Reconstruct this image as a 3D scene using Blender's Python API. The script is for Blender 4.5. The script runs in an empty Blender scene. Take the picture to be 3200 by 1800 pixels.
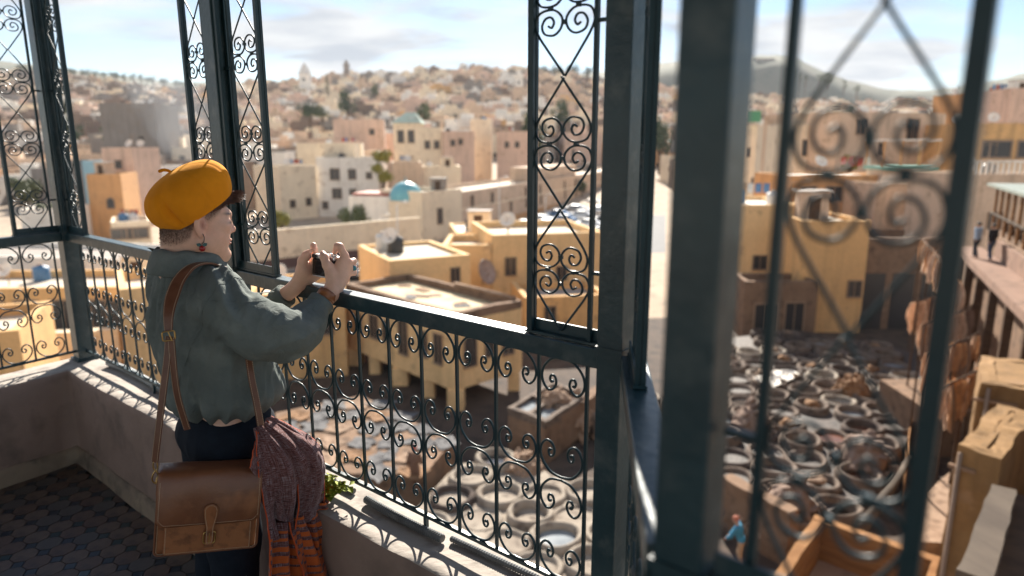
import bpy, bmesh, math, random
import numpy as np
from mathutils import Vector, Matrix

R = math.radians
sc = bpy.context.scene
col = sc.collection

# ------------------------------------------------------------------ camera
EYE = 1.72
FPX = 2133.0                      # focal length in pixels of a 3200 px wide frame
PITCH = math.atan(455 / FPX)
cam = bpy.data.cameras.new('camera')
cam.lens = 24.0
cam.sensor_width = 36.0
cam.clip_start = 0.05
cam.clip_end = 9000
cam.dof.use_dof = True
cam.dof.focus_distance = 2.12
cam.dof.aperture_fstop = 1.8
camo = bpy.data.objects.new('camera', cam)
col.objects.link(camo)
camo.location = (0, 0, EYE)
camo.rotation_euler = (math.pi / 2 - PITCH, 0, 0)
sc.camera = camo

# ------------------------------------------------------------------ world
SUN_AZ, SUN_EL = R(1), R(31)
world = bpy.data.worlds.new('World')
sc.world = world
world.use_nodes = True
wn, wl = world.node_tree.nodes, world.node_tree.links
wn.clear()
w_out = wn.new('ShaderNodeOutputWorld')
w_bg = wn.new('ShaderNodeBackground')
w_sky = wn.new('ShaderNodeTexSky')
w_sky.sky_type = 'NISHITA'
w_sky.sun_disc = False
w_sky.sun_elevation = SUN_EL
w_sky.sun_rotation = SUN_AZ
w_sky.altitude = 400
w_sky.air_density = 1.0
w_sky.dust_density = 0.15
w_sky.ozone_density = 3.0
w_tc = wn.new('ShaderNodeTexCoord')
w_sep = wn.new('ShaderNodeSeparateXYZ')
wl.new(w_tc.outputs['Generated'], w_sep.inputs[0])
w_add = wn.new('ShaderNodeMath'); w_add.operation = 'MAXIMUM'; w_add.inputs[1].default_value = 0.0
wl.new(w_sep.outputs['Z'], w_add.inputs[0])
w_add2 = wn.new('ShaderNodeMath'); w_add2.operation = 'ADD'; w_add2.inputs[1].default_value = 0.16
wl.new(w_add.outputs[0], w_add2.inputs[0])
w_dx = wn.new('ShaderNodeMath'); w_dx.operation = 'DIVIDE'
w_dy = wn.new('ShaderNodeMath'); w_dy.operation = 'DIVIDE'
wl.new(w_sep.outputs['X'], w_dx.inputs[0]); wl.new(w_add2.outputs[0], w_dx.inputs[1])
wl.new(w_sep.outputs['Y'], w_dy.inputs[0]); wl.new(w_add2.outputs[0], w_dy.inputs[1])
w_comb = wn.new('ShaderNodeCombineXYZ')
wl.new(w_dx.outputs[0], w_comb.inputs[0]); wl.new(w_dy.outputs[0], w_comb.inputs[1])
w_map = wn.new('ShaderNodeMapping')
w_map.inputs['Location'].default_value = (2.3, 0.9, 0.4)
w_map.inputs['Scale'].default_value = (0.62, 0.95, 1)
wl.new(w_comb.outputs[0], w_map.inputs[0])
w_noise = wn.new('ShaderNodeTexNoise')
w_noise.inputs['Scale'].default_value = 1.25
w_noise.inputs['Detail'].default_value = 8
w_noise.inputs['Roughness'].default_value = 0.58
w_noise.inputs['Distortion'].default_value = 0.25
wl.new(w_map.outputs[0], w_noise.inputs['Vector'])
w_ramp = wn.new('ShaderNodeValToRGB')
w_ramp.color_ramp.elements[0].position = 0.45
w_ramp.color_ramp.elements[0].color = (0, 0, 0, 1)
w_ramp.color_ramp.elements[1].position = 0.575
w_ramp.color_ramp.elements[1].color = (1, 1, 1, 1)
wl.new(w_noise.outputs['Fac'], w_ramp.inputs[0])
# cloud shading: brighter tops, greyer hearts
w_noise2 = wn.new('ShaderNodeTexNoise')
w_noise2.inputs['Scale'].default_value = 3.4
w_noise2.inputs['Detail'].default_value = 6
wl.new(w_map.outputs[0], w_noise2.inputs['Vector'])
w_ramp2 = wn.new('ShaderNodeValToRGB')
w_ramp2.color_ramp.elements[0].position = 0.35
w_ramp2.color_ramp.elements[0].color = (3.9, 4.35, 4.95, 1)
w_ramp2.color_ramp.elements[1].position = 0.62
w_ramp2.color_ramp.elements[1].color = (6.3, 6.45, 6.6, 1)
wl.new(w_noise2.outputs['Fac'], w_ramp2.inputs[0])
w_mix = wn.new('ShaderNodeMixRGB')
wl.new(w_ramp.outputs[0], w_mix.inputs['Fac'])
wl.new(w_sky.outputs[0], w_mix.inputs['Color1'])
wl.new(w_ramp2.outputs[0], w_mix.inputs['Color2'])
wl.new(w_mix.outputs[0], w_bg.inputs['Color'])
w_bg.inputs['Strength'].default_value = 0.05
wl.new(w_bg.outputs[0], w_out.inputs['Surface'])

# ------------------------------------------------------------------ sun
sun = bpy.data.lights.new('sun', 'SUN')
sun.energy = 5.0
sun.angle = R(0.5)
sun.color = (1.0, 0.93, 0.82)
suno = bpy.data.objects.new('sun', sun)
col.objects.link(suno)
sdir = Vector((math.sin(SUN_AZ) * math.cos(SUN_EL), math.cos(SUN_AZ) * math.cos(SUN_EL), math.sin(SUN_EL)))
suno.rotation_euler = sdir.to_track_quat('Z', 'Y').to_euler()
suno.location = (0, 30, 60)

sc.view_settings.view_transform = 'Standard'
sc.view_settings.look = 'None'
sc.view_settings.exposure = 1.5
sc.view_settings.gamma = 1.0
sc.cycles.use_denoising = True
sc.cycles.max_bounces = 7
sc.cycles.diffuse_bounces = 5
sc.cycles.glossy_bounces = 3
sc.cycles.transparent_max_bounces = 6
sc.cycles.sample_clamp_indirect = 6.0
sc.cycles.sample_clamp_direct = 12.0

# ------------------------------------------------------------------ helpers
rng = random.Random(7)


def ray(u, v):
    x = (u - 1600) / FPX
    y = -(v - 900) / FPX
    return Vector((x, math.cos(PITCH) + y * math.sin(PITCH), -math.sin(PITCH) + y * math.cos(PITCH)))


def at(u, v, Y):
    """surveyed point: the sight line through (u, v) of the 3200x1800 picture, Y metres out"""
    r = ray(u, v)
    return Vector((r.x * Y / r.y, Y, EYE + r.z * Y / r.y))


def gp(u, v, z):
    r = ray(u, v)
    k = (z - EYE) / r.z
    return Vector((r.x * k, r.y * k, z))


def tag(o, label=None, cat=None, group=None, kind=None):
    if label: o['label'] = label
    if cat: o['category'] = cat
    if group: o['group'] = group
    if kind: o['kind'] = kind
    return o


def empty(name, loc=(0, 0, 0), rz=0.0, label=None, cat=None, group=None):
    o = bpy.data.objects.new(name, None)
    o.empty_display_size = 0.1
    col.objects.link(o)
    o.location = loc
    o.rotation_euler = (0, 0, rz)
    return tag(o, label, cat, group)


def link_mesh(name, me, mat=None, parent=None):
    o = bpy.data.objects.new(name, me)
    col.objects.link(o)
    if mat is not None and not me.materials:
        me.materials.append(mat)
    if parent is not None:
        o.parent = parent
    return o


def set_mat(o, mat):
    o.material_slots[0].link = 'OBJECT'
    o.material_slots[0].material = mat


def copy_tree(o, parent=None):
    c = o.copy()
    col.objects.link(c)
    c.parent = parent
    for ch in o.children:
        copy_tree(ch, c)
    return c


class MB:
    """collects shapes into one mesh"""
    def __init__(s):
        s.v, s.f, s.m, s.uv = [], [], [], {}
        s.mi = 0

    def face(s, idx):
        s.f.append(tuple(idx)); s.m.append(s.mi)

    def box(s, x0, x1, y0, y1, z0, z1, M=None):
        b = len(s.v)
        pts = [(x0, y0, z0), (x1, y0, z0), (x1, y1, z0), (x0, y1, z0), (x0, y0, z1), (x1, y0, z1), (x1, y1, z1), (x0, y1, z1)]
        s.v += [tuple(M @ Vector(p)) if M else p for p in pts]
        for q in ((0, 3, 2, 1), (4, 5, 6, 7), (0, 1, 5, 4), (1, 2, 6, 5), (2, 3, 7, 6), (3, 0, 4, 7)):
            s.face([b + i for i in q])
        return s

    def bar(s, a, b, w, h=None, up=(0, 0, 1)):
        h = h or w
        a, b = Vector(a), Vector(b)
        d = (b - a)
        L = d.length
        d.normalize()
        upv = Vector(up)
        if abs(d.dot(upv)) > 0.95:
            upv = Vector((0, 1, 0)) if abs(d.y) < .9 else Vector((1, 0, 0))
        x = d.cross(upv).normalized()
        z = x.cross(d).normalized()
        M = Matrix((( x.x, d.x, z.x, a.x), (x.y, d.y, z.y, a.y), (x.z, d.z, z.z, a.z), (0, 0, 0, 1)))
        return s.box(-w / 2, w / 2, 0, L, -h / 2, h / 2, M)

    def prism(s, poly, z0, z1):
        b = len(s.v); n = len(poly)
        s.v += [(p[0], p[1], z0) for p in poly] + [(p[0], p[1], z1) for p in poly]
        for i in range(n):
            j = (i + 1) % n
            s.face([b + i, b + j, b + n + j, b + n + i])
        s.face([b + i for i in reversed(range(n))])
        s.face([b + n + i for i in range(n)])
        return s

    def tube(s, pts, rad, n=8, cap=True, closed=False, flat=1.0, up=None):
        """swept tube; rad: number or list; flat: squash along the local second axis"""
        pts = [Vector(p) for p in pts]
        m = len(pts)
        rads = rad if isinstance(rad, (list, tuple)) else [rad] * m
        b0 = len(s.v)
        nrm = None
        for i, p in enumerate(pts):
            if closed:
                t = (pts[(i + 1) % m] - pts[i - 1])
            else:
                t = pts[min(i + 1, m - 1)] - pts[max(i - 1, 0)]
            if t.length < 1e-9: t = Vector((0, 0, 1))
            t.normalize()
            if up is not None:
                nrm = Vector(up) - t * t.dot(Vector(up))
            elif nrm is None:
                a = Vector((0, 0, 1)) if abs(t.z) < .9 else Vector((1, 0, 0))
                nrm = a - t * t.dot(a)
            else:
                nrm = nrm - t * t.dot(nrm)
            if nrm.length < 1e-6:
                nrm = t.orthogonal()
            nrm.normalize()
            bn = t.cross(nrm)
            for k in range(n):
                a = 2 * math.pi * k / n
                s.v.append(tuple(p + (nrm * math.cos(a) * flat + bn * math.sin(a)) * rads[i]))
        mm = m if closed else m - 1
        for i in range(mm):
            i2 = (i + 1) % m
            for k in range(n):
                k2 = (k + 1) % n
                s.face([b0 + i * n + k, b0 + i * n + k2, b0 + i2 * n + k2, b0 + i2 * n + k])
        if cap and not closed:
            s.face([b0 + k for k in reversed(range(n))])
            s.face([b0 + (m - 1) * n + k for k in range(n)])
        return s

    def lathe(s, prof, n=24, c=(0, 0, 0), M=None, sx=1.0, sy=1.0, cap=True):
        b = len(s.v)
        for r_, z in prof:
            for k in range(n):
                a = 2 * math.pi * k / n
                p = Vector((c[0] + r_ * math.cos(a) * sx, c[1] + r_ * math.sin(a) * sy, c[2] + z))
                s.v.append(tuple(M @ p) if M else tuple(p))
        for i in range(len(prof) - 1):
            for k in range(n):
                k2 = (k + 1) % n
                s.face([b + i * n + k, b + i * n + k2, b + (i + 1) * n + k2, b + (i + 1) * n + k])
        if cap:
            s.face([b + k for k in reversed(range(n))])
            e = b + (len(prof) - 1) * n
            s.face([e + k for k in range(n)])
        return s

    def grid(s, P, wrap_u=False):
        """P[i][j] points"""
        b = len(s.v); ni, nj = len(P), len(P[0])
        for row in P: s.v += [tuple(p) for p in row]
        for i in range(ni - 1):
            for j in range(nj if wrap_u else nj - 1):
                j2 = (j + 1) % nj
                s.face([b + i * nj + j, b + i * nj + j2, b + (i + 1) * nj + j2, b + (i + 1) * nj + j])
        return s

    def mesh(s, name, mats=None, smooth=False):
        me = bpy.data.meshes.new(name)
        me.from_pydata(s.v, [], s.f)
        if mats:
            for mt in (mats if isinstance(mats, (list, tuple)) else [mats]):
                me.materials.append(mt)
        if any(s.m):
            me.polygons.foreach_set('material_index', s.m)
        if smooth:
            me.polygons.foreach_set('use_smooth', [True] * len(s.f))
        me.update()
        return me

    def build(s, name, mats=None, parent=None, smooth=False):
        return link_mesh(name, s.mesh(name, mats, smooth), None, parent)


def bevel(o, w, seg=2, angle=40):
    md = o.modifiers.new('bevel', 'BEVEL')
    md.width = w; md.segments = seg; md.limit_method = 'ANGLE'; md.angle_limit = R(angle)
    return o


def catmull(P, n=6, closed=False):
    P = [Vector(p) for p in P]
    out = []
    m = len(P)
    for i in range(m if closed else m - 1):
        if closed:
            p0, p1, p2, p3 = P[i - 1], P[i], P[(i + 1) % m], P[(i + 2) % m]
        else:
            p0, p1, p2, p3 = P[max(i - 1, 0)], P[i], P[i + 1], P[min(i + 2, m - 1)]
        for k in range(n):
            t = k / n
            out.append(0.5 * ((2 * p1) + (p2 - p0) * t + (2 * p0 - 5 * p1 + 4 * p2 - p3) * t * t + (3 * p1 - p0 - 3 * p2 + p3) * t ** 3))
    if not closed: out.append(P[-1])
    return out


# ------------------------------------------------------------------ materials
def mat(name, c, rough=0.8, c2=None, scale=3.0, bump=0.0, bscale=None, metal=0.0, spec=0.5, detail=5, lo=.35, hi=.65, stretch=None, coords='Object', c3=None, s3=None):
    m = bpy.data.materials.new(name)
    m.use_nodes = True
    nt = m.node_tree
    N, L = nt.nodes, nt.links
    b = N['Principled BSDF']
    b.inputs['Roughness'].default_value = rough
    b.inputs['Metallic'].default_value = metal
    b.inputs['Specular IOR Level'].default_value = spec
    b.inputs['Base Color'].default_value = (*c, 1)
    if c2 is None and bump == 0: return m
    tc = N.new('ShaderNodeTexCoord')
    src = tc.outputs[coords]
    if stretch:
        mp = N.new('ShaderNodeMapping'); mp.inputs['Scale'].default_value = stretch
        L.new(src, mp.inputs[0]); src = mp.outputs[0]
    if c2 is not None:
        nz = N.new('ShaderNodeTexNoise'); nz.inputs['Scale'].default_value = scale; nz.inputs['Detail'].default_value = detail
        nz.inputs['Roughness'].default_value = .6
        L.new(src, nz.inputs['Vector'])
        rp = N.new('ShaderNodeValToRGB')
        rp.color_ramp.elements[0].position = lo; rp.color_ramp.elements[0].color = (*c, 1)
        rp.color_ramp.elements[1].position = hi; rp.color_ramp.elements[1].color = (*c2, 1)
        L.new(nz.outputs['Fac'], rp.inputs[0])
        outc = rp.outputs[0]
        if c3 is not None:
            n3 = N.new('ShaderNodeTexNoise'); n3.inputs['Scale'].default_value = s3 or scale * 4; n3.inputs['Detail'].default_value = 6
            L.new(src, n3.inputs['Vector'])
            r3 = N.new('ShaderNodeValToRGB')
            r3.color_ramp.elements[0].position = .52; r3.color_ramp.elements[0].color = (0, 0, 0, 1)
            r3.color_ramp.elements[1].position = .72; r3.color_ramp.elements[1].color = (1, 1, 1, 1)
            L.new(n3.outputs['Fac'], r3.inputs[0])
            mx = N.new('ShaderNodeMixRGB'); mx.inputs['Color2'].default_value = (*c3, 1)
            L.new(r3.outputs[0], mx.inputs['Fac']); L.new(outc, mx.inputs['Color1'])
            outc = mx.outputs[0]
        L.new(outc, b.inputs['Base Color'])
    if bump:
        nb = N.new('ShaderNodeTexNoise'); nb.inputs['Scale'].default_value = bscale or scale * 5; nb.inputs['Detail'].default_value = 6
        L.new(src, nb.inputs['Vector'])
        bp = N.new('ShaderNodeBump'); bp.inputs['Strength'].default_value = 1.0; bp.inputs['Distance'].default_value = bump
        L.new(nb.outputs['Fac'], bp.inputs['Height'])
        L.new(bp.outputs[0], b.inputs['Normal'])
    return m


def plaster(name, c, k=.62, patch=None):
    """old lime plaster: blotches, rain streaks running down, flaked patches"""
    m = bpy.data.materials.new(name); m.use_nodes = True
    N, L = m.node_tree.nodes, m.node_tree.links
    b = N['Principled BSDF']; b.inputs['Roughness'].default_value = .92; b.inputs['Specular IOR Level'].default_value = .25
    tc = N.new('ShaderNodeTexCoord')
    oi = N.new('ShaderNodeObjectInfo')
    off = N.new('ShaderNodeVectorMath'); off.operation = 'MULTIPLY_ADD'
    L.new(oi.outputs['Random'], off.inputs[0]); off.inputs[1].default_value = (37, 53, 71); L.new(tc.outputs['Object'], off.inputs[2])
    def noise(scale, st=None, det=6, rough=.62):
        n = N.new('ShaderNodeTexNoise'); n.inputs['Scale'].default_value = scale; n.inputs['Detail'].default_value = det; n.inputs['Roughness'].default_value = rough
        if st:
            mp = N.new('ShaderNodeMapping'); mp.inputs['Scale'].default_value = st; L.new(off.outputs[0], mp.inputs[0]); L.new(mp.outputs[0], n.inputs['Vector'])
        else: L.new(off.outputs[0], n.inputs['Vector'])
        return n.outputs['Fac']
    def ramp(src, p0, p1, c0, c1):
        r_ = N.new('ShaderNodeValToRGB'); e = r_.color_ramp.elements
        e[0].position = p0; e[0].color = (*c0, 1); e[1].position = p1; e[1].color = (*c1, 1)
        L.new(src, r_.inputs[0]); return r_.outputs[0]
    base = ramp(noise(.28), .35, .68, c, tuple(x * .84 for x in c))
    d = tuple(k * x for x in c)
    streak = ramp(noise(1.0, (1.3, 1.3, .13)), .50, .74, (0, 0, 0), (1, 1, 1))
    flake = ramp(noise(.75, None, 9, .7), .57, .63, (0, 0, 0), (1, 1, 1))
    m1 = N.new('ShaderNodeMixRGB'); L.new(streak, m1.inputs['Fac']); L.new(base, m1.inputs['Color1']); m1.inputs['Color2'].default_value = (*d, 1)
    m2 = N.new('ShaderNodeMixRGB'); L.new(flake, m2.inputs['Fac']); L.new(m1.outputs[0], m2.inputs['Color1'])
    pc_ = patch or (.5 * c[0] + .12, .5 * c[1] + .075, .5 * c[2] + .045)
    m2.inputs['Color2'].default_value = (*pc_, 1)
    fine = ramp(noise(5.0), .3, .7, (.9, .9, .9), (1.08, 1.08, 1.08))
    m3 = N.new('ShaderNodeMixRGB'); m3.blend_type = 'MULTIPLY'; m3.inputs['Fac'].default_value = 1; L.new(m2.outputs[0], m3.inputs['Color1']); L.new(fine, m3.inputs['Color2'])
    L.new(m3.outputs[0], b.inputs['Base Color'])
    bp = N.new('ShaderNodeBump'); bp.inputs['Distance'].default_value = .03; L.new(noise(3.5), bp.inputs['Height']); L.new(bp.outputs[0], b.inputs['Normal'])
    return m


M = {}
M['sand'] = plaster('plaster_sand', (.68, .50, .36))
M['cream'] = plaster('plaster_cream', (.84, .70, .52), .80)
M['white'] = plaster('plaster_white', (.86, .80, .72), .72)
M['pink'] = plaster('plaster_pink', (.70, .50, .39))
M['ochre'] = plaster('plaster_ochre', (.76, .46, .205), .6)
M['yellow'] = plaster('plaster_yellow', (.87, .58, .29), .72)
M['grey'] = plaster('plaster_grey', (.30, .26, .23))
M['umber'] = plaster('plaster_umber_shaded', (.26, .185, .14))  # dark brown standing in for house fronts in shade
M['brick'] = plaster('plaster_brick', (.62, .34, .155))
M['roof_light'] = mat('roof_light', (.58, .50, .40), .9, (.50, .42, .33), .5, c3=(.34, .28, .22), s3=1.5)
M['roof_grey'] = mat('roof_grey', (.36, .31, .27), .9, (.29, .25, .22), .6)
M['glass'] = mat('window_dark', (.035, .033, .035), .25)
M['frame'] = mat('window_frame', (.30, .20, .13), .7)
M['turq'] = mat('dome_turquoise', (.17, .44, .49), .45, (.14, .38, .45), 1.2)
M['greenroof'] = mat('tile_green', (.20, .38, .30), .5, (.16, .31, .25), 1.5)
M['redroof'] = mat('tile_red', (.40, .12, .07), .7, (.34, .10, .06), 1.0)
M['blue'] = mat('paint_blue', (.32, .52, .60), .8, (.28, .46, .55), .5)
M['asphalt'] = mat('asphalt', (.15, .148, .15), .9, (.12, .12, .122), .8, bump=.01)
M['earth'] = mat('earth', (.42, .32, .23), .95, (.33, .25, .18), .12, c3=(.20, .16, .12), s3=.6)
M['hillgreen'] = mat('hill_scrub', (.085, .10, .065), .95, (.14, .13, .09), .02, c3=(.06, .08, .05), s3=.08)

# ================================================================== TERRAIN
G = EYE - 13.0


def lerp_tab(tab, x):
    if x <= tab[0][0]: return tab[0][1]
    for (a, b), (c, d) in zip(tab, tab[1:]):
        if x <= c: return b + (d - b) * (x - a) / (c - a)
    return tab[-1][1]


HT = [(-1.2, 50), (-.65, 48), (-.5, 40), (-.38, 41), (-.3, 44), (-.15, 48), (-.07, 55), (.03, 55), (.12, 46), (.25, 36), (.35, 30), (.5, 27), (.75, 30), (1.2, 34)]


def zt(x, y):
    if y <= 125: return G
    r_ = min((y - 125) / 475.0, 1.12)
    hm = lerp_tab(HT, x / y) + 2.5 * math.sin(x * .021 + 1.3) * math.sin(y * .017)
    k = r_ * r_ * (1.45 - .45 * r_)
    z = G + (hm - G) * (0.42 * r_ + 0.58 * k)
    if y > 640: z -= (y - 640) * .09
    return max(z, G - 2)


mb = MB()
ys = [-70, -20, 10, 40, 70, 100, 125] + [140 + 18 * i for i in range(30)] + [700, 800, 1000, 1400, 1750]
P = []
for y in ys:
    w = max(y, 150) * 1.3
    P.append([(w * (-1 + 2 * j / 60), y, zt(w * (-1 + 2 * j / 60), y) if y < 900 else G - 2) for j in range(61)])
mb.grid(P)
tag(mb.build('ground', M['earth'], smooth=True), kind='structure')

# far hills
hill_prof = [(-1600, 250), (-400, 205), (0, 196), (330, 236), (520, 262), (900, 268), (1700, 255), (2000, 215), (2200, 196), (2335, 188), (2450, 186), (2480, 200), (2560, 238), (2650, 262), (2760, 288), (2900, 288), (3000, 276), (3100, 254), (3200, 232), (3500, 215), (4300, 240)]
hr = random.Random(3)
P = []
YH = 1150.0
for k, (fy, fz) in enumerate([(0.82, .0), (.88, .42), (.94, .8), (1.0, 1.0), (1.06, .92), (1.2, .5), (1.4, 0)]):
    row = []
    for i in range(241):
        u = -1600 + 5900 * i / 240
        x0 = (u - 1600) / 2181 * YH
        h = (445 - lerp_tab(hill_prof, u)) / 2181 * YH
        h = h + (4 * math.sin(u * .013 + k) + 3 * math.sin(u * .041 + 2 * k)) * (0 if k == 3 else 1) + hr.uniform(-1.2, 1.2)
        row.append((x0 * fy, YH * fy, EYE + (-14) + (h + 14) * fz))
    P.append(row)
mb = MB(); mb.grid(P)
tag(mb.build('hills', M['hillgreen'], smooth=True), kind='structure')

# ================================================================== HOUSES
COLS = ['sand', 'cream', 'white', 'pink', 'grey', 'ochre', 'brick', 'umber']
CWORD = {'sand': 'sandy beige', 'cream': 'cream', 'white': 'whitewashed', 'pink': 'pinkish tan', 'grey': 'grey', 'ochre': 'ochre yellow', 'brick': 'brick orange', 'umber': 'shade-darkened brown', 'yellow': 'yellow', 'blue': 'pale blue'}


def box_house(mb, w, d, h, para=.6, th=.3):
    """walls with a parapet rim, no roof slab"""
    b = len(mb.v)
    o = [(-w / 2, 0), (w / 2, 0), (w / 2, d), (-w / 2, d)]
    i_ = [(-w / 2 + th, th), (w / 2 - th, th), (w / 2 - th, d - th), (-w / 2 + th, d - th)]
    for z, ring in ((0, o), (h, o), (h, i_), (h - para, i_)):
        mb.v += [(p[0], p[1], z) for p in ring]
    for lv in range(3):
        for k in range(4):
            k2 = (k + 1) % 4
            mb.face([b + lv * 4 + k, b + lv * 4 + k2, b + lv * 4 + 4 + k2, b + lv * 4 + 4 + k])
    mb.face([b + 3, b + 2, b + 1, b])
    return i_


WIN_CACHE = {}


def win_mesh(w, h, arch=False, shutter=False):
    """a window: dark pane set between a proud frame and a sill; facing -Y, centred"""
    key = (round(w, 2), round(h, 2), arch, shutter)
    if key in WIN_CACHE: return WIN_CACHE[key]
    mb = MB()
    if arch:
        pts = [(-w / 2, -h / 2), (w / 2, -h / 2)] + [(w / 2 * math.cos(a), h / 2 - w / 2 + w / 2 * math.sin(a)) for a in [math.pi * k / 8 for k in range(9)]]
        b = len(mb.v); n = len(pts)
        mb.v += [(p[0], -.02, p[1]) for p in pts] + [(p[0], .1, p[1]) for p in pts]
        mb.face([b + k for k in range(n)])
        for k in range(n):
            k2 = (k + 1) % n
            mb.face([b + k2, b + k, b + n + k, b + n + k2])
        q = [(p[0] * 1.0, -.05, p[1]) for p in pts] + [(-w / 2, -.05, -h / 2)]
        mb.mi = 1
        mb.tube(q, w * .06, 5)
    else:
        mb.box(-w / 2, w / 2, -.02, .1, -h / 2, h / 2)
        mb.mi = 1
        t = max(.06, w * .07)
        mb.box(-w / 2 - t, -w / 2, -.08, .1, -h / 2, h / 2 + t)
        mb.box(w / 2, w / 2 + t, -.08, .1, -h / 2, h / 2 + t)
        mb.box(-w / 2, w / 2, -.08, .1, h / 2, h / 2 + t)
        mb.box(-w / 2 - t, w / 2 + t, -.14, .1, -h / 2 - t, -h / 2)
        if h > .8: mb.box(-.025, .025, -.05, -.021, -h / 2, h / 2)
    me = mb.mesh('window', [M['glass'], M['frame']])
    WIN_CACHE[key] = me
    return me


protos = []
prr = random.Random(21)
for k in range(14):
    w = prr.uniform(6, 13); d = prr.uniform(7, 11); h = prr.uniform(6.5, 11)
    mb = MB()
    box_house(mb, w, d, h, prr.uniform(.4, 1.0))
    hut = prr.random() < .7
    if hut:
        hw = prr.uniform(2.2, 4); hx = prr.uniform(-w / 2 + hw / 2 + .4, w / 2 - hw / 2 - .4)
        mb.box(hx - hw / 2, hx + hw / 2, d * .5, d * .5 + 3, h - 1.2, h + prr.uniform(1.2, 2.6))
    wall = mb.mesh('wall', M['sand'])
    mb = MB(); mb.box(-w / 2 + .302, w / 2 - .302, .302, d - .302, h - 1.3, h - .55)
    roof = mb.mesh('roof', M['roof_light'])
    wins = []
    nst = 2 if h < 8 else 3
    for st in range(nst):
        nz = prr.randint(1, 3)
        zz = 1.9 + st * (h - 1.6) / nst
        for q in range(nz):
            if prr.random() < .75:
                wins.append((-w / 2 + w * (q + .5) / nz + prr.uniform(-.5, .5), zz, prr.choice([.9, 1.1]), prr.choice([1.2, 1.5]), 0))
    if prr.random() < .7: wins.append((d * .4, h * .62, .9, 1.2, 1))
    protos.append((w, d, h, wall, roof, wins, hut))


def place_house(k, x, y, rz, colr, roofc, sz=1.0):
    w, d, h, wall, roof, wins, hut = protos[k]
    z = min(zt(x, y), zt(x, y + d), zt(x - w / 2, y), zt(x + w / 2, y)) - 1.2
    st = 'two-storey' if h < 8 else 'three-storey'
    rw = {'roof_light': 'pale', 'roof_grey': 'grey', 'white': 'white', 'sand': 'tan'}[roofc]
    ns = sum(1 for q in wins if q[4] == 0)
    nw = {0: 'blank front', 1: 'one front window', 2: 'two front windows', 3: 'three front windows', 4: 'four front windows', 5: 'five front windows', 6: 'six front windows', 7: 'seven front windows', 8: 'eight front windows', 9: 'nine front windows'}[ns]
    lab = '%s %s hillside house with %s, %s roof%s' % (CWORD[colr], st, nw, rw, ' and rooftop hut' if hut else '')
    t = empty('hillside_house', (x, y, z), rz, lab, 'house', 'houses on the hillside')
    t.scale = (1, 1, sz)
    o = link_mesh('wall', wall, None, t); set_mat(o, M[colr])
    o = link_mesh('roof', roof, None, t); set_mat(o, M[roofc])
    for (wx, wz, ww, wh, side) in wins:
        o = link_mesh('window', win_mesh(ww, wh), None, t)
        if side == 0: o.location = (wx, 0, wz)
        else:
            o.location = (w / 2 if x < 0 else -w / 2, wx, wz)
            o.rotation_euler = (0, 0, math.pi / 2 if x < 0 else -math.pi / 2)
    return t


# plots kept free for surveyed buildings: (u0, u1, Y0, Y1)
EXCL = [(880, 1260, 108, 150), (1190, 1500, 128, 190), (1420, 2080, 90, 215), (1090, 1460, 80, 118), (60, 470, 88, 140), (1560, 2100, 80, 190),
        (2300, 2480, 110, 150), (2560, 3000, 70, 120), (2950, 3300, 55, 110), (290, 500, 140, 190)]


def blocked(x, y, w, d):
    for (u0, u1, a, b) in EXCL:
        if a < y + d and y < b:
            x0 = (u0 - 1600) / 2181 * (y + d / 2); x1 = (u1 - 1600) / 2181 * (y + d / 2)
            if x0 - w / 2 < x < x1 + w / 2: return True
    return False


cr = random.Random(5)
def pick_col(x, y):
    a = x / y
    if a < -.4:
        return cr.choices(COLS, [4, 3, 2, 2, 6, .25, .3, 5])[0]  # more grey and umber here, so the left slope looks shaded
    return cr.choices(COLS, [6, 6, 5, 3, 3.5, .3, .1, 3])[0]


house_spots = []
y = 132.0
while y < 640:
    x = -.80 * y - cr.uniform(0, 8)
    while x < .80 * y:
        k = cr.randrange(14)
        w, d, h = protos[k][:3]
        x += w / 2
        yy = y + cr.uniform(-2.5, 2.5)
        if not blocked(x, yy, w, d) and cr.random() < .95:
            house_spots.append((k, x, yy, cr.uniform(-.35, .35), pick_col(x, y), cr.choice(['roof_light', 'roof_light', 'roof_grey', 'white', 'white']), cr.uniform(.8, 1.15)))  # white roofs mixed in so that more of them look sunlit
        x += w / 2 + cr.choice([.2, .3, .5, 1.2, 3.0])
    y += 10.5 + cr.uniform(-.6, .6) + max(0, (y - 250) * .012)
N_IND = 290
for s_ in house_spots[:N_IND]: place_house(*s_)

# the rest of the town, too far to count: one mass
mb = MB()
far_mats = [M[c] for c in COLS] + [M['roof_light'], M['roof_grey'], M['glass'], M['hillgreen']]
for (k, x, y, rz, c, rc, sz) in house_spots[N_IND:]:
    w, d, h, _, _, wins, hut = protos[k]
    h *= sz
    z = min(zt(x, y), zt(x, y + d)) - 1.2
    T = Matrix.Translation((x, y, z)) @ Matrix.Rotation(rz, 4, 'Z')
    mb.mi = COLS.index(c)
    b = len(mb.v); box_house(mb, w, d, h, .6)
    if hut: mb.box(-w * .3, w * .1, d * .4, d * .7, h - .5, h + 2)
    for q in range(b, len(mb.v)): mb.v[q] = tuple(T @ Vector(mb.v[q]))
    mb.mi = cr.choice([8, 8, 2, 2, 9])
    mb.box(-w / 2 + .3, w / 2 - .3, .3, d - .3, h - .8, h - .6, T)
    mb.mi = 10
    for (wx, wz, ww, wh, side) in wins:
        if side == 0: mb.box(wx - ww / 2, wx + ww / 2, -.06, .1, wz * sz - wh / 2, wz * sz + wh / 2, T)
tag(mb.build('distant_town', far_mats), 'dense mass of small flat-roofed houses along the far ridge', 'houses', kind='stuff')


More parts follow.
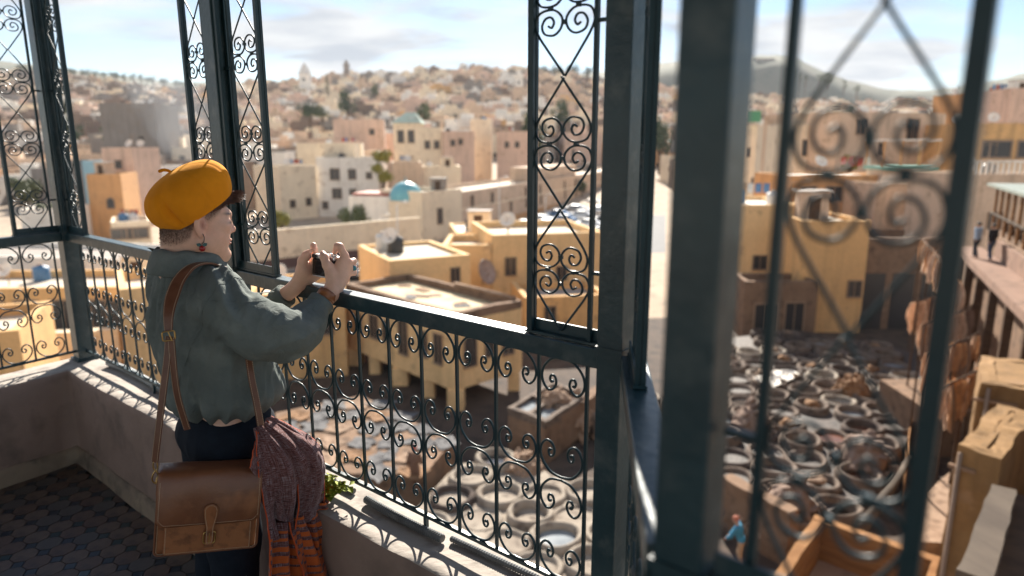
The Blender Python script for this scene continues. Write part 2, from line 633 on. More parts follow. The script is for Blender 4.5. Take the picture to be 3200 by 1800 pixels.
# ------------------------------------------------------------------ surveyed buildings
HEROES = []
def hero(name, label, cat, u0, Y0, u1, Y1, v0, depth, wall, roofm='roof_light', wins=(), para=.6, base=None, group=None, th=.35, drop=None):
    a = at(u0, v0, Y0)
    b = at(u1, v0, Y1)
    ax, ay = a.x, a.y
    dx, dy = b.x - ax, b.y - ay
    L = math.hypot(dx, dy)
    rz = math.atan2(dy, dx)
    zb = (min(zt(ax, ay), zt(b.x, b.y)) - .05) if base is None else base
    h = a.z - zb
    t = empty(name, (ax, ay, zb), rz, label, cat, group)
    mb = MB(); box_house(mb, L, depth, h, para, th)
    mb.v = [(p[0] + L / 2, p[1], p[2]) for p in mb.v]
    mb.build('wall', M[wall] if isinstance(wall, str) else wall, t)
    MB().box(th + .002, L - th - .002, th + .002, depth - th - .002, h - para - .5, h - para + .05).build('roof', M[roofm], t)
    for wdat in wins:
        fx, fz, ww, wh = wdat[:4]
        side = wdat[4] if len(wdat) > 4 else 0
        arch = len(wdat) > 5 and wdat[5]
        o = link_mesh('window', win_mesh(ww, wh, arch), None, t)
        if side == 0: o.location = (fx * L, 0, fz * h)
        elif side == 1: o.location = (L, fx * depth, fz * h); o.rotation_euler = (0, 0, math.pi / 2)
        else: o.location = (0, fx * depth, fz * h); o.rotation_euler = (0, 0, -math.pi / 2)
    t['L'] = L; t['H'] = h; t['D'] = depth
    if depth > 5 and cat in ('house', 'building') and 30 < Y0 < 180: HEROES.append((t, h - para + .052))
    return t


def rect_tree_dims(t): return t['L'], t['H'], t['D']


# white house with dark windows
t = hero('town_house', 'whitewashed house with five dark windows and weathered wall above the garden wall', 'house', 985, 122, 1180, 122, 492, 9, 'white', 'roof_light',
         [(.30, .72, 1.6, 1.9), (.58, .72, 1.3, 1.7), (.85, .70, 1.0, 1.1), (.32, .40, 1.6, 1.7), (.58, .40, 1.2, 1.5), (.12, .2, 1, 1.3)])
L, H, D = rect_tree_dims(t)
MB().box(.5, L * .55, 4, 8.5, H - .3, H + 2.4).build('roof_room', M['cream'], t)
hero('town_house', 'peeling cream house with stained wall beside the white five-window house', 'house', 872, 116, 985, 121, 520, 9, 'cream', 'roof_grey', [(.3, .3, 1, 1.3), (.75, .32, 1, 1.3)])
hero('town_house', 'low cream house with row of small windows behind white terrace', 'house', 925, 136, 1130, 138, 447, 8, 'cream', 'white', [(.45, .8, 1.1, 1.3), (.6, .8, 1.1, 1.3), (.85, .78, 1.1, 1.8)])
# yellow pavilion
t = hero('pavilion_house', 'cream villa with pale green hipped roof and twin tall windows', 'house', 1228, 162, 1312, 162, 385, 8, 'cream', 'roof_grey',
         [(.27, .80, 1.4, 2.8), (.66, .80, 1.4, 2.8)], para=.3)
L, H, D = rect_tree_dims(t)
mb = MB(); b = 0
mb.v = [(-.4, -.4, H), (L + .4, -.4, H), (L + .4, D + .4, H), (-.4, D + .4, H), (L * .38, D * .5, H + 2.6), (L * .75, D * .5, H + 2.6)]
for q in ((0, 1, 5, 4), (1, 2, 5), (2, 3, 4, 5), (3, 0, 4), (3, 2, 1, 0)): mb.face(q)
mb.build('hipped_roof', mat('tile_pale_green', (.52, .60, .46), .35, (.45, .52, .38), .8), t)
hero('town_house', 'cream two-window annex joining the villa with hipped roof', 'house', 1312, 162, 1385, 163, 398, 8, 'cream', 'roof_light', [(.3, .72, 1.2, 1.8), (.7, .72, 1.2, 1.8)])
hero('town_house', 'pale pink house with green tile coping and two small windows', 'house', 1385, 161, 1482, 163, 410, 8, 'pink', 'roof_light', [(.3, .80, 1.0, 1.4), (.55, .82, 1.0, 1.4)])
hero('town_house', 'cream house with square tower block behind the pink house', 'house', 1470, 176, 1535, 176, 372, 9, 'cream', 'white', [])
hero('town_house', 'orange tan block with white roof tanks and two windows', 'house', 1552, 168, 1680, 168, 410, 10, 'pink', 'white', [(.25, .75, 1, 1.4), (.5, .75, 1, 1.4)])
hero('town_house', 'long peach house with pale shed roof behind the villa', 'house', 1040, 176, 1200, 178, 372, 9, 'pink', 'roof_light', [(.75, .8, 1.2, 1.4)])
hero('town_house', 'dark tan house with small window beneath the villa', 'house', 1225, 118, 1320, 119, 508, 8, 'sand', 'roof_grey', [(.65, .55, 1.2, 1.5)])
hero('town_house', 'beige low terrace house with cluttered light roof', 'house', 1320, 120, 1440, 121, 520, 9, 'cream', 'roof_light', [(.5, .6, 1, 1.3)])

# domed shrine
t = hero('domed_shrine', 'cream shrine with turquoise dome on its flat roof', 'shrine', 1215, 92, 1318, 91, 628, 8, 'cream', 'white', [], para=.25)
L, H, D = rect_tree_dims(t)
prof = [(r_ * 1.13, z * 1.13) for r_, z in [(2.05, 0), (2.05, .3), (2.0, .75), (1.82, 1.25), (1.5, 1.7), (1.1, 2.05), (.6, 2.28), (.15, 2.38), (.02, 2.4)]]
MB().lathe(prof, 28, (1.55, 2.4, H - .21)).build('dome', M['turq'], t, smooth=True)
MB().lathe([(.12, 0), (.16, .15), (.05, .3), (.1, .45), (.02, .7)], 8, (1.55, 2.4, H + 2.45)).build('finial', M['turq'], t)
MB().box(-6.2, -.02, .8, 7, 0, H + .45).build('side_wing', M['white'], t)
MB().box(-6.0, 0, 1.6, 6.8, H + .452, H + .85).build('wing_roof', M['redroof'], t)
hero('shrine_annex', 'tall cream block with single brown window beside the domed shrine', 'house', 1318, 90.5, 1443, 97, 600, 8, 'cream', 'roof_light', [(.42, .48, 1.0, 2.1)])
# long garden wall
t = hero('garden_wall', 'long cream wall with dark red base band beside the street', 'wall', 640, 65.5, 1316, 82.6, 738, .5, 'cream', 'cream', [], para=.05, th=.2)
L, H, D = rect_tree_dims(t)
if True:
    MB().box(0, L, -.06, -.003, 0, 1.15).build('base_band', mat('band_maroon', (.10, .055, .05), .8), t)
# receding beige row
wins = []
for k in range(16):
    if k % 3 != 2: wins.append(((k + .5) / 16, .74, 1.0, 1.6))
    if k % 4 != 1: wins.append(((k + .55) / 16, .42, 1.0, 1.6))
t = hero('row_building', 'long beige tenement with two rows of small windows along the car park', 'building', 1440, 98, 1990, 205, 600, 9, 'sand', 'roof_light', wins)
L, H, D = rect_tree_dims(t)
MB().box(0, L, -.12, -.003, H * .57, H * .57 + .25).build('cornice', M['cream'], t)
MB().box(0, L, -.1, -.003, 0, H * .16).build('plinth', M['brick'], t)
mb = MB(); mb.box(L * .3, L * .5, 1, 7, H - .4, H + 2.2); mb.build('roof_room', M['sand'], t)
# tan tower block left of the woman
hero('town_house', 'pinkish tan tower house with grey barred window', 'house', 316, 104, 412, 104, 462, 8, 'pink', 'brick', [(.5, .80, 1.0, 1.2), (.55, .55, .9, 1.3)])
hero('town_house', 'brick orange house with small arched window below the tower house', 'house', 268, 94, 376, 95, 545, 8, 'brick', 'roof_grey', [(.62, .55, 1.0, 1.5, 0, True)])
hero('town_house', 'pale blue painted house wall beside the orange house', 'house', 255, 108, 314, 108, 503, 7, 'blue', 'roof_grey', [])
hero('town_house', 'cream blank-walled house right of the tan tower house', 'house', 414, 112, 500, 112, 520, 8, 'white', 'roof_light', [(.2, .3, 1, 1.2)])
t = hero('town_house', 'broad dark grey unplastered block on the hillside', 'house', 308, 158, 482, 158, 322, 11, 'grey', 'roof_grey', [(.7, .6, 1.2, 1.4)])
hero('town_house', 'sunlit pale roofed shop with pink awning strip', 'house', 345, 82, 470, 84, 695, 7, 'cream', 'pink', [(.25, .6, 2.2, 1.2), (.65, .6, 2.2, 1.2)])
hero('town_house', 'small cream house behind the balustrade corner', 'house', 60, 86, 240, 88, 655, 7, 'white', 'roof_light', [(.7, .6, 1, 1.2)])
# skyline marks
def tower(name, label, cat, u0, u1, v0, Y, wall, spire=None, cap=None):
    a = at(u0, v0, Y); b = at(u1, v0, Y)
    w = b.x - a.x; cx = (a.x + b.x) / 2
    zb = zt(cx, Y) - 2
    t = empty(name, (cx, Y, zb), 0, label, cat)
    H = a.z - zb
    MB().box(-w / 2, w / 2, -w / 2, w / 2, 0, H).build('shaft', M[wall], t)
    if spire:
        MB().lathe([(w * .72, 0), (w * .5, spire * .35), (.05, spire)], 4, (0, 0, H + .01)).build('spire', M[wall], t)
    if cap:
        MB().box(-w * .62, w * .62, -w * .62, w * .62, H + .01, H + 1.2).build('cornice', M[wall], t)
        MB().box(-w * .3, w * .3, -w * .3, w * .3, H + 1.21, H + cap).build('lantern', M[wall], t)
    MB().box(-w * .12, w * .12, -w / 2 - .05, -w / 2 + .2, H * .7, H * .82).build('window', M['glass'], t)
    return t


tower('white_tower', 'white tapering tower with pyramid top on the skyline', 'tower', 937, 968, 232, 560, 'white', spire=9)
tower('minaret', 'slender white minaret among the hillside houses', 'minaret', 1609, 1634, 240, 440, 'white', cap=4)
tower('watch_tower', 'dark square tower standing on the ridge', 'tower', 1075, 1090, 205, 600, 'grey', cap=4)
t = tower('fortress', 'low ruined fortress block on the wooded hill', 'fortress', 2345, 2410, 186, 1140, 'grey')

# right-hand town
hero('town_house', 'beige house with three small windows and green roof sign', 'house', 2325, 118, 2462, 122, 392, 9, 'cream', 'roof_light', [(.12, .72, .9, 1.5), (.38, .72, .9, 1.5), (.62, .72, .9, 1.5), (.3, .4, .9, 1.5)])
a = at(2330, 392, 117.6); b = at(2374, 428, 117.6)
t = empty('roof_sign', (a.x, 117.8, at(2330, 392, 118).z - .02), 0, 'green painted panel on the roof of the beige house', 'sign')
MB().box(0, b.x - a.x, -.1, .1, .55, 2.4).build('panel', mat('panel_green', (.06, .25, .13), .6), t)
MB().box(.2, .35, -.05, .05, 0, .55).build('leg', M['frame'], t); MB().box(b.x - a.x - .35, b.x - a.x - .2, -.05, .05, 0, .55).build('leg', M['frame'], t)
hero('town_house', 'large apricot house with shuttered openings above the tannery', 'house', 2625, 78, 2960, 84, 348, 12, 'sand', 'roof_light', [(.2, .90, 1.4, 1.6), (.68, .88, 1.8, 2.4), (.85, .80, 1.4, 1.6), (.4, .75, 1, 1.4)])
hero('town_house', 'grey cream house with blue roof edge above the tannery', 'house', 2462, 82, 2630, 82, 388, 10, 'cream', 'blue', [(.4, .82, 1.2, 1.8), (.7, .8, 1.2, 1.8)])
hero('town_house', 'ochre building with long grey canopy at the far end of the terrace', 'house', 3050, 74, 3300, 74, 385, 10, 'ochre', 'roof_light', [(.3, .82, 3, 1.6), (.75, .82, 3, 1.6)])
hero('town_house', 'brick tan house above the ochre canopy building', 'house', 3080, 104, 3200, 106, 288, 9, 'brick', 'roof_light', [])
hero('town_house', 'tan block standing at the edge of the ochre quarter', 'house', 3165, 96, 3330, 96, 275, 9, 'pink', 'roof_light', [])

t = hero('terrace_house', 'tan terrace house edged with a row of white posts', 'house', 3040, 46, 3330, 47, 545, 6, 'sand', 'roof_light', [(.3, .7, 1, 1.4)])
L, H, D = rect_tree_dims(t)
for k in range(22): MB().box(.2 + k * .42, .34 + k * .42, .1, .24, H + .002, H + .75).build('baluster', M['white'], t)
MB().box(0, L, .06, .28, H + .752, H + .9).build('handrail', M['white'], t)
# ================================================================== TREES
def leaf_mat(name, c, c2):
    m = mat(name, c, .7, c2, 1.2, spec=.3)
    return m


M['leaf_olive'] = leaf_mat('leaf_olive', (.085, .105, .045), (.13, .15, .07))
M['leaf_yellow'] = leaf_mat('leaf_yellow', (.30, .26, .035), (.18, .18, .03))
M['leaf_dark'] = leaf_mat('leaf_dark', (.04, .065, .03), (.07, .095, .04))
M['leaf_sprig'] = leaf_mat('leaf_sprig', (.20, .26, .02), (.34, .36, .03))
M['bark'] = mat('bark', (.12, .085, .055), .9, (.08, .055, .035), 6, bump=.01)


def make_tree(name, label, cat, loc, rx, rz_, th, leafm, n=1500, seed=1, cyp=False, ls=.3, group=None):
    r_ = random.Random(seed)
    t = empty(name, loc, r_.uniform(0, 6), label, cat, group)
    mb = MB()
    mb.tube([(0, 0, 0), (.1, .05, th * .5), (.05, -.05, th), (0, 0, th + rz_)], [.28, .2, .16, .05], 7)
    for k in range(5):
        a = k * 1.26 + r_.uniform(-.3, .3)
        mb.tube([(0, 0, th * .8), (math.cos(a) * rx * .35, math.sin(a) * rx * .35, th + rz_ * .5), (math.cos(a) * rx * .7, math.sin(a) * rx * .7, th + rz_ * (.7 + .4 * r_.random()))], [.11, .08, .03], 5)
    mb.build('trunk', M['bark'], t, smooth=True)
    blobs = []
    for k in range(14):
        a = r_.uniform(0, 6.28); q = r_.random() ** .6
        if cyp: blobs.append((0, 0, th + rz_ * 2 * k / 14, rx * (1 - k / 15) + .15))
        else: blobs.append((math.cos(a) * q * rx * .75, math.sin(a) * q * rx * .75, th + rz_ * (.45 + 1.2 * r_.random()), rx * r_.uniform(.28, .5)))
    mb = MB()
    for k in range(n):
        bx, by, bz, br = r_.choice(blobs)
        d = Vector((r_.gauss(0, 1), r_.gauss(0, 1), r_.gauss(0, 1))).normalized()
        p = Vector((bx, by, bz)) + d * br * (.55 + .5 * r_.random())
        s1 = Vector((r_.gauss(0, 1), r_.gauss(0, 1), r_.gauss(0, 1))).normalized() * ls * r_.uniform(.6, 1.2)
        s2 = s1.cross(d)
        if s2.length < 1e-3: continue
        s2 = s2.normalized() * ls * .55
        b = len(mb.v)
        mb.v += [tuple(p - s1), tuple(p + s2), tuple(p + s1), tuple(p - s2)]
        mb.face([b, b + 1, b + 2, b + 3])
    mb.build('crown', leafm, t)
    return t


def tree_at(u, v0, v1, half_px, Y, leafm, label, seed, n=1500, cyp=False, group=None, name='tree'):
    top = at(u, v0, Y); bot = at(u, v1, Y)
    zg = zt(top.x, Y)
    rx = half_px / 2181 * Y
    rz_ = (top.z - bot.z) / 2
    th = max(bot.z - zg - .3, .6)
    return make_tree(name, label, 'tree', (top.x, Y, zg - .05), rx, rz_, th, leafm, n, seed, cyp, max(.22, rx * .11), group)


tree_at(1112, 622, 712, 74, 96, M['leaf_olive'], 'broad olive green tree behind the garden wall', 2, 2600)
tree_at(1192, 452, 580, 36, 112, M['leaf_yellow'], 'tall yellow green tree beside the white five-window house', 3, 1800)
tree_at(965, 315, 366, 34, 250, M['leaf_dark'], 'round dark green tree among the rooftops', 4, 900)
tree_at(1005, 328, 366, 24, 252, M['leaf_olive'], 'smaller lighter green tree beside the round dark one', 5, 700)
tree_at(1020, 226, 282, 9, 400, M['leaf_dark'], 'narrow dark cypress below the skyline', 6, 500, True)
tree_at(875, 645, 705, 40, 100, M['leaf_yellow'], 'yellow green bush behind the garden wall', 7, 900)
tree_at(60, 540, 640, 60, 98, M['leaf_olive'], 'dusty olive tree behind the iron corner', 8, 1300)
tree_at(135, 620, 700, 40, 92, M['leaf_olive'], 'low green tree near the corner post', 18, 900)
tree_at(1820, 585, 640, 22, 150, M['leaf_dark'], 'dark street tree beside the car park', 9, 600)
tree_at(2660, 475, 520, 24, 76, M['leaf_yellow'], 'small yellowing tree on the roof terrace side', 10, 600)
for k, (u, v0, v1, hp) in enumerate([(2590, 222, 262, 22), (2565, 228, 262, 14), (2640, 245, 280, 10), (2680, 262, 292, 12), (2480, 212, 250, 9), (2500, 222, 255, 9), (2520, 226, 258, 8), (1690, 205, 235, 26), (1740, 200, 235, 26), (1790, 200, 235, 24), (1840, 206, 240, 22), (3000, 265, 285, 5)]):
    tree_at(u, v0, v1, hp, 620, M['leaf_dark'], 'dark tree silhouetted along the far ridge', 30 + k, 420, group='trees along the far ridge', name='ridge_tree')
for k in range(26):
    u = 60 + 22 * k + rng.uniform(-8, 8)
    if u > 640: break
    v0 = lerp_tab([(0, 195), (330, 222), (480, 238), (640, 268)], u)
    tree_at(u, v0 - 2, v0 + 18, 13, 585, M['leaf_dark'], 'dark tree on the western skyline', 60 + k, 300, group='trees on the western skyline', name='skyline_tree')

htr = random.Random(44)
protos_t = [make_tree('hillside_tree', 'small dark green tree among the hillside houses', 'tree', (0, -400, G), 2.6, 2.2, 2.4, M['leaf_dark'], 420, 5, False, .42, 'trees among the hillside houses'),
            make_tree('hillside_tree', 'small olive green tree among the hillside houses', 'tree', (0, -400, G), 2.2, 2.8, 2.0, M['leaf_olive'], 420, 6, False, .42, 'trees among the hillside houses')]
for k in range(22):
    yy_ = htr.uniform(140, 460); xx_ = htr.uniform(-.7, .72) * yy_
    o = protos_t[k] if k < 2 else copy_tree(protos_t[k % 2])
    q = htr.uniform(.7, 1.25) * (1 + yy_ / 800)
    o.location = (xx_, yy_, zt(xx_, yy_) - .05); o.scale = (q, q, q * 1.6); o.rotation_euler = (0, 0, htr.uniform(0, 6))

# ================================================================== STREET, CARS, LAMPS
poly = [gp(u, v, G) for (u, v) in [(200, 935), (700, 872), (1090, 822), (1314, 790), (1440, 762), (1900, 618), (2080, 640), (2080, 790), (1640, 800), (1500, 830), (1240, 935), (700, 1010), (200, 1020)]]
mb = MB(); mb.v = [(p.x, p.y, G + .004) for p in poly]; mb.face(reversed(range(len(poly))))
tag(mb.build('street', M['asphalt']), kind='structure')


def make_car_meshes():
    prof = [(-2.1, .35), (-2.15, .75), (-2.0, .95), (-1.45, 1.02), (-.85, 1.42), (.65, 1.45), (1.25, 1.05), (2.0, .92), (2.15, .7), (2.1, .35)]
    def loft(pr, hw, taper):
        mb = MB(); n = len(pr)
        for s_ in (-1, 1):
            mb.v += [(p[0], s_ * (hw - (taper * max(0, p[1] - .9))), p[1]) for p in pr]
        for i in range(n):
            j = (i + 1) % n
            mb.face([i, j, n + j, n + i])
        mb.face(list(reversed(range(n)))); mb.face(list(range(n, 2 * n)))
        return mb
    body = loft(prof, .85, .35).mesh('body')
    g = loft([(-1.40, 1.0), (-.86, 1.36), (.62, 1.39), (1.16, 1.02)], .862, .33)
    glass = g.mesh('windows')
    wheel = MB().lathe([(.1, -.1), (.31, -.1), (.33, 0), (.31, .1), (.1, .1)], 14, M=Matrix.Rotation(math.pi / 2, 4, 'X')).mesh('wheel')
    lamp = MB().box(-.03, .03, -.16, .16, -.07, .07).mesh('headlight')
    return body, glass, wheel, lamp


cbody, cglass, cwheel, clamp = make_car_meshes()
for me, mt in ((cbody, None), (cglass, M['glass']), (cwheel, mat('tyre', (.02, .02, .02), .8)), (clamp, mat('lamp_glass', (.7, .7, .7), .1))):
    me.materials.append(mt if mt else M['white'])
CARC = {'white': mat('car_white', (.75, .76, .77), .25), 'silver': mat('car_silver', (.45, .47, .5), .28, metal=.6), 'dark': mat('car_dark', (.03, .035, .045), .25), 'blue': mat('car_blue', (.05, .15, .32), .25), 'red': mat('car_red', (.3, .04, .03), .3), 'tan': mat('car_tan', (.45, .36, .27), .3)}


def car(x, y, rz, c, label, group=None):
    t = empty('parked_car', (x, y, G + .006), rz, label, 'car', group)
    o = link_mesh('body', cbody, None, t); set_mat(o, CARC[c]); bevel(o, .08, 2)
    link_mesh('windows', cglass, None, t)
    for sx in (-1.3, 1.3):
        for sy in (-.78, .78):
            o = link_mesh('wheel', cwheel, None, t); o.location = (sx, sy, .33)
    for sy in (-.6, .6):
        o = link_mesh('headlight', clamp, None, t); o.location = (2.11, sy, .7)
    return t


def car_px(u, v, rz, c, label, group=None):
    p = gp(u, v, G)
    return car(p.x, p.y, rz, c, label, group)


crr = random.Random(11)
GL = {'white': 'white car parked among the others in the sunny car park', 'silver': 'silver car parked among the others in the sunny car park', 'dark': 'dark car parked among the others in the sunny car park', 'blue': 'blue car parked among the others in the sunny car park', 'tan': 'tan car parked among the others in the sunny car park'}
row_dir = math.atan2(205 - 98, (1990 - 1600) / 2181 * 205 - (1440 - 1600) / 2181 * 98)
for r_i, (u0, v0, u1, v1, n) in enumerate([(1600, 742, 1870, 668, 6), (1690, 752, 1890, 700, 5), (1780, 762, 1900, 730, 4), (1640, 716, 1850, 645, 5)]):
    for k in range(n):
        f = k / max(n - 1, 1)
        c = crr.choice(['white', 'white', 'silver', 'silver', 'dark', 'white', 'blue'])
        car_px(u0 + (u1 - u0) * f, v0 + (v1 - v0) * f, row_dir + math.pi / 2 + crr.uniform(-.05, .05), c, GL[c], 'cars in the car park')
car_px(1158, 858, -1.3, 'tan', 'tan car standing in the street below the garden wall')
car_px(1100, 868, -1.35, 'dark', 'dark car standing in the street below the garden wall')
car_px(1218, 846, -1.3, 'silver', 'silver car next to the street lamp below the garden wall')
car_px(420, 938, -.1, 'silver', 'silver car on the street seen between the left balusters')
car_px(560, 928, -.1, 'white', 'white car on the street hidden behind the photographer')


def street_lamp(u, vb, vt, Y, label, double=False):
    p = at(u, vt, Y)
    t = empty('street_lamp', (p.x, Y, G), 0, label, 'street lamp')
    h = p.z - G
    MB().tube([(0, 0, 0), (0, 0, h * .6), (0, 0, h)], [.14, .10, .07], 8).build('pole', M['white'], t, smooth=True)
    for s_ in ((-1, 1) if double else (1,)):
        MB().tube([(0, 0, h), (.4 * s_, 0, h + .25), (.9 * s_, 0, h + .3)], .05, 6).build('arm', M['white'], t)
        MB().lathe([(.05, 0), (.32, .08), (.36, .2), (.2, .34), (.04, .38)], 10, (1.0 * s_, 0, h + .12)).build('lamp_head', M['white'], t, smooth=True)
    return t


street_lamp(1189, 870, 790, 66, 'short pale street lamp in front of the garden wall')
street_lamp(1240, 820, 640, 78, 'tall thin street lamp in front of the domed shrine')
street_lamp(1186, 700, 678, 84, 'lamp standing just behind the end of the garden wall')
street_lamp(1560, 760, 560, 100, 'tall thin street lamp before the beige tenement')
street_lamp(1705, 700, 612, 118, 'street lamp with white head at the car park')
street_lamp(1712, 560, 338, 190, 'tall floodlight mast above the car park', True)


def dish(x, y, z, label, group, s=1.0):
    t = empty('satellite_dish', (x, y, z), rng.uniform(-.6, .6), label, 'dish', group)
    t.scale = (s, s, s)
    MB().tube([(0, 0, 0), (0, 0, .7)], .04, 6).build('mast', M['frame'], t)
    Mx = Matrix.Translation((0, -.05, .95)) @ Matrix.Rotation(R(60), 4, 'X')
    MB().lathe([(.02, 0), (.25, .03), (.42, .1), (.5, .16), (.49, .18), (.4, .12), (.02, .03)], 16, M=Mx).build('reflector', M['white'], t, smooth=True)
    MB().bar((0, -.1, .8), (0, -.5, 1.2), .03).build('feed_arm', M['frame'], t)
    return t


dr = random.Random(17)

for (k, x, y, rz, c, rc, sz) in dr.sample(house_spots[:150], 46):
    w, d, h = protos[k][:3]
    z = min(zt(x, y), zt(x, y + d), zt(x - w / 2, y), zt(x + w / 2, y)) - 1.2 + (h - .55) * sz
    q = Matrix.Rotation(rz, 4, 'Z') @ Vector((dr.uniform(-w / 2 + .8, w / 2 - .8), 1.0, 0))
    dish(x + q.x, y + q.y, z, 'white satellite dish on a hillside roof', 'satellite dishes on hillside roofs', 1.25)

# ================================================================== implicit modelling
def fast_mesh(name, V, Q, mats=None, smooth=True):
    me = bpy.data.meshes.new(name)
    n, f = len(V), len(Q)
    me.vertices.add(n)
    me.vertices.foreach_set('co', np.asarray(V, np.float32).ravel())
    me.loops.add(f * 4)
    me.loops.foreach_set('vertex_index', np.asarray(Q, np.int32).ravel())
    me.polygons.add(f)
    me.polygons.foreach_set('loop_start', np.arange(0, f * 4, 4, dtype=np.int32))
    me.polygons.foreach_set('loop_total', np.full(f, 4, np.int32))
    if smooth: me.polygons.foreach_set('use_smooth', np.ones(f, bool))
    if mats:
        for m_ in (mats if isinstance(mats, (list, tuple)) else [mats]): me.materials.append(m_)
    me.update(calc_edges=True)
    me.validate()
    return me


def surfnet(d, lo, h):
    nx, ny, nz = d.shape
    s = d < 0
    cs = np.zeros((nx - 1, ny - 1, nz - 1, 3), np.float32)
    cn = np.zeros((nx - 1, ny - 1, nz - 1), np.int16)
    I = np.arange(nx - 1, dtype=np.float32)[:, None, None]
    J = np.arange(ny - 1, dtype=np.float32)[None, :, None]
    K = np.arange(nz - 1, dtype=np.float32)[None, None, :]
    masks = []
    for ax in range(3):
        a0 = [slice(None)] * 3; a1 = [slice(None)] * 3
        a0[ax] = slice(0, -1); a1[ax] = slice(1, None)
        d0, d1 = d[tuple(a0)], d[tuple(a1)]
        m = s[tuple(a0)] != s[tuple(a1)]
        masks.append(m)
        with np.errstate(divide='ignore', invalid='ignore'):
            t = np.where(m, d0 / (d0 - d1), 0).astype(np.float32)
        o = [x for x in range(3) if x != ax]
        for a in (0, 1):
            for b in (0, 1):
                sl = [slice(None)] * 3
                sl[o[0]] = slice(a, d.shape[o[0]] - 1 + a)
                sl[o[1]] = slice(b, d.shape[o[1]] - 1 + b)
                mm, tt = m[tuple(sl)], t[tuple(sl)]
                off = [0, 0, 0]; off[o[0]] = a; off[o[1]] = b
                base = [I + off[0], J + off[1], K + off[2]]
                for c in range(3):
                    val = base[c] + (tt if c == ax else 0)
                    cs[..., c] += np.where(mm, val, 0)
                cn += mm
    act = cn > 0
    idx = np.full(act.shape, -1, np.int64)
    idx[act] = np.arange(act.sum())
    V = cs[act] / cn[act][:, None] * h + np.asarray(lo)
    Q = []
    for ax in range(3):
        o = [x for x in range(3) if x != ax]
        m = masks[ax].copy()
        sl = [slice(None)] * 3
        sl[o[0]] = slice(1, -1); sl[o[1]] = slice(1, -1)
        E = np.argwhere(m[tuple(sl)])
        E[:, o[0]] += 1; E[:, o[1]] += 1
        if not len(E): continue
        q = []
        for (a, b) in ((0, 0), (-1, 0), (-1, -1), (0, -1)):
            c = E.copy(); c[:, o[0]] += a; c[:, o[1]] += b
            q.append(idx[c[:, 0], c[:, 1], c[:, 2]])
        q = np.stack(q, 1)
        inside = s[E[:, 0], E[:, 1], E[:, 2]]
        flip = inside if ax != 1 else ~inside
        q[~flip] = q[~flip][:, ::-1]
        Q.append(q)
    Q = np.concatenate(Q)
    Q = Q[(Q >= 0).all(1)]
    return V, Q


def sm_min(a, b, k):
    h = np.maximum(k - np.abs(a - b), 0) / k
    return np.minimum(a, b) - h * h * k * .25


class Vol:
    def __init__(s, lo, hi, h):
        s.lo = np.array(lo, np.float32); s.h = h
        n = np.ceil((np.array(hi) - s.lo) / h).astype(int) + 1
        s.ax = [s.lo[i] + h * np.arange(n[i], dtype=np.float32) for i in range(3)]
        s.d = np.full(tuple(n), 1.0, np.float32)

    def _sub(s, lo, hi):
        sl = []
        for i in range(3):
            a = int(np.clip(np.floor((lo[i] - s.lo[i]) / s.h), 0, s.d.shape[i])); b = int(np.clip(np.ceil((hi[i] - s.lo[i]) / s.h) + 1, 0, s.d.shape[i]))
            sl.append(slice(a, max(b, a)))
        P = np.meshgrid(*[s.ax[i][sl[i]] for i in range(3)], indexing='ij')
        return tuple(sl), P

    def put(s, fn, lo, hi, k=.01, op='add'):
        m = k + 2 * s.h
        sl, P = s._sub(np.array(lo) - m, np.array(hi) + m)
        if 0 in s.d[sl].shape: return
        v = fn(*P).astype(np.float32)
        if op == 'add': s.d[sl] = sm_min(s.d[sl], v, k)
        else: s.d[sl] = -sm_min(-s.d[sl], v, k)

    def cap(s, a, b, r1, r2=None, k=.01, op='add'):
        r2 = r1 if r2 is None else r2
        a, b = np.array(a, float), np.array(b, float)
        ba = b - a; L2 = max(float(ba @ ba), 1e-12)
        def fn(x, y, z):
            t = np.clip(((x - a[0]) * ba[0] + (y - a[1]) * ba[1] + (z - a[2]) * ba[2]) / L2, 0, 1)
            return np.sqrt((x - a[0] - t * ba[0]) ** 2 + (y - a[1] - t * ba[1]) ** 2 + (z - a[2] - t * ba[2]) ** 2) - (r1 + (r2 - r1) * t)
        m = max(r1, r2)
        s.put(fn, np.minimum(a, b) - m, np.maximum(a, b) + m, k, op)

    def chain(s, pts, rads, k=.01):
        for i in range(len(pts) - 1): s.cap(pts[i], pts[i + 1], rads[i], rads[i + 1], k)

    def ell(s, c, r, rot=None, k=.01, op='add'):
        """ellipsoid; rot: 3x3 whose columns are its axes"""
        c = np.array(c, float); r = np.array(r, float)
        A = np.eye(3) if rot is None else np.array(rot, float)
        def fn(x, y, z):
            X = [x - c[0], y - c[1], z - c[2]]
            q = [X[0] * A[0, i] + X[1] * A[1, i] + X[2] * A[2, i] for i in range(3)]
            k0 = np.sqrt(sum((q[i] / r[i]) ** 2 for i in range(3)))
            k1 = np.sqrt(sum((q[i] / r[i] ** 2) ** 2 for i in range(3))) + 1e-9
            return k0 * (k0 - 1) / k1
        m = r.max()
        s.put(fn, c - m, c + m, k, op)

    def mod(s, fn):
        P = np.meshgrid(*s.ax, indexing='ij')
        s.d = fn(s.d, *P).astype(np.float32)

    def mesh(s): return surfnet(s.d, s.lo, s.h)


def rotz(a): return np.array([[math.cos(a), -math.sin(a), 0], [math.sin(a), math.cos(a), 0], [0, 0, 1]])


def roty(a): return np.array([[math.cos(a), 0, math.sin(a)], [0, 1, 0], [-math.sin(a), 0, math.cos(a)]])


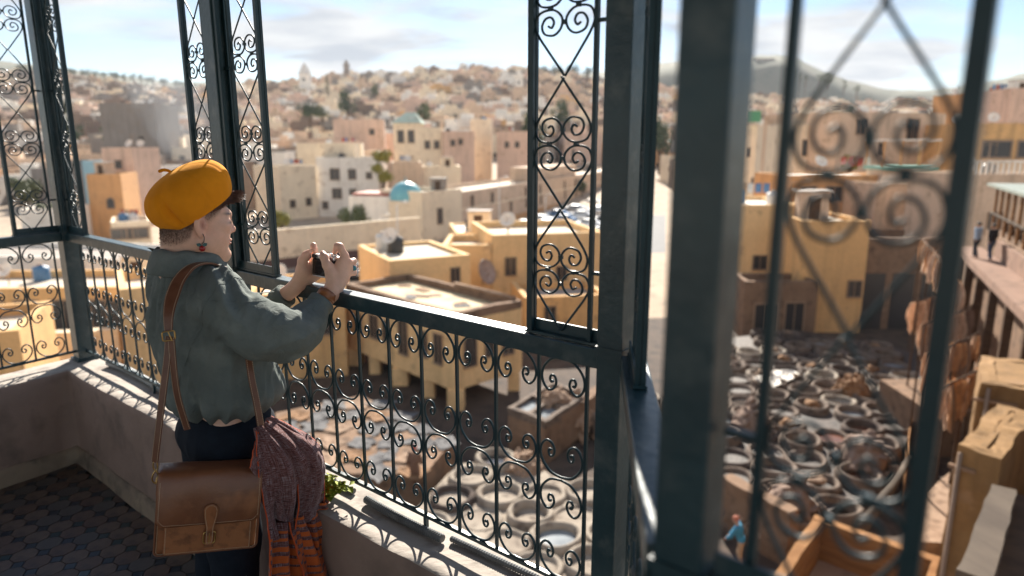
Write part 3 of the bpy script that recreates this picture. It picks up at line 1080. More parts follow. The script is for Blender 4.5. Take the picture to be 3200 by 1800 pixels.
def vnoise(x, y, z, seed=0):
    """smooth lattice noise, -1..1"""
    T = np.random.RandomState(seed).rand(64, 64, 64).astype(np.float32) * 2 - 1
    xi, yi, zi = np.floor(x).astype(int), np.floor(y).astype(int), np.floor(z).astype(int)
    fx, fy, fz = x - xi, y - yi, z - zi
    fx, fy, fz = [f * f * (3 - 2 * f) for f in (fx, fy, fz)]
    out = 0
    for a in (0, 1):
        for b in (0, 1):
            for c in (0, 1):
                w = (fx if a else 1 - fx) * (fy if b else 1 - fy) * (fz if c else 1 - fz)
                out = out + w * T[(xi + a) % 64, (yi + b) % 64, (zi + c) % 64]
    return out


# ------------------------------------------------------------------ small figures
M['skin_far'] = mat('skin_worker', (.42, .24, .16), .6)
CLOTH = {}


def cloth_mat(name, c):
    if name not in CLOTH: CLOTH[name] = mat('cloth_' + name, c, .9, tuple(x * .8 for x in c), 6, bump=.004, bscale=30)
    return CLOTH[name]


def small_person(loc, rz, label, top, bottom, pose='stand', cap=None, group=None):
    """figure of 1.72 m; facing +X"""
    t = empty('person', loc, rz, label, 'person', group)
    lean = .32 if pose == 'bend' else .0
    step = .14 if pose == 'walk' else .05
    def up(x, y, z):
        if z > .92:
            q = z - .92
            return (x + q * math.sin(lean) , y, .92 + q * math.cos(lean))
        return (x, y, z)
    sh = [up(0, s_ * .18, 1.42) for s_ in (-1, 1)]
    if pose == 'bend': hands = [(.42, -.14, .92), (.44, .14, .95)]; el = [(.28, -.22, 1.1), (.3, .22, 1.1)]
    elif pose == 'walk': hands = [(.22, -.24, .92), (-.14, .24, .88)]; el = [(.05, -.25, 1.12), (-.1, .25, 1.12)]
    else: hands = [(.24, -.12, 1.12), (.06, .25, .86)]; el = [(.06, -.26, 1.12), (-.02, .25, 1.12)]
    feet = [(step, -.09, .05), (-step, .09, .05)]
    knees = [(step * .7 + .04, -.09, .5), (-step * .3 + .03, .09, .5)]
    v = Vol((-.5, -.45, -.02), (.75, .45, 1.85), .022)
    hd = up(.02, 0, 1.62)
    v.ell(hd, (.095, .078, .115), k=.03)
    v.cap(up(.11, 0, 1.6), up(.11, 0, 1.58), .018, k=.02)
    v.cap(up(0, 0, 1.42), hd, .055, k=.04)
    v.ell(up(0, 0, 1.25), (.11, .17, .22), k=.06)
    v.ell((0, 0, .95), (.11, .155, .15), k=.06)
    for i, s_ in enumerate((-1, 1)):
        v.chain([sh[i], el[i], hands[i]], [.055, .045, .035], .03)
        hx = Vector(hands[i])
        v.cap(hx, hx + Vector((.06, 0, -.04)), .04, .025, .02)
        v.chain([(0, s_ * .09, .9), knees[i], feet[i]], [.085, .06, .045], .03)
        v.cap(feet[i], (feet[i][0] + .15, feet[i][1], .035), .045, .035, .02)
    V, Q = v.mesh()
    link_mesh('body', fast_mesh('body', V, Q, M['skin_far']), None, t)
    # clothes as shells
    w = Vol((-.5, -.45, -.02), (.75, .45, 1.85), .024)
    w.ell(up(0, 0, 1.24), (.135, .195, .25), k=.06); w.ell((0, 0, .98), (.135, .18, .14), k=.06)
    for i in range(2): w.chain([sh[i], el[i], tuple(Vector(el[i]).lerp(Vector(hands[i]), .75))], [.078, .066, .055], .04)
    V, Q = w.mesh(); link_mesh('shirt', fast_mesh('shirt', V, Q, top), None, t)
    w = Vol((-.5, -.45, -.02), (.75, .45, 1.2), .024)
    w.ell((0, 0, .92), (.13, .172, .14), k=.05)
    for i, s_ in enumerate((-1, 1)): w.chain([(0, s_ * .09, .88), knees[i], (feet[i][0], feet[i][1], .12)], [.105, .08, .065], .03)
    V, Q = w.mesh(); link_mesh('trousers', fast_mesh('trousers', V, Q, bottom), None, t)
    w = Vol((hd[0] - .2, -.2, hd[2] - .1), (hd[0] + .2, .2, hd[2] + .25), .02)
    w.ell((hd[0] - .015, 0, hd[2] + .045), (.108, .092, .095), k=.01)
    V, Q = w.mesh(); link_mesh('cap' if cap else 'hair', fast_mesh('hair', V, Q, cap or mat('hair_far', (.02, .016, .014), .7)), None, t)
    return t


from mathutils import noise as mnoise


def rough(o, cuts=6, amp=.03, scale=1.0, maxlen=None):
    """weather a straight-edged solid: subdivide and push its surface about"""
    me = o.data
    bm = bmesh.new(); bm.from_mesh(me)
    for _ in range(4):
        es = [e for e in bm.edges if e.calc_length() > (maxlen or .5)]
        if not es or len(bm.faces) > 6000: break
        bmesh.ops.subdivide_edges(bm, edges=es, cuts=1, use_grid_fill=True)
    off = Vector((rng.uniform(0, 50), rng.uniform(0, 50), 0))
    for v in bm.verts:
        p = v.co * scale + off
        d = mnoise.noise_vector(p * 1.0) * amp + mnoise.noise_vector(p * 3.1) * amp * .5
        v.co += d if v.co.z > .03 else Vector((d.x, d.y, 0))
    bm.to_mesh(me); bm.free(); me.update()
    return o

# ================================================================== TANNERY
def add_windows(t, L, H, items):
    for (x, y, z, ww, wh, rz, arch) in items:
        o = link_mesh('window', win_mesh(ww, wh, arch), None, t)
        o.location = (x, y, z); o.rotation_euler = (0, 0, rz)


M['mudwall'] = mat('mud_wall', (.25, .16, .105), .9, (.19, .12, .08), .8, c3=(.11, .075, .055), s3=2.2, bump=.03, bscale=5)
M['mudrim'] = mat('mud_rim', (.185, .14, .11), .75, (.115, .085, .068), 1.6, c3=(.05, .04, .035), s3=3, bump=.02, bscale=9)
M['limerim'] = mat('lime_rim', (.34, .29, .235), .8, (.24, .195, .155), 1.4, c3=(.11, .085, .068), s3=3, bump=.02, bscale=9)
M['mudrim_dark'] = mat('mud_rim_dark', (.10, .075, .062), .6, (.07, .052, .045), 1.6, c3=(.035, .03, .028), s3=3, bump=.02, bscale=9)
M['liq_brown'] = mat('dye_brown', (.075, .045, .032), .06, (.045, .028, .022), 3)
M['liq_red'] = mat('dye_red', (.16, .07, .042), .08, (.11, .046, .03), 3)
M['liq_lime'] = mat('lime_water', (.30, .32, .33), .04, (.20, .215, .225), 2)
M['liq_cream'] = mat('cream_water', (.52, .40, .25), .35, (.42, .31, .19), 2.5)
M['liq_dark'] = mat('dark_water', (.030, .032, .036), .03, (.05, .045, .045), 2)
M['hide_pale'] = mat('hide_pale', (.34, .235, .165), .8, (.26, .17, .115), 2.5, c3=(.18, .115, .08), s3=5, bump=.02, bscale=8)
M['hide_tan'] = mat('hide_tan', (.27, .155, .085), .8, (.21, .115, .06), 2.5, c3=(.14, .08, .045), s3=5, bump=.02, bscale=8)
def translucent(m, f):
    N, L = m.node_tree.nodes, m.node_tree.links
    b = N['Principled BSDF']; out = N['Material Output']
    tr = N.new('ShaderNodeBsdfTranslucent'); mx = N.new('ShaderNodeMixShader'); mx.inputs[0].default_value = f
    src = b.inputs['Base Color'].links[0].from_socket
    L.new(src, tr.inputs['Color']); L.new(b.outputs[0], mx.inputs[1]); L.new(tr.outputs[0], mx.inputs[2]); L.new(mx.outputs[0], out.inputs['Surface'])
M['hang_pale'] = mat('hanging_hide_pale', (.74, .54, .40), .85, (.60, .41, .29), 2.5, c3=(.42, .27, .18), s3=5, bump=.02, bscale=8)
M['hang_tan'] = mat('hanging_hide_tan', (.62, .36, .18), .85, (.50, .28, .14), 2.5, c3=(.34, .19, .10), s3=5, bump=.02, bscale=8)
for k_ in ('hang_pale', 'hang_tan'): translucent(M[k_], .38)
M['hide_grey'] = mat('hide_grey', (.17, .165, .165), .6, (.115, .11, .112), 2.5, c3=(.07, .067, .07), s3=4, bump=.02, bscale=8)
M['hide_wool'] = mat('hide_wool', (.27, .195, .155), .95, (.20, .14, .11), 4, bump=.05, bscale=14)
M['yard'] = mat('yard_floor', (.10, .072, .055), .7, (.065, .048, .04), .35, c3=(.035, .03, .028), s3=1.4, bump=.02, bscale=4)
M['timber'] = mat('timber', (.30, .155, .065), .75, (.21, .10, .04), 1.2, stretch=(1, 1, 6), bump=.012, bscale=9)
M['timber_dark'] = mat('timber_dark', (.11, .065, .04), .8, (.07, .042, .028), 2, stretch=(1, 1, 5), bump=.01)
M['oldwood'] = mat('old_wood', (.10, .078, .06), .85, (.065, .05, .04), 1.5, stretch=(1, .3, 1), bump=.01)
M['ochre_dark'] = plaster('plaster_ochre_dark', (.27, .155, .065), .5)
M['pinkfloor'] = mat('walkway_plaster', (.28, .18, .135), .9, (.22, .14, .105), .7, c3=(.16, .105, .08), s3=2.2, bump=.01)

M['wetmud'] = mat('wet_mud', (.085, .062, .05), .6, (.05, .038, .032), 1.2, c3=(.03, .025, .023), s3=3, bump=.02, bscale=7, spec=.25)
for k_ in ('mudwall', 'mudrim', 'mudrim_dark', 'limerim', 'hide_pale', 'hide_tan', 'hide_grey', 'hide_wool', 'yard', 'timber', 'timber_dark', 'oldwood', 'pinkfloor'):
    b_ = M[k_].node_tree.nodes['Principled BSDF']
    b_.inputs['Specular IOR Level'].default_value = .12
    b_.inputs['Roughness'].default_value = max(.85, b_.inputs['Roughness'].default_value)
# yard paving
poly = [gp(u, v, G) for (u, v) in [(700, 1120), (1100, 1105), (1640, 1010), (2280, 985), (2990, 985), (3300, 1300), (3300, 1900), (1500, 2300), (500, 2000)]]
mb = MB(); mb.v = [(p.x, p.y, G + .008) for p in poly]; mb.face(reversed(range(len(poly))))
tag(mb.build('yard', M['yard']), kind='structure')

# ---- the yellow building on pillars
base_c = gp(1422, 1284, G)
Yc = base_c.y
z_roof = at(1422, 990, Yc).z
z_arc = at(1422, 1222, Yc).z
cN = Vector((base_c.x, base_c.y))
pL = gp(1077, 892, z_roof - .0); pR = gp(1631, 945, z_roof)
cL, cR = Vector((pL.x, pL.y)), Vector((pR.x, pR.y))
eL = (cL - cN); eR = (cR - cN)
LL, LR = eL.length, eR.length
eL.normalize(); eR.normalize()
t = empty('tannery_building', (cN.x, cN.y, G), 0, 'yellow two-storey tannery building standing on thick pillars above the vats', 'building')
def PL(a, b): q = eL * a + eR * b; return (q.x, q.y)
hA, hR = z_arc - G, z_roof - G
q = [PL(0, 0), PL(0, LR), PL(LL, LR), PL(LL, 0)]
if (Vector(q[1]) - Vector(q[0])).cross(Vector(q[2]) - Vector(q[1])) < 0: q = q[::-1]
mb = MB(); mb.prism(q, hA, hR - .3)
rough(mb.build('wall', M['yellow'], t), amp=.035, maxlen=.7)
# parapet rim pieces and light roof
def rim(a0, b0, a1, b1, w=.35, h=.42):
    p0, p1 = PL(a0, b0), PL(a1, b1)
    mb.bar((p0[0], p0[1], hR - .09), (p1[0], p1[1], hR - .09), w, h)
mb = MB()
rim(0.0, .17, LL, .17); rim(0, LR - .17, LL, LR - .17); rim(.17, .36, .17, LR - .36); rim(LL - .17, .36, LL - .17, LR - .36)
rough(mb.build('parapet', M['mudwall'], t), amp=.05, maxlen=.4)
mb = MB()
for a0, a1, b0, b1, dz in ((.4, LL - .4, .4, LR - .4, 0),):
    mb.prism([PL(a0, b0), PL(a0, b1), PL(a1, b1), PL(a1, b0)][::(-1 if (Vector(PL(a0, b1)) - Vector(PL(a0, b0))).cross(Vector(PL(a1, b1)) - Vector(PL(a0, b1))) < 0 else 1)], hR - .298, hR - .24)
mb.build('roof', mat('roof_limewash', (.60, .48, .30), .9, (.50, .37, .21), .45, c3=(.36, .26, .16), s3=.9), t)
# pillars + recessed dark wall
for side, LEN in (('L', LL), ('R', LR)):
    n = int(LEN / 2.3)
    for k in range(n + 1):
        s_ = LEN * k / n
        if side == 'R' and k == 0: continue
        a, b = (min(max(s_, .28), LL - .28), .3) if side == 'L' else (.3, min(max(s_, .3), LR - .3))
        if side == 'R' and k == n: b = LR - .3
        p = PL(a, b)
        wdt = .62 if k % 2 else .85
        o = MB().prism([(p[0] - wdt / 2, p[1] - wdt / 2), (p[0] + wdt / 2, p[1] - wdt / 2), (p[0] + wdt / 2, p[1] + wdt / 2), (p[0] - wdt / 2, p[1] + wdt / 2)], 0, hA - .002).build('pillar', M['yellow'], t)
        rough(o, amp=.04, maxlen=.45)
qq = [PL(3.4, 3.4), PL(3.4, LR - .2), PL(LL - .2, LR - .2), PL(LL - .2, 3.4)]
if (Vector(qq[1]) - Vector(qq[0])).cross(Vector(qq[2]) - Vector(qq[1])) < 0: qq = qq[::-1]
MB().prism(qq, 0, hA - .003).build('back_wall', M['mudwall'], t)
rzL = math.atan2(eL.y, eL.x); rzR = math.atan2(eR.y, eR.x)
items = []
hh = hR - hA
for f, ww, wh, ar in ((.12, .62, 1.5, False), (.24, .6, 1.3, False), (.42, .75, 1.9, False), (.58, .6, 1.1, False), (.70, .8, 1.3, False), (.86, .5, .8, False)):
    p = PL(LL * f, 0); items.append((p[0], p[1], hA + hh * .5, ww, wh, rzL + math.pi, ar))
for f, ww, wh, ar in ((.22, .8, 1.7, True), (.5, .6, 1.2, True), (.78, .7, 1.4, False)):
    p = PL(0, LR * f); items.append((p[0], p[1], hA + hh * .5, ww, wh, rzR, ar))
add_windows(t, LL, hR, items)

# things left on the roof
RQ = random.Random(31)
for k in range(9):
    a_r, b_r = RQ.uniform(1.2, LL - 1.2), RQ.uniform(1.0, LR - 1.0)
    p = PL(a_r, b_r)
    w_ = RQ.uniform(.5, 1.3); l_ = RQ.uniform(.4, .9)
    o = MB().box(-w_ / 2, w_ / 2, -l_ / 2, l_ / 2, 0, .03).build('drying_sheet', M[RQ.choice(['hide_pale', 'hide_tan', 'hide_grey'])])
    o.location = (cN.x + p[0], cN.y + p[1], G + hR - .235 + .004 * k); o.rotation_euler = (0, 0, RQ.uniform(0, 3))
    bevel(o, .01); tag(o, 'hide laid out on the limewashed roof of the pillared building', 'hide', 'hides on the limewashed roof')
p0, p1, p2 = PL(LL * .52, LR - .2), PL(LL * .2, LR - .35), PL(.3, LR - .2)
mb = MB(); mb.tube([(cN.x + p0[0], cN.y + p0[1], G + hR + .22), (cN.x + p1[0], cN.y + p1[1], G + hR + .26), (cN.x + p2[0], cN.y + p2[1], G + hR + .2)], .12, 8)
tag(mb.build('roof_pipe', M['hide_pale'], smooth=True), 'thick pale clay pipe along the roof edge of the pillared building', 'pipe')
# ---- yellow flat-roofed neighbours
hero('tannery_house', 'yellow flat-roofed tannery house with one dark window', 'house', 1538, 50, 1885, 52, 735, 9, 'yellow', 'roof_light', [(.16, .62, .8, 1.3), (.62, .5, .8, 1.2)], base=G)
hero('tannery_house', 'small yellow block with pale roof rim beside the round dish', 'house', 1382, 50, 1536, 50, 765, 6, 'yellow', 'roof_light', [], base=G)
t = hero('tannery_house', 'low yellow house with bright limewashed roof', 'house', 1425, 63, 1620, 64, 728, 8, 'yellow', 'white', [(.5, .6, .8, 1.0)], base=G, para=.25)
t = hero('tannery_house', 'broad low yellow house with pale roof patch', 'house', 1215, 42, 1470, 44.5, 815, 7.5, 'yellow', 'roof_light', [(.8, .78, .6, .9), (.3, .7, .6, .9)], base=G, para=.3)
hero('tannery_house', 'narrow ochre wall block behind the tannery building', 'house', 1640, 43, 1900, 44, 930, 5, 'ochre', 'roof_grey', [(.3, .6, .7, 1.2)], base=G)
p = at(1508, 868, 49)
t = empty('satellite_dish', (p.x, 48.9, at(1508, 890, 48.9).z), .5, 'large round rusty dish beside the yellow block', 'dish')
Mx = Matrix.Translation((0, -.3, .95)) @ Matrix.Rotation(R(68), 4, 'X') @ Matrix.Rotation(R(25), 4, 'Y')
MB().lathe([(.05, 0), (.5, .06), (.8, .17), (.95, .28), (.93, .32), (.75, .2), (.05, .06)], 20, M=Mx).build('reflector', mat('dish_rust', (.42, .32, .27), .6, (.3, .2, .16), 3), t, smooth=True)
MB().tube([(0, 0, 0), (0, 0, .9)], .07, 7).build('mast', M['frame'], t)
MB().bar((0, -.35, .5), (.1, -1.0, 1.1), .05).build('feed_arm', M['frame'], t)

# ---- left of the woman
hero('street_warehouse', 'long whitewashed warehouse with grey roof across the street', 'building', -260, 63, 470, 60, 795, 9, 'white', 'roof_grey', [], base=G)
t = hero('street_shop', 'tan shop building with dark doorways across the yard', 'building', -260, 45, 480, 46, 905, 7, 'ochre', 'roof_light', [(.45, .33, 1.5, 2.6), (.60, .33, 1.5, 2.6), (.72, .38, 2.2, 2.2), (.86, .33, 2.0, 2.4), (.3, .33, 1.6, 2.4)], base=G)
hero('yard_house', 'plain yellow house standing behind the photographer', 'house', 372, 33, 760, 36, 905, 6, 'yellow', 'roof_light', [(.75, .6, .8, 1.2)], base=G)
hero('yard_house', 'orange yellow house with two small windows left of the tannery building', 'house', 760, 36, 1075, 37, 925, 6, 'ochre', 'roof_light', [(.50, .62, .5, .8), (.66, .62, .5, .8), (.82, .6, .5, .8), (.3, .6, .6, 1.0)], base=G)
hero('yard_house', 'orange house block below the left balustrade', 'house', -180, 27, 62, 28, 1052, 6, 'ochre', 'roof_light', [], base=G)
t = hero('terrace_wall', 'low pale terrace wall before the left shop', 'wall', -200, 34, 372, 36, 1062, .6, 'cream', 'cream', [], para=.05, th=.2, base=G)

# ---- right-hand tannery blocks
hero('tannery_block', 'plain tall ochre block with one small window over the vats', 'building', 2510, 46, 2722, 46, 690, 7, 'ochre', 'roof_light', [(.86, .40, .9, 1.1)], base=G, para=.35)
hero('tannery_block', 'bright yellow block with single window beside the near post', 'building', 2300, 50, 2510, 50, 640, 8, 'yellow', 'white', [(.42, .50, 1.0, 1.0), (.6, .2, 1.2, 2.0)], base=G, para=.35)
hero('tannery_shed', 'low brown shed row with long white roof edge', 'building', 2462, 57, 2790, 58, 548, 6, 'brick', 'white', [(.2, .85, 1.4, 1.2), (.45, .85, 1.4, 1.2), (.7, .85, 1.4, 1.2)], base=G, para=.2)
hero('tannery_block', 'large plain tan wall behind the hanging hides', 'building', 2745, 54, 2990, 56, 572, 8, 'sand', 'roof_grey', [(.5, .82, .8, 1.0)], base=G)
t = hero('arcade_building', 'brown arcade with three dark panels for shaded openings behind the vats', 'building', 2700, 47, 2990, 47, 745, 5, 'mudwall', 'roof_grey', [], base=G)
L, H, D = rect_tree_dims(t)
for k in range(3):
    MB().box(L * (.04 + .32 * k), L * (.28 + .32 * k), -.03, .3, 0, H * .62).build('shade_panel', M['glass'], t)  # dark panels on the wall stand in for shade inside the arches
t = hero('lean_to', 'low lean-to shelter with dark openings before the ochre block', 'building', 2330, 44.5, 2560, 44.5, 880, 3, 'mudwall', 'timber', [(.3, .35, 1.4, 2.0), (.7, .35, 1.2, 2.2)], base=G)
# roof canopy on posts
p0 = at(2765, 440, 57); p1 = at(2945, 440, 57)
zt0 = at(2765, 520, 57).z
t = empty('roof_canopy', (p0.x, 57, zt0), 0, 'thin white canopy on slim posts over a roof terrace', 'canopy')
W_ = p1.x - p0.x; Hh = p0.z - zt0
MB().box(0, W_, 0, 3, Hh, Hh + .12).build('canopy', M['white'], t)
for x in (.1, W_ * .33, W_ * .66, W_ - .1):
    for y in (.1, 2.9): MB().box(x - .06, x + .06, y - .06, y + .06, 0, Hh).build('post', M['brick'], t)
MB().box(0, W_, 0, 3, -.3, -.002).build('deck', M['greenroof'], t)
MB().box(.2, W_ - .2, .3, 2.8, -zt0 + G, -.302).build('support_wall', M['sand'], t)

# ---- vats
vr = random.Random(9)


def vat_mesh(seed, ro=.72, ri=.52, h=1.0):
    r_ = random.Random(seed)
    n = 22
    ph = [r_.uniform(0, 6.28) for _ in range(3)]
    prof = [(ro + .05, 0), (ro + .02, h * .5), (ro, h - .1), (ro - .05, h - .015), ((ro + ri) / 2, h + .01), (ri + .05, h - .02), (ri, h - .1), (ri - .02, h - .5)]
    mb = MB()
    for rr, z in prof:
        for k in range(n):
            a = 2 * math.pi * k / n
            w = 1 + .035 * math.sin(2 * a + ph[0]) + .025 * math.sin(3 * a + ph[1])
            zz = z + (.02 * math.sin(2 * a + ph[2]) if z > h * .4 else 0)
            mb.v.append((rr * w * math.cos(a), rr * w * math.sin(a), zz))
    for i in range(len(prof) - 1):
        for k in range(n):
            k2 = (k + 1) % n
            mb.face([i * n + k, i * n + k2, (i + 1) * n + k2, (i + 1) * n + k])
    return mb.mesh('rim', M['mudrim'], True)


vat_meshes = [vat_mesh(s_) for s_ in range(5)]
liq_me = MB().lathe([(.52, 0), (.52, .012)], 20).mesh('liquid', M['liq_brown'])
heap_v = Vol((-.6, -.6, -.1), (.6, .6, .6), .06)
for k in range(16):
    a = vr.uniform(0, 6.28); q = vr.random() * .35
    heap_v.ell((math.cos(a) * q, math.sin(a) * q, vr.uniform(.02, .3)), (vr.uniform(.12, .25), vr.uniform(.1, .2), vr.uniform(.06, .13)), rotz(vr.uniform(0, 3)), k=.05)
V_, Q_ = heap_v.mesh()
heap_me = fast_mesh('hide_heap', V_, Q_, M['hide_pale'])


def in_poly(x, y, P):
    c = False
    for i in range(len(P)):
        x0, y0 = P[i]; x1, y1 = P[i - 1]
        if (y0 > y) != (y1 > y) and x < (x1 - x0) * (y - y0) / (y1 - y0) + x0: c = not c
    return c


LIQW = {'liq_brown': 'dark brown dye', 'liq_red': 'reddish dye', 'liq_lime': 'grey lime water', 'liq_cream': 'creamy water', 'liq_dark': 'black water'}


def vat_field(pxpoly, pitch, ang, rimm, liqs, wts, word, group, zoff=0.0, sc_=1.0, heap_p=.0):
    g = [gp(u, v, G + 1.0 + zoff) for (u, v) in pxpoly]
    g = [(p.x, p.y) for p in g]
    xs = [p[0] for p in g]; yy = [p[1] for p in g]
    ca, sa = math.cos(ang), math.sin(ang)
    n = 60
    cx, cy = sum(xs) / len(xs), sum(yy) / len(yy)
    cnt = 0
    for i in range(-n, n):
        for j in range(-n, n):
            a = pitch * (i + .5 * (j % 2)); b = pitch * .866 * j
            x = cx + a * ca - b * sa + vr.uniform(-.12, .12); y = cy + a * sa + b * ca + vr.uniform(-.12, .12)
            if not in_poly(x, y, g) or vr.random() < .05: continue
            lq = vr.choices(liqs, wts)[0]
            lz = vr.uniform(.52, .84); lw_ = 'brimming with' if lz > .76 else ('holding' if lz > .64 else 'sunk deep with')
            rm = vr.choices([rimm, M['mudrim_dark'], M['limerim']], [7, 2, 1])[0]
            wd_ = word if rm is rimm else ('dark stained' if rm is M['mudrim_dark'] else 'lime-crusted')
            t = empty('vat', (x, y, G + .01), vr.uniform(0, 6.28), 'round %s vat %s %s in the %s' % (wd_, lw_, LIQW[lq], 'brown honeycomb' if 'brown' in word else 'pale cluster below the balustrade'), 'vat', group)
            s_ = sc_ * vr.uniform(.96, 1.06)
            t.scale = (s_ * vr.uniform(.94, 1.06), s_, vr.uniform(.85, 1.18) * (1 + zoff))
            o = link_mesh('rim', vr.choice(vat_meshes), None, t); set_mat(o, rm)
            o = link_mesh('liquid', liq_me, None, t); o.location = (0, 0, lz); set_mat(o, M[lq])
            if vr.random() < heap_p:
                hp = link_mesh('hide_heap', heap_me, None, None)
                hp.location = (x, y, G + .85); hp.rotation_euler = (0, 0, vr.uniform(0, 6))
                q = vr.uniform(.7, 1.0); hp.scale = (q, q, q)
                hm = vr.choice(['hide_pale', 'hide_wool', 'hide_tan'])
                set_mat(hp, M[hm])
                tag(hp, 'crumpled heap of %s hides soaking in a vat' % {'hide_pale': 'pale', 'hide_wool': 'woolly', 'hide_tan': 'tan'}[hm], 'hides', 'hides soaking in the vats')
            cnt += 1
    return cnt


c1 = vat_field([(2250, 1060), (2480, 1030), (2760, 1075), (2905, 1120), (2890, 1240), (2810, 1420), (2690, 1560), (2480, 1640), (2330, 1600), (2120, 1480), (2080, 1250)], 1.74, .35, M['mudrim'], ['liq_brown', 'liq_dark', 'liq_red', 'liq_lime'], [4, 4, 1.5, 2], 'brown mud', 'brown mud vats in the honeycomb', heap_p=.16, sc_=1.14)
c2 = vat_field([(1290, 1590), (1430, 1440), (1620, 1425), (1790, 1500), (1990, 1560), (2000, 1900), (1700, 1960), (1450, 1720)], 1.62, .1, M['limerim'], ['liq_lime', 'liq_cream', 'liq_brown', 'liq_dark'], [3, 2, 3, 3], 'lime-crusted', 'lime-crusted vats below the balustrade', sc_=1.12, heap_p=.05)
c3 = vat_field([(1880, 1240), (2080, 1230), (2080, 1420), (1900, 1450)], 1.74, .2, M['mudrim'], ['liq_brown', 'liq_dark', 'liq_lime'], [3, 2, 1], 'brown mud', 'brown mud vats in the honeycomb', heap_p=.2, sc_=1.14)
print('vats', c1, c2, c3)

# packed mud between the vats
for pts, mt, h_ in (([(2250, 1060), (2480, 1030), (2760, 1075), (2905, 1120), (2890, 1240), (2810, 1420), (2690, 1560), (2480, 1640), (2330, 1600), (2120, 1480), (2080, 1250)], 'wetmud', .74), ([(1300, 1590), (1430, 1450), (1620, 1435), (1790, 1510), (1980, 1570), (1990, 1880), (1700, 1930), (1450, 1710)], 'limerim', .86)):
    g = [gp(u, v, G + h_) for u, v in pts]
    pp = [(p.x, p.y) for p in g]
    if sum((pp[i - 1][0] * pp[i][1] - pp[i][0] * pp[i - 1][1]) for i in range(len(pp))) < 0: pp = pp[::-1]
    o = rough(MB().prism(pp, G + .012, G + h_).build('vat_bed', M[mt]), amp=.05, maxlen=1.0)
    tag(o, kind='structure')

# ---- raised tank with square wells
tz = G + 1.9
k1, k2, k4 = gp(1588, 1272, tz), gp(1702, 1206, tz), gp(1706, 1318, tz)
ex = (k2 - k1); ey = (k4 - k1)
t = empty('mud_tank', (k1.x, k1.y, G), 0, 'tall square mud tank with pools of grey water on top', 'tank')
def TP(a, b, z): q = ex * a + ey * b; return (q.x, q.y, z)
def tank_piece(mb, a0, a1, b0, b1, z0, z1):
    P_ = [TP(a0, b0, 0), TP(a1, b0, 0), TP(a1, b1, 0), TP(a0, b1, 0)]
    pp = [(p[0], p[1]) for p in P_]
    if sum((pp[i - 1][0] * pp[i][1] - pp[i][0] * pp[i - 1][1]) for i in range(4)) < 0: pp = pp[::-1]
    mb.prism(pp, z0, z1)
mb = MB(); tank_piece(mb, 0, 1.25, 0, 1.0, .012, 1.55); rough(mb.build('base', M['mudwall'], t), amp=.06, maxlen=.4)
mb = MB()
for a0, a1, b0, b1 in ((0, 1.25, 0, .09), (0, 1.25, .91, 1.0), (0, .09, .09, .91), (1.16, 1.25, .09, .91), (.55, .65, .09, .91), (.09, .55, .45, .55)):
    tank_piece(mb, a0, a1, b0, b1, 1.552, 1.9)
rough(mb.build('rim', M['mudrim'], t), amp=.05, maxlen=.3)
for a0, a1, b0, b1, mt in ((.092, .548, .552, .908, 'liq_lime'), (.092, .548, .092, .448, 'liq_lime'), (.652, 1.158, .092, .908, 'liq_brown')):
    mb = MB(); tank_piece(mb, a0, a1, b0, b1, 1.552, 1.72); mb.build('water', M[mt], t)


def hide_pile(loc, r_, h, seed, mt, label, group=None):
    q = random.Random(seed)
    v = Vol((-r_ * 1.5, -r_ * 1.5, -.05), (r_ * 1.5, r_ * 1.5, h * 1.6), max(.035, r_ * .05))
    v.ell((0, 0, h * .28), (r_ * .72, r_ * .72, h * .5), k=.1)
    for k in range(70):
        a = q.uniform(0, 6.28); e = q.random() ** .5
        z = h * (1 - e * e) * q.uniform(.6, 1.0)
        v.ell((math.cos(a) * e * r_, math.sin(a) * e * r_, z), (q.uniform(.12, .36) * r_, q.uniform(.10, .22) * r_, q.uniform(.05, .12) * r_), rotz(q.uniform(0, 3)) @ roty(q.uniform(-1.1, 1.1)), k=.025)
    V, Q = v.mesh()
    o = link_mesh('hide_pile', fast_mesh('hide_pile', V, Q, M[mt]))
    o.location = loc
    return tag(o, label, 'hides', group)


p = gp(1790, 1330, G); hide_pile((p.x, p.y - 1.0, G + .01), 1.0, 2.1, 1, 'hide_pale', 'tall round bundle of pale hides beside the square tank')
p = gp(1735, 1248, tz); hide_pile((p.x, p.y, G + 1.7), .75, .7, 2, 'hide_pale', 'loose heap of pale hides on the square tank')
p = gp(2352, 1330, G + 1); hide_pile((p.x, p.y, G + .6), .95, 1.6, 3, 'hide_wool', 'pinkish woolly heap of hides on the far side of the vats')
p = gp(2465, 1590, G + 1); hide_pile((p.x, p.y, G + .6), 1.05, 1.6, 4, 'hide_wool', 'ruffled woolly stack of hides on the near vats')
p = gp(2395, 1590, G + 1); hide_pile((p.x - .3, p.y - .2, G + .6), .75, 1.1, 14, 'hide_pale', 'small ruffled heap of pale hides beside the woolly stack')
p = gp(2700, 1430, G + 1); hide_pile((p.x, p.y, G + .6), 1.1, 1.4, 5, 'hide_wool', 'broad woolly heap of hides near the plank fence')
p = gp(2665, 1215, G + 1); hide_pile((p.x, p.y, G + .6), .9, 1.2, 6, 'hide_tan', 'brown heap of hides amid the vats')
p = gp(2840, 1010, G); hide_pile((p.x, p.y, G + .01), 1.4, 1.5, 7, 'hide_wool', 'dim grey heap of hides before the arcade')
p = gp(1640, 1560, G + 1); hide_pile((p.x, p.y + 2.6, G + .6), .8, 1.0, 8, 'hide_pale', 'reddish pale heap of hides by the lime vats')
p = gp(1700, 1470, G); 
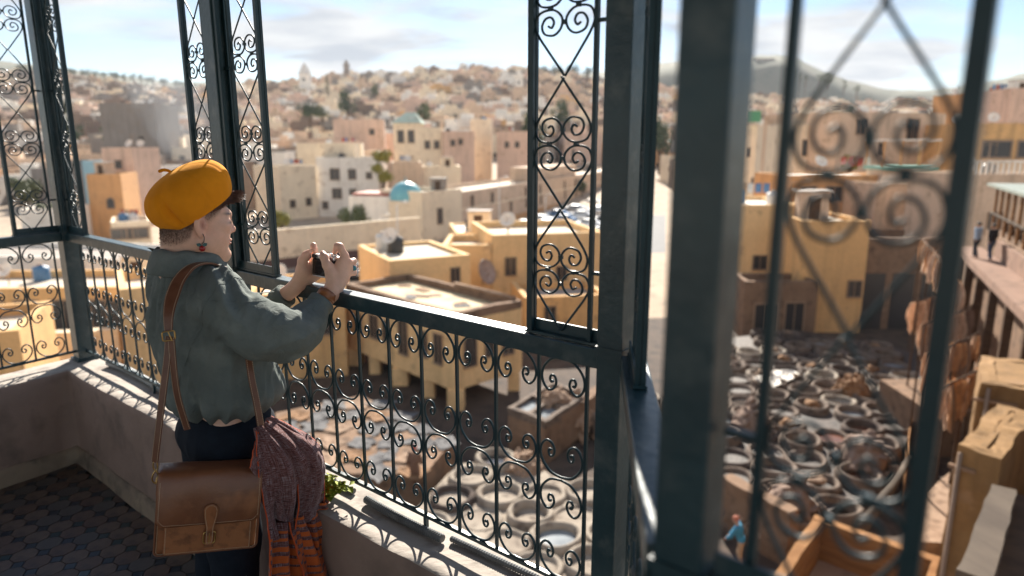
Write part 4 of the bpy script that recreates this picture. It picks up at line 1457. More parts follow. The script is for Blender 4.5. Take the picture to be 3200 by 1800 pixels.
# slanting mud wall right of the tank
p0, p1 = gp(1690, 1440, G), gp(1870, 1330, G)
t = MB(); t.bar((p0.x, p0.y, G + .8), (p1.x, p1.y, G + 1.1), .5, 1.6)
tag(rough(t.build('mud_ramp', M['mudwall']), amp=.12, maxlen=.4), 'sloping mud wall beside the square tank', 'wall')

# ---- drying terrace with spread hides
pd = [gp(u, v, G + 1.4) for u, v in [(860, 1290), (1130, 1235), (1420, 1370), (1330, 1480), (1100, 1480), (880, 1420)]]
pp = [(p.x, p.y) for p in pd]
if sum((pp[i - 1][0] * pp[i][1] - pp[i][0] * pp[i - 1][1]) for i in range(len(pp))) < 0: pp = pp[::-1]
tag(MB().prism(pp, G + .012, G + 1.4).build('drying_terrace', M['mudwall']), 'low mud terrace covered with drying hides', 'terrace')


def spread_hide_mesh(seed):
    q = random.Random(seed)
    n = 16
    rr = [q.uniform(.6, 1.0) * (1 + .25 * math.sin(4 * 2 * math.pi * k / n + 1)) for k in range(n)]
    mb = MB(); rows = []
    ph = q.uniform(0, 6)
    for s_ in (0.02, .3, .55, .8, 1.0):
        rows.append([(rr[k] * s_ * math.cos(2 * math.pi * k / n) * .55, rr[k] * s_ * math.sin(2 * math.pi * k / n) * .75, .03 + .035 * math.sin(7 * s_ + ph + 2 * math.sin(k)) + .03 * q.random() * s_) for k in range(n)])
    mb.grid(rows, True)
    b = len(mb.v)
    mb.grid([[(p[0], p[1], p[2] - .02) for p in row] for row in rows[::-1]], True)
    return mb.mesh('hide', M['hide_grey'], True)


shm = [spread_hide_mesh(s_) for s_ in range(6)]
hcol = {'hide_grey': 'grey', 'hide_pale': 'pale', 'hide_tan': 'tan'}
hr2 = random.Random(4)
gpoly = [(p[0], p[1]) for p in pp]
cnt = 0
bx0, bx1 = min(p[0] for p in pp), max(p[0] for p in pp); by0, by1 = min(p[1] for p in pp), max(p[1] for p in pp)
yy = by0
while yy < by1:
    xx = bx0
    while xx < bx1:
        if in_poly(xx, yy, gpoly):
            o = link_mesh('spread_hide', hr2.choice(shm)); c = hr2.choices(['hide_grey', 'hide_pale', 'hide_tan'], [6, 2, 1])[0]
            o.location = (xx + hr2.uniform(-.15, .15), yy + hr2.uniform(-.15, .15), G + 1.41 + .012 * hr2.random()); o.rotation_euler = (0, 0, hr2.uniform(0, 6))
            o.scale = (1.1, 1.1, 1); set_mat(o, M[c])
            tag(o, '%s hide spread flat to dry on the mud terrace' % hcol[c], 'hide', 'hides spread on the drying terrace')
        xx += 1.12
    yy += 1.3

# ---- plank fence right of the vats
pts = [gp(2912, 1130, G + 1.4), gp(2880, 1240, G + 1.4), gp(2845, 1330, G + 1.4), gp(2835, 1470, G + 1.4)]
path = catmull([(p.x, p.y, 0) for p in pts], 9)
t = empty('plank_fence', (path[0].x, path[0].y, G), 0, 'orange plank fence edging the brown vats', 'fence')
for i in range(len(path) - 1):
    a, b = path[i] - path[0], path[i + 1] - path[0]
    d = (b - a); L = d.length
    nseg = max(1, int(L / .28))
    for k in range(nseg):
        q0 = a + d * (k / nseg); q1 = a + d * ((k + .94) / nseg)
        h_ = 1.45 + rng.uniform(-.08, .08)
        mb = MB(); mb.bar((q0.x, q0.y, h_ / 2 + .01), (q1.x, q1.y, h_ / 2 + .01), .06, h_)
        mb.build('plank', M['timber'], t)
p0, p1 = gp(2690, 1655, G + 2.2), gp(2842, 1435, G + 1.6)
mb = MB(); mb.tube([tuple(p0), tuple(p0.lerp(p1, .5) + Vector((.05, 0, .04))), tuple(p1)], [.17, .15, .11], 9)
tag(mb.build('log_pole', M['oldwood'], smooth=True), 'thick pale log leaning across the vats toward the plank fence', 'log')

# ---- timber-walled roof in the foreground
zw = G + 2.6
f0, f1, f2 = gp(2548, 1606, zw), gp(2415, 1795, zw), gp(2960, 1745, zw)
t = empty('timber_tank', (f0.x, f0.y, G), 0, 'open timber-walled box with thick orange sides', 'tank')
ex = f2 - f0; ey = f1 - f0
Lx, Ly = ex.length, ey.length
ex.normalize(); ey.normalize(); Ly = 6.5
def FP(a, b): q = ex * a + ey * b; return (q.x, q.y)
def fbar(a0, b0, a1, b1, w, z0, z1, nm, mt):
    p0, p1 = FP(a0, b0), FP(a1, b1)
    mb = MB(); mb.bar((p0[0], p0[1], (z0 + z1) / 2), (p1[0], p1[1], (z0 + z1) / 2), w, z1 - z0)
    return rough(mb.build(nm, M[mt], t), amp=.03, maxlen=.5)
for k in range(4):
    z0 = 1.4 + .3 * k
    fbar(0, .15, Lx, .15, .26 + .02 * (k % 2), z0, z0 + .292, 'board', 'timber')
    fbar(.15, .32, .15, Ly, .26 + .02 * (k % 2), z0, z0 + .292, 'board', 'timber')
    fbar(Lx - .15, .32, Lx - .15, Ly, .26 + .02 * (k % 2), z0, z0 + .292, 'board', 'timber')
pq = [FP(.05, .05), FP(Lx - .05, .05), FP(Lx - .05, Ly), FP(.05, Ly)]
if sum((pq[i - 1][0] * pq[i][1] - pq[i][0] * pq[i - 1][1]) for i in range(4)) < 0: pq = pq[::-1]
MB().prism(pq, .012, 1.39).build('floor', mat('box_floor', (.30, .20, .145), .9, (.24, .155, .11), .8, c3=(.17, .115, .08), s3=2), t)
# smooth earthen ramp right of the box
g = [gp(u, v, G + 1.2) for u, v in [(2890, 1540), (3010, 1440), (3010, 1700), (2840, 1690)]]
pp = [(p.x, p.y) for p in g]
if sum((pp[i - 1][0] * pp[i][1] - pp[i][0] * pp[i - 1][1]) for i in range(4)) < 0: pp = pp[::-1]
tag(MB().prism(pp, G + .012, G + 1.2).build('earth_platform', M['hide_pale']), 'smooth pale earthen platform beyond the timber box', 'platform')

# ---- right edge: yellow corner blocks, beam
for a_ in (('yellow plastered corner block with rounded top at the right edge', 3062, 17.5, 3330, 16.5, 1196, 3), ('lower yellow plastered wall below the corner block', 2990, 14.2, 3135, 13.6, 1395, 3.6)):
    t = hero('corner_block', a_[0], 'wall', a_[1], a_[2], a_[3], a_[4], a_[5], a_[6], 'ochre_dark', 'ochre_dark', [], base=G, para=.04)
    for ch in t.children:
        if ch.name.startswith('wall'): rough(ch, amp=.09, maxlen=.35)
    L, H, D = rect_tree_dims(t)
    MB().box(-.1, L * .5, -.09, -.003, H - .5, H - .42).build('drip_ledge', M['mudwall'], t)
    MB().tube([(L * .12, -.08, H - .1), (L * .12, -.08, H * .4), (L * .16, -.08, 0.1)], .05, 7).build('drain_pipe', M['umber'], t, smooth=True)
p0, p1 = at(3135, 1545, 13), at(3040, 1830, 8.5)
mb = MB(); mb.bar(tuple(p0), tuple(p1), .42, .3)
tag(rough(mb.build('wooden_beam', M['oldwood']), amp=.035, maxlen=.4), 'broad weathered wooden beam sloping beside the yellow wall', 'beam')
p0, p1 = at(3260, 1500, 13.5), at(3230, 1850, 8.5)
mb = MB(); mb.bar(tuple(p0 - Vector((0, 0, .6))), tuple(p1 - Vector((0, 0, .6))), 1.0, .3)  # dark board added where shadow lies right of the beam
tag(mb.build('shadow_board', M['timber_dark']), 'dark board standing in for the shadow beside the weathered beam', 'board')
p0, p1 = gp(2992, 1110, G + 1.6), gp(3160, 1120, G + 1.6)
mb = MB(); mb.bar((p0.x, p0.y, G + .81), (p1.x, p1.y, G + .81), .5, 1.6)
tag(rough(mb.build('trough_wall', M['mudwall']), amp=.1, maxlen=.4), 'reddish mud trough wall below the hanging hides', 'wall')
p = gp(3028, 1260, G + 2.2)
t = empty('bucket', (p.x, p.y, G + 2.2), 0, 'white plastic bucket beside the yellow corner block', 'bucket')
MB().lathe([(.16, 0), (.21, .4), (.225, .4), (.225, .43), (.2, .43), (.15, .02)], 16).build('shell', mat('plastic_white', (.72, .73, .74), .4), t, smooth=True)
mb = MB(); mb.tube([(.22, 0, .4), (.16, 0, .52), (0, 0, .58), (-.16, 0, .52), (-.22, 0, .4)], .012, 5); mb.build('handle', M['frame'], t)
tag(MB().box(p.x - 2.2, p.x + 1.0, p.y - .5, p.y + 3.0, G + .012, G + 2.199).build('mud_platform', M['mudwall']), 'reddish mud platform carrying the white bucket', 'platform')
p2 = gp(3015, 1195, G + 2.2)
fm = Vol((-1.1, -.5, -.05), (1.1, .5, .4), .06)  # pile of flowers on the mud platform
for k in range(60): fm.ell((rng.uniform(-.9, .9), rng.uniform(-.35, .35), rng.uniform(0, .22)), (.1, .1, .07), k=.03)
V, Q = fm.mesh()
o = link_mesh('flower_heap', fast_mesh('flower_heap', V, Q, mat('petals', (.5, .16, .06), .8, (.35, .22, .08), 6, c3=(.22, .09, .07), s3=8))); o.location = (p2.x, p2.y, G + 2.2)
tag(o, 'heap of reddish and yellow flowers on the mud platform', 'heap')

# ---- raised walkway with people
ZW = EYE - 5.5
a0, a1 = gp(3012, 793, ZW), gp(3128, 905, ZW)
dirw = (a1 - a0).normalized(); nrw = Vector((-dirw.y, dirw.x, 0))
if nrw.x < 0: nrw = -nrw
a1e = a0 + dirw * 26
t = empty('raised_walkway', (a0.x, a0.y, G), 0, 'raised pink plastered walkway with low wall above the hanging hides', 'walkway')
def WP(s_, n_): q = dirw * s_ + nrw * n_; return (q.x, q.y)
def wprism(s0, s1, n0, n1, z0, z1, nm, mt):
    pq = [WP(s0, n0), WP(s1, n0), WP(s1, n1), WP(s0, n1)]
    if sum((pq[i - 1][0] * pq[i][1] - pq[i][0] * pq[i - 1][1]) for i in range(4)) < 0: pq = pq[::-1]
    return MB().prism(pq, z0, z1).build(nm, mt if not isinstance(mt, str) else M[mt], t)
hw = ZW - G
wprism(-3, 26, 0, 1.2, hw - .35, hw, 'deck', 'pinkfloor')
wprism(-3, 26, .7, 1.2, .012, hw - .352, 'wall', 'mudwall')
wprism(.5, 26, 1.202, 1.42, .012, hw + .8, 'parapet', 'pinkfloor')
for k in range(9): wprism(-2.6 + 3.2 * k, -2.3 + 3.2 * k, .05, .35, .012, hw - .353, 'post', 'timber_dark')
t = empty('wooden_balcony', (a0.x, a0.y, G), 0, 'dark wooden balcony with slim posts under a grey green awning', 'balcony')
wprism(-4, 26, 1.45, 6.5, .012, hw + .85, 'wall', 'mudwall')
wprism(-4, 26, 4.2, 6.4, hw + .852, hw + 3.2, 'back_wall', 'timber_dark')
wprism(-4.5, 26, 1.25, 6.9, hw + 3.202, hw + 3.34, 'awning', mat('awning_green', (.22, .25, .21), .6, (.18, .20, .17), 1))
wprism(-4, 26, 1.50, 1.58, hw + 1.75, hw + 1.83, 'handrail', 'oldwood')
for k in range(20): wprism(-3.8 + 1.5 * k, -3.68 + 1.5 * k, 1.59, 1.71, hw + .853, hw + 3.2, 'post', 'timber')
for k in range(20): wprism(-3.3 + 1.5 * k, -2.95 + 1.5 * k, 2.0, 2.35, hw + .853, hw + 1.35, 'pot', 'timber_dark')
fpt = a0 + dirw * 1.2 + nrw * .3
small_person((fpt.x, fpt.y, ZW), 1.9, 'person in light blue shirt and dark trousers walking along the pink walkway', cloth_mat('lightblue', (.38, .48, .60)), cloth_mat('navy', (.03, .035, .05)), 'walk')
fpt = a0 + dirw * 1.7 + nrw * .82
small_person((fpt.x, fpt.y, ZW), 1.7, 'person in black coat and jeans walking along the pink walkway', cloth_mat('black', (.015, .015, .018)), cloth_mat('jeans', (.05, .08, .14)), 'walk')


def hang_hide_mesh(seed):
    q = random.Random(seed)
    rows = []
    w = q.uniform(.26, .42); h = q.uniform(1.1, 1.7); ph = q.uniform(0, 6)
    for i in range(9):
        f = i / 8
        ww = w * (.75 + .35 * math.sin(math.pi * min(f * 1.25, 1)) - .25 * max(0, f - .8))
        rows.append([((-1 + 2 * j / 8) * ww + .02 * q.random(), .07 * math.sin(j * 1.7 + ph) * (.35 + f) + .03 * q.random(), -f * h * (1 - .16 * abs(math.sin(j * 1.9 + ph)) * (1 if f > .5 else 0))) for j in range(9)])
    mb = MB(); mb.grid(rows); mb.grid([[(p[0], p[1] + .015, p[2]) for p in r_[::-1]] for r_ in rows])
    return mb.mesh('hide', M['hide_pale'], True)


hhm = [hang_hide_mesh(s_) for s_ in range(5)]
hq = random.Random(6)


def rack(pA, pB, n, zb, label, hl, group, mts):
    d = pB - pA
    t = empty('drying_rack', (pA.x, pA.y, zb), 0, label, 'rack')
    top = pA.z - zb
    mb = MB(); mb.tube([(0, 0, top), (d.x, d.y, top + d.z)], .04, 6); mb.build('rail', M['timber_dark'], t)
    for f in (0.02, .5, .98): mb = MB(); mb.tube([(d.x * f, d.y * f, .0), (d.x * f, d.y * f, top + d.z * f)], .05, 6); mb.build('post', M['timber_dark'], t)
    az = math.atan2(d.y, d.x)
    for k in range(n):
        p = pA + d * ((k + .5) / n)
        o = link_mesh('hanging_hide', hq.choice(hhm)); o.location = (p.x, p.y, p.z - .03)
        o.rotation_euler = (hq.uniform(-.15, .15), hq.uniform(-.1, .1), az + hq.uniform(-.9, .9))
        c = hq.choice(mts); set_mat(o, M[{'hide_pale': 'hang_pale', 'hide_tan': 'hang_tan'}.get(c, c)])
        tag(o, '%s hide hanging %s' % ({'hide_pale': 'pale', 'hide_tan': 'tan', 'hide_wool': 'woolly'}[c], hl), 'hide', group)
    return t


rack(gp(2880, 745, ZW - .2), gp(2945, 815, ZW - .3), 26, G, 'long drying rack hung with a row of hides beside the arcade', 'on the long rack beside the arcade', 'hides on the long rack', ['hide_pale', 'hide_tan'])
rack(gp(2945, 815, ZW - .3), gp(2985, 880, ZW - .6), 14, G, 'shorter drying rack continuing the long rack of hides', 'on the shorter rack', 'hides on the shorter rack', ['hide_pale', 'hide_tan', 'hide_wool'])
for k in range(4):
    s0 = 3.5 + 3.0 * k
    pA = Vector((a0.x, a0.y, 0)) + dirw * s0 + nrw * (-.5) ; pA.z = ZW - 1.1 - .35 * k
    pB = Vector((a0.x, a0.y, 0)) + dirw * (s0 + 2.9) + nrw * (-2.4 + .0 * k); pB.z = pA.z - .3
    nm = ['far', 'second', 'third', 'last'][k]
    rack(pA, pB, 13, G, 'low drying rack of hides below the walkway, %s from the two walkers' % {'far': 'first', 'second': 'second', 'third': 'third', 'last': 'fourth'}[nm], 'on a low rack below the walkway', 'hides below the walkway', ['hide_pale', 'hide_pale', 'hide_tan', 'hide_wool'])

# ---- workers
p = gp(2312, 1775, G)
small_person((p.x, p.y, G + .01), 2.6, 'worker in bright blue shirt and tan apron bending beside the mud wall', cloth_mat('cyan', (.05, .26, .42)), cloth_mat('apron', (.50, .33, .20)), 'bend', cap=cloth_mat('redcap', (.45, .16, .10)))
p = gp(2345, 1005, G)
small_person((p.x, p.y, G + .01), 2.9, 'worker in dark blue clothes standing by the lean-to', cloth_mat('darkblue', (.04, .07, .13)), cloth_mat('navy', (.03, .035, .05)), 'stand')
p = gp(1298, 1520, G + 1.0)
small_person((p.x, p.y, G + .82), 1.2, 'worker in brown clothes and red cap standing by the lime vats', cloth_mat('brown', (.16, .09, .06)), cloth_mat('brown', (.16, .09, .06)), 'stand', cap=cloth_mat('redcap2', (.45, .08, .05)))
# near mud wall behind the blue worker
p0, p1 = gp(2255, 1640, G), gp(2470, 1770, G)
mb = MB(); mb.bar((p0.x, p0.y, G + .95), (p1.x, p1.y, G + .95), .5, 1.9)
tag(rough(mb.build('vat_wall', M['mudwall']), amp=.1, maxlen=.4), 'thick brown mud wall holding up the near vats', 'wall')
for (u, v, col_, w_) in ((2400, 1195, 'hide_grey', 'pale'), (2440, 1178, 'hide_grey', 'pale')):
    p = gp(u, v, G + 1.05)
    o = link_mesh('skin_stack', shm[0]); o.location = (p.x, p.y, G + 1.06); o.scale = (1.5, 1.2, 3); set_mat(o, M['white'])
    tag(o, 'bright white skin laid over the brown vats', 'hide', 'white skins on the vats')

# ---- roof clutter on the nearer houses
rc = random.Random(77)
tank_me = MB().lathe([(.02, 0), (.55, 0), (.58, .1), (.56, .5), (.58, .9), (.5, 1.05), (.2, 1.15), (.2, 1.22), (.02, 1.22)], 14).mesh('tank_shell', M['white'], True)
TANKC = {'white': mat('tank_white', (.55, .55, .53), .5), 'black': mat('tank_black', (.03, .03, .032), .5), 'blue': mat('tank_blue', (.06, .16, .30), .5)}
LAUN = {'red': cloth_mat('wash_red', (.35, .07, .05)), 'white': cloth_mat('wash_white', (.6, .6, .58)), 'blue': cloth_mat('wash_blue', (.10, .2, .36)), 'tan': cloth_mat('wash_tan', (.42, .3, .2))}
for t, zr in HEROES:
    L, H, D = rect_tree_dims(t)
    if L < 4: continue
    for k in range(rc.choice([1, 2, 2, 3, 3])):
        x_, y_ = rc.uniform(1.2, L - 1.2), rc.uniform(1.2, D - 1.2)
        w = t.matrix_basis @ Vector((x_, y_, zr))
        w = Matrix.Translation(t.location) @ Matrix.Rotation(t.rotation_euler[2], 4, 'Z') @ Vector((x_, y_, zr))
        kind = rc.choice(['tank', 'dish', 'dish', 'laundry', 'aerial', 'shed'])
        if kind == 'tank':
            c = rc.choice(list(TANKC))
            e = empty('water_tank', w, 0, '%s plastic water tank standing on a town roof' % c, 'tank', 'water tanks on town roofs')
            o = link_mesh('tank_shell', tank_me, None, e); set_mat(o, TANKC[c])
            MB().lathe([(.02, 0), (.22, 0), (.22, .06), (.02, .08)], 10, (0, 0, 1.222)).build('lid', M['frame'], e)
        elif kind == 'dish': dish(w.x, w.y, w.z, 'pale satellite dish on a town roof', 'satellite dishes on town roofs', 1.2)
        elif kind == 'aerial':
            e = empty('aerial', w, rc.uniform(0, 3), 'thin television aerial on a town roof', 'aerial', 'aerials on town roofs')
            MB().tube([(0, 0, 0), (0, 0, 2.6)], .03, 6).build('mast', M['frame'], e)
            mb = MB()
            for q in range(5): mb.bar((-.3 + .04 * q, -.4 + .2 * q, 2.5), (.3 - .04 * q, -.4 + .2 * q, 2.5), .025)
            mb.bar((0, -.5, 2.5), (0, .5, 2.5), .03); mb.build('antenna_rods', M['frame'], e)
        elif kind == 'shed':
            e = empty('roof_shed', w, rc.uniform(-.3, .3), 'small roof shed with dark door on a town roof', 'shed', 'sheds on town roofs')
            MB().box(-1, 1, -.8, .8, 0, 2.0).build('wall', M[rc.choice(['sand', 'cream', 'white', 'grey'])], e)
            MB().box(-1.15, 1.15, -.95, .95, 2.002, 2.12).build('roof', M['roof_grey'], e)
            MB().box(-.4, .4, -.84, -.78, .02, 1.7).build('door', M['timber_dark'], e)
        else:
            e = empty('laundry_line', w, rc.uniform(-.4, .4), 'washing line with coloured cloths on a town roof', 'laundry', 'washing lines on town roofs')
            for sx in (-1.4, 1.4): MB().tube([(sx, 0, 0), (sx, 0, 1.7)], .03, 5).build('pole', M['frame'], e)
            MB().tube([(-1.4, 0, 1.65), (0, 0, 1.55), (1.4, 0, 1.65)], .012, 4).build('line', M['frame'], e)
            for q in range(4):
                rows = [[(-1.2 + .62 * q + .48 * j / 4, .04 * math.sin(j * 2 + i), 1.57 - .75 * i / 4) for j in range(5)] for i in range(5)]
                o = MB().grid(rows).build('cloth', LAUN[rc.choice(list(LAUN))], e, smooth=True)
                md = o.modifiers.new('t', 'SOLIDIFY'); md.thickness = .02

# ================================================================== TERRACE
A0 = Vector((-2.3198, 3.6225, 0)); DM = Vector((.774526, -.632542, 0)); NM = Vector((.632542, .774526, 0))
EL_ = Vector((-.5586, -.8294, 0))       # from the corner post along the left balustrade
E3 = Vector((-.1135, -.99354, 0))       # from the angle post towards the near post
P1 = A0 + DM * -.13
P2 = A0 + DM * 1.6205
P3 = A0 + DM * 3.305
S3 = P3 + Vector((.040, -.012, 0))
P4 = Vector((.200, .702, 0))
Z_PAR, Z_BOT, Z_RU, Z_RT = .520, .575, 1.198, 1.246
Z_TOP = 2.95

M['iron'] = mat('painted_iron', (.005, .027, .036), .46, (.009, .036, .046), 14, bump=.0012, bscale=60, spec=.4)
M['iron_worn'] = mat('painted_iron_worn', (.007, .033, .044), .40, (.015, .048, .060), 9, bump=.0016, bscale=45, spec=.5, c3=(.06, .085, .09), s3=16)
M['galv'] = mat('conduit_metal', (.16, .165, .165), .5, (.10, .10, .10), 20, metal=.5)
M['parapet'] = mat('parapet_plaster', (.33, .225, .18), .9, (.27, .185, .145), 2.2, c3=(.20, .14, .11), s3=7, bump=.010, bscale=11)
M['partop'] = mat('parapet_top', (.42, .37, .32), .85, (.36, .31, .27), 2.5, c3=(.24, .20, .17), s3=16, bump=.005, bscale=26)
M['skirting'] = mat('skirting_plaster', (.33, .25, .17), .9, (.22, .165, .12), 3, c3=(.10, .08, .06), s3=9, bump=.008, bscale=20)


for k_ in ('iron', 'iron_worn'):
    bs_ = M[k_].node_tree.nodes['Principled BSDF']
    bs_.inputs['Coat Weight'].default_value = .12; bs_.inputs['Coat Roughness'].default_value = .2; bs_.inputs['Coat IOR'].default_value = 1.5


def frame_mat(o, d):
    """matrix with X along d (horizontal), Z up, at o"""
    d = Vector(d).normalized()
    y = Vector((0, 0, 1)).cross(d)
    return Matrix(((d.x, y.x, 0, o.x), (d.y, y.y, 0, o.y), (0, 0, 1, o.z), (0, 0, 0, 1)))


# scroll shapes (local X along railing, Z up, arch opening downward, top at z = 0)
a_, H_ = .0655, .092
half = [(0, 0), (.5, -.07), (.87, -.33), (.985, -.6), (.90, -.84), (.68, -.985), (.44, -.93), (.31, -.75), (.37, -.58), (.52, -.545), (.60, -.65), (.54, -.745), (.46, -.71)]
pr = catmull([(x * a_, 0, z * H_) for x, z in half], 5)
full = [Vector((-p.x, 0, p.z)) for p in pr[::-1]] + pr[1:]
sc_rads = [.0035 if 2 < i < len(full) - 3 else .0046 for i in range(len(full))]
SCROLL = MB().tube(full, sc_rads, 7, up=(0, 1, 0)).mesh('scroll', M['iron'], True)
BALUSTER = MB().box(-.0040, .0040, -.0040, .0040, 0, Z_RU - Z_BOT - .010).mesh('baluster', M['iron'])
COLLAR = MB().box(-.011, .011, -.009, .009, -.012, .012).mesh('collar', M['iron'])


def railing(name, label, o, d, L, bars, rail_w=.052, worn='iron_worn', feet=()):
    t = empty(name, o, 0, label, 'balustrade')
    t.matrix_world = frame_mat(Vector((o.x, o.y, 0)), d)
    r_ = MB().box(0, L, -rail_w / 2, rail_w / 2, Z_RU, Z_RT).build('top_rail', M[worn], t); bevel(r_, .003, 2)
    r_ = MB().box(0, L, -.006, .006, Z_BOT - .006, Z_BOT + .006).build('bottom_rail', M['iron'], t)
    for x in bars:
        b = link_mesh('baluster', BALUSTER, None, t); b.location = (x, 0, Z_BOT + .004)
    for k in range(len(bars) - 1):
        w = bars[k + 1] - bars[k]
        if w > .2: continue
        cx = (bars[k] + bars[k + 1]) / 2
        for z, flip in ((Z_RU - .004, 1), (.873, -1), (.865, 1), (Z_BOT + .006, -1)):
            s_ = link_mesh('scroll', SCROLL, None, t)
            s_.location = (cx, rng.uniform(-.0015, .0015), z)
            s_.scale = (w / .1465 * rng.uniform(.985, 1.01), 1, flip * rng.uniform(.95, 1.04))
            s_.rotation_euler = (0, rng.uniform(-.02, .02), 0)
    for x in feet:
        MB().box(x - .006, x + .006, -.006, .006, Z_PAR - .01, Z_BOT - .0062).build('foot', M['iron'], t)
    return t


off = .13
bars_main = [off + .009 + .1465 * k for k in range(23)]
i2 = 11
railing('balustrade', 'dark green scrolled iron balustrade from the corner post to the middle post', P1, DM, (P2 - P1).length - .03, [b for b in bars_main[:11]] , feet=(bars_main[5],))
o2 = P2 + DM * .03
railing('balustrade', 'dark green scrolled iron balustrade running from the middle post past the photographer', o2, DM, (P3 - P2).length - .06, [bars_main[k] - (P2 - P1).length - .03 for k in range(12, 23)], feet=(bars_main[18] - (P2 - P1).length - .03,))
railing('balustrade', 'dark scrolled iron balustrade turning left from the corner post', P1 + EL_ * .03, EL_, 3.0, [.055 + .156 * k for k in range(19)])
L3 = (P4 - S3).length
railing('balustrade', 'short iron balustrade with wide shiny rail between angle post and near post', S3 + E3 * .035, E3, L3 - .07, [.045 + .14 * k for k in range(5)], rail_w=.058)
railing('balustrade', 'iron balustrade running right from the near post', P4 + DM * .034, DM, 1.6, [.05 + .1465 * k for k in range(11)])


def post(name, label, o, d, s_, z0=Z_PAR + .001, z1=Z_TOP, channel=True, zr=None):
    t = empty(name, o, 0, label, 'post')
    t.matrix_world = frame_mat(Vector((o.x, o.y, 0)), d)
    p = MB().box(-s_ / 2, s_ / 2, -s_ / 2, s_ / 2, z0, z1).build('shaft', M['iron_worn'], t); bevel(p, .003, 2)
    if channel:
        for sx in (-1, 1):
            c = MB()
            c.box(sx * s_ / 2 + (0.001 if sx > 0 else -.019), sx * s_ / 2 + (.019 if sx > 0 else -.001), -s_ / 2 + .006, -s_ / 2 + .02, Z_RT + .012, z1)
            c.box(sx * s_ / 2 + (0.001 if sx > 0 else -.019), sx * s_ / 2 + (.019 if sx > 0 else -.001), s_ / 2 - .03, s_ / 2 - .006, Z_RT + .012, z1)
            c.build('side_channel', M['iron'], t)
    f = MB().box(-s_ / 2 - .012, s_ / 2 + .012, -s_ / 2 - .012, s_ / 2 + .012, z0 - .0, z0 + .012).build('foot_plate', M['iron'], t)
    w = MB().box(-s_ / 2 - .003, s_ / 2 + .003, -s_ / 2 - .003, s_ / 2 + .003, Z_RT - .004, Z_RT + .011).build('weld_collar', M['iron_worn'], t)
    return t


post('iron_post', 'thick dark green corner post where two balustrades meet', P1, DM, .088)
post('iron_post', 'dark green middle post behind the photographer', P2, DM, .07)
post('iron_post', 'dark green angle post at the right end of the long balustrade', P3 + DM * .004, DM, .066, channel=False)
post('iron_post', 'blurred wide grey green post close to the lens', P4, DM, .057, channel=False)

# ---- upright ironwork panels: half rods from a crossing to a spiral
pa = .0775
seg = [(0, .152), (-.26, .124), (-.58, .0905), (-.86, .060), (-.985, .036), (-.90, .013), (-.66, .004), (-.30, .006), (-.06, .024), (-.10, .046), (-.34, .060), (-.66, .055), (-.76, .038), (-.64, .022), (-.44, .020), (-.34, .032), (-.42, .043), (-.54, .038)]
pts = catmull([(x * pa, 0, z) for x, z in seg], 5)
ROD = MB().tube(pts, [.0029] * len(pts), 6, up=(0, 1, 0)).mesh('scroll_bar', M['iron'], True)
CLUMPS = [1.415 + .302 * k for k in range(5)]


def panel(label, o, d, near=.07, far=.245, dz=0.0):
    """o: post centre, d: direction away from the post"""
    t = empty('ironwork_panel', o, 0, label, 'grille')
    t.matrix_world = frame_mat(Vector((o.x, o.y, 0)), d)
    zb = Z_RT + .002
    cx = (near + far) / 2
    sx = (far - near) / 2 - .005
    q = MB(); q.box(far - .008, far + .008, -.011, -.002, zb, Z_TOP); q.box(far - .008, far + .008, .002, .011, zb, Z_TOP); q.box(far - .006, far + .006, -.002, .002, zb, Z_TOP)
    q.build('outer_bar', M['iron'], t)
    MB().box(near - .005, near + .005, -.005, .005, zb, Z_TOP).build('inner_bar', M['iron'], t)
    b = MB(); b.box(.037, far + .012, -.014, .014, zb - .0, zb + .006); b.box(.037, far - .009, -.011, -.007, zb + .006, zb + .034)
    b.build('base_plate', M['iron_worn'], t)
    for z in (1.42, 1.98, 2.54): MB().box(.036, near - .0055, -.004, .004, z - .004, z + .004).build('bracket', M['iron'], t)
    for zc in CLUMPS:
        for mx in (-1, 1):
            for mz in (-1, 1):
                s_ = link_mesh('scroll_bar', ROD, None, t)
                s_.location = (cx + rng.uniform(-.001, .001), mx * mz * .0022, zc + dz + rng.uniform(-.002, .002))
                s_.scale = (mx * sx / .0775 * rng.uniform(.97, 1.0), 1, mz * rng.uniform(.985, 1.0))
                s_.rotation_euler = (0, rng.uniform(-.03, .03), 0)
        for (dx, dzz) in ((0, .033), (0, -.033), (-.036, 0), (.036, 0)):
            k = link_mesh('rivet', COLLAR, None, t); k.location = (cx + dx * sx / .0775, 0, zc + dz + dzz); k.scale = (.42, .55, .38)
    return t


panel('scrolled iron panel right of the corner post', P1, DM, .075, .25)
panel('scrolled iron panel left of the corner post on the left balustrade', P1, EL_, .075, .25)
panel('scrolled iron panel left of the middle post', P2, -DM)
panel('scrolled iron panel right of the middle post beside the face', P2, DM, .085, .275)
panel('scrolled iron panel left of the angle post', P3, -DM)
panel('scrolled iron panel seen edge-on right of the angle post', S3, E3)
panel('large blurred scrolled iron panel right of the near post', P4, DM, .073, .217, -.026)

# ---- parapet
def off_line(p, d, n): return p + Vector(n) * 1.0
inn = -.150; out = .085
nL = Vector((EL_.y, -EL_.x, 0))
if nL.dot(Vector((-1, 1, 0))) < 0: nL = -nL            # outward for left side
n3 = Vector((-E3.y, E3.x, 0))
if n3.x < 0: n3 = -n3


def isect(p, d, q, e):
    den = d.x * e.y - d.y * e.x
    s_ = ((q.x - p.x) * e.y - (q.y - p.y) * e.x) / den
    return p + d * s_


def corner(k):
    return (isect(P1 + nL * k, EL_, A0 + NM * k, DM), isect(A0 + NM * k, DM, S3 + n3 * k, E3), isect(S3 + n3 * k, E3, P4 + NM * k, DM))


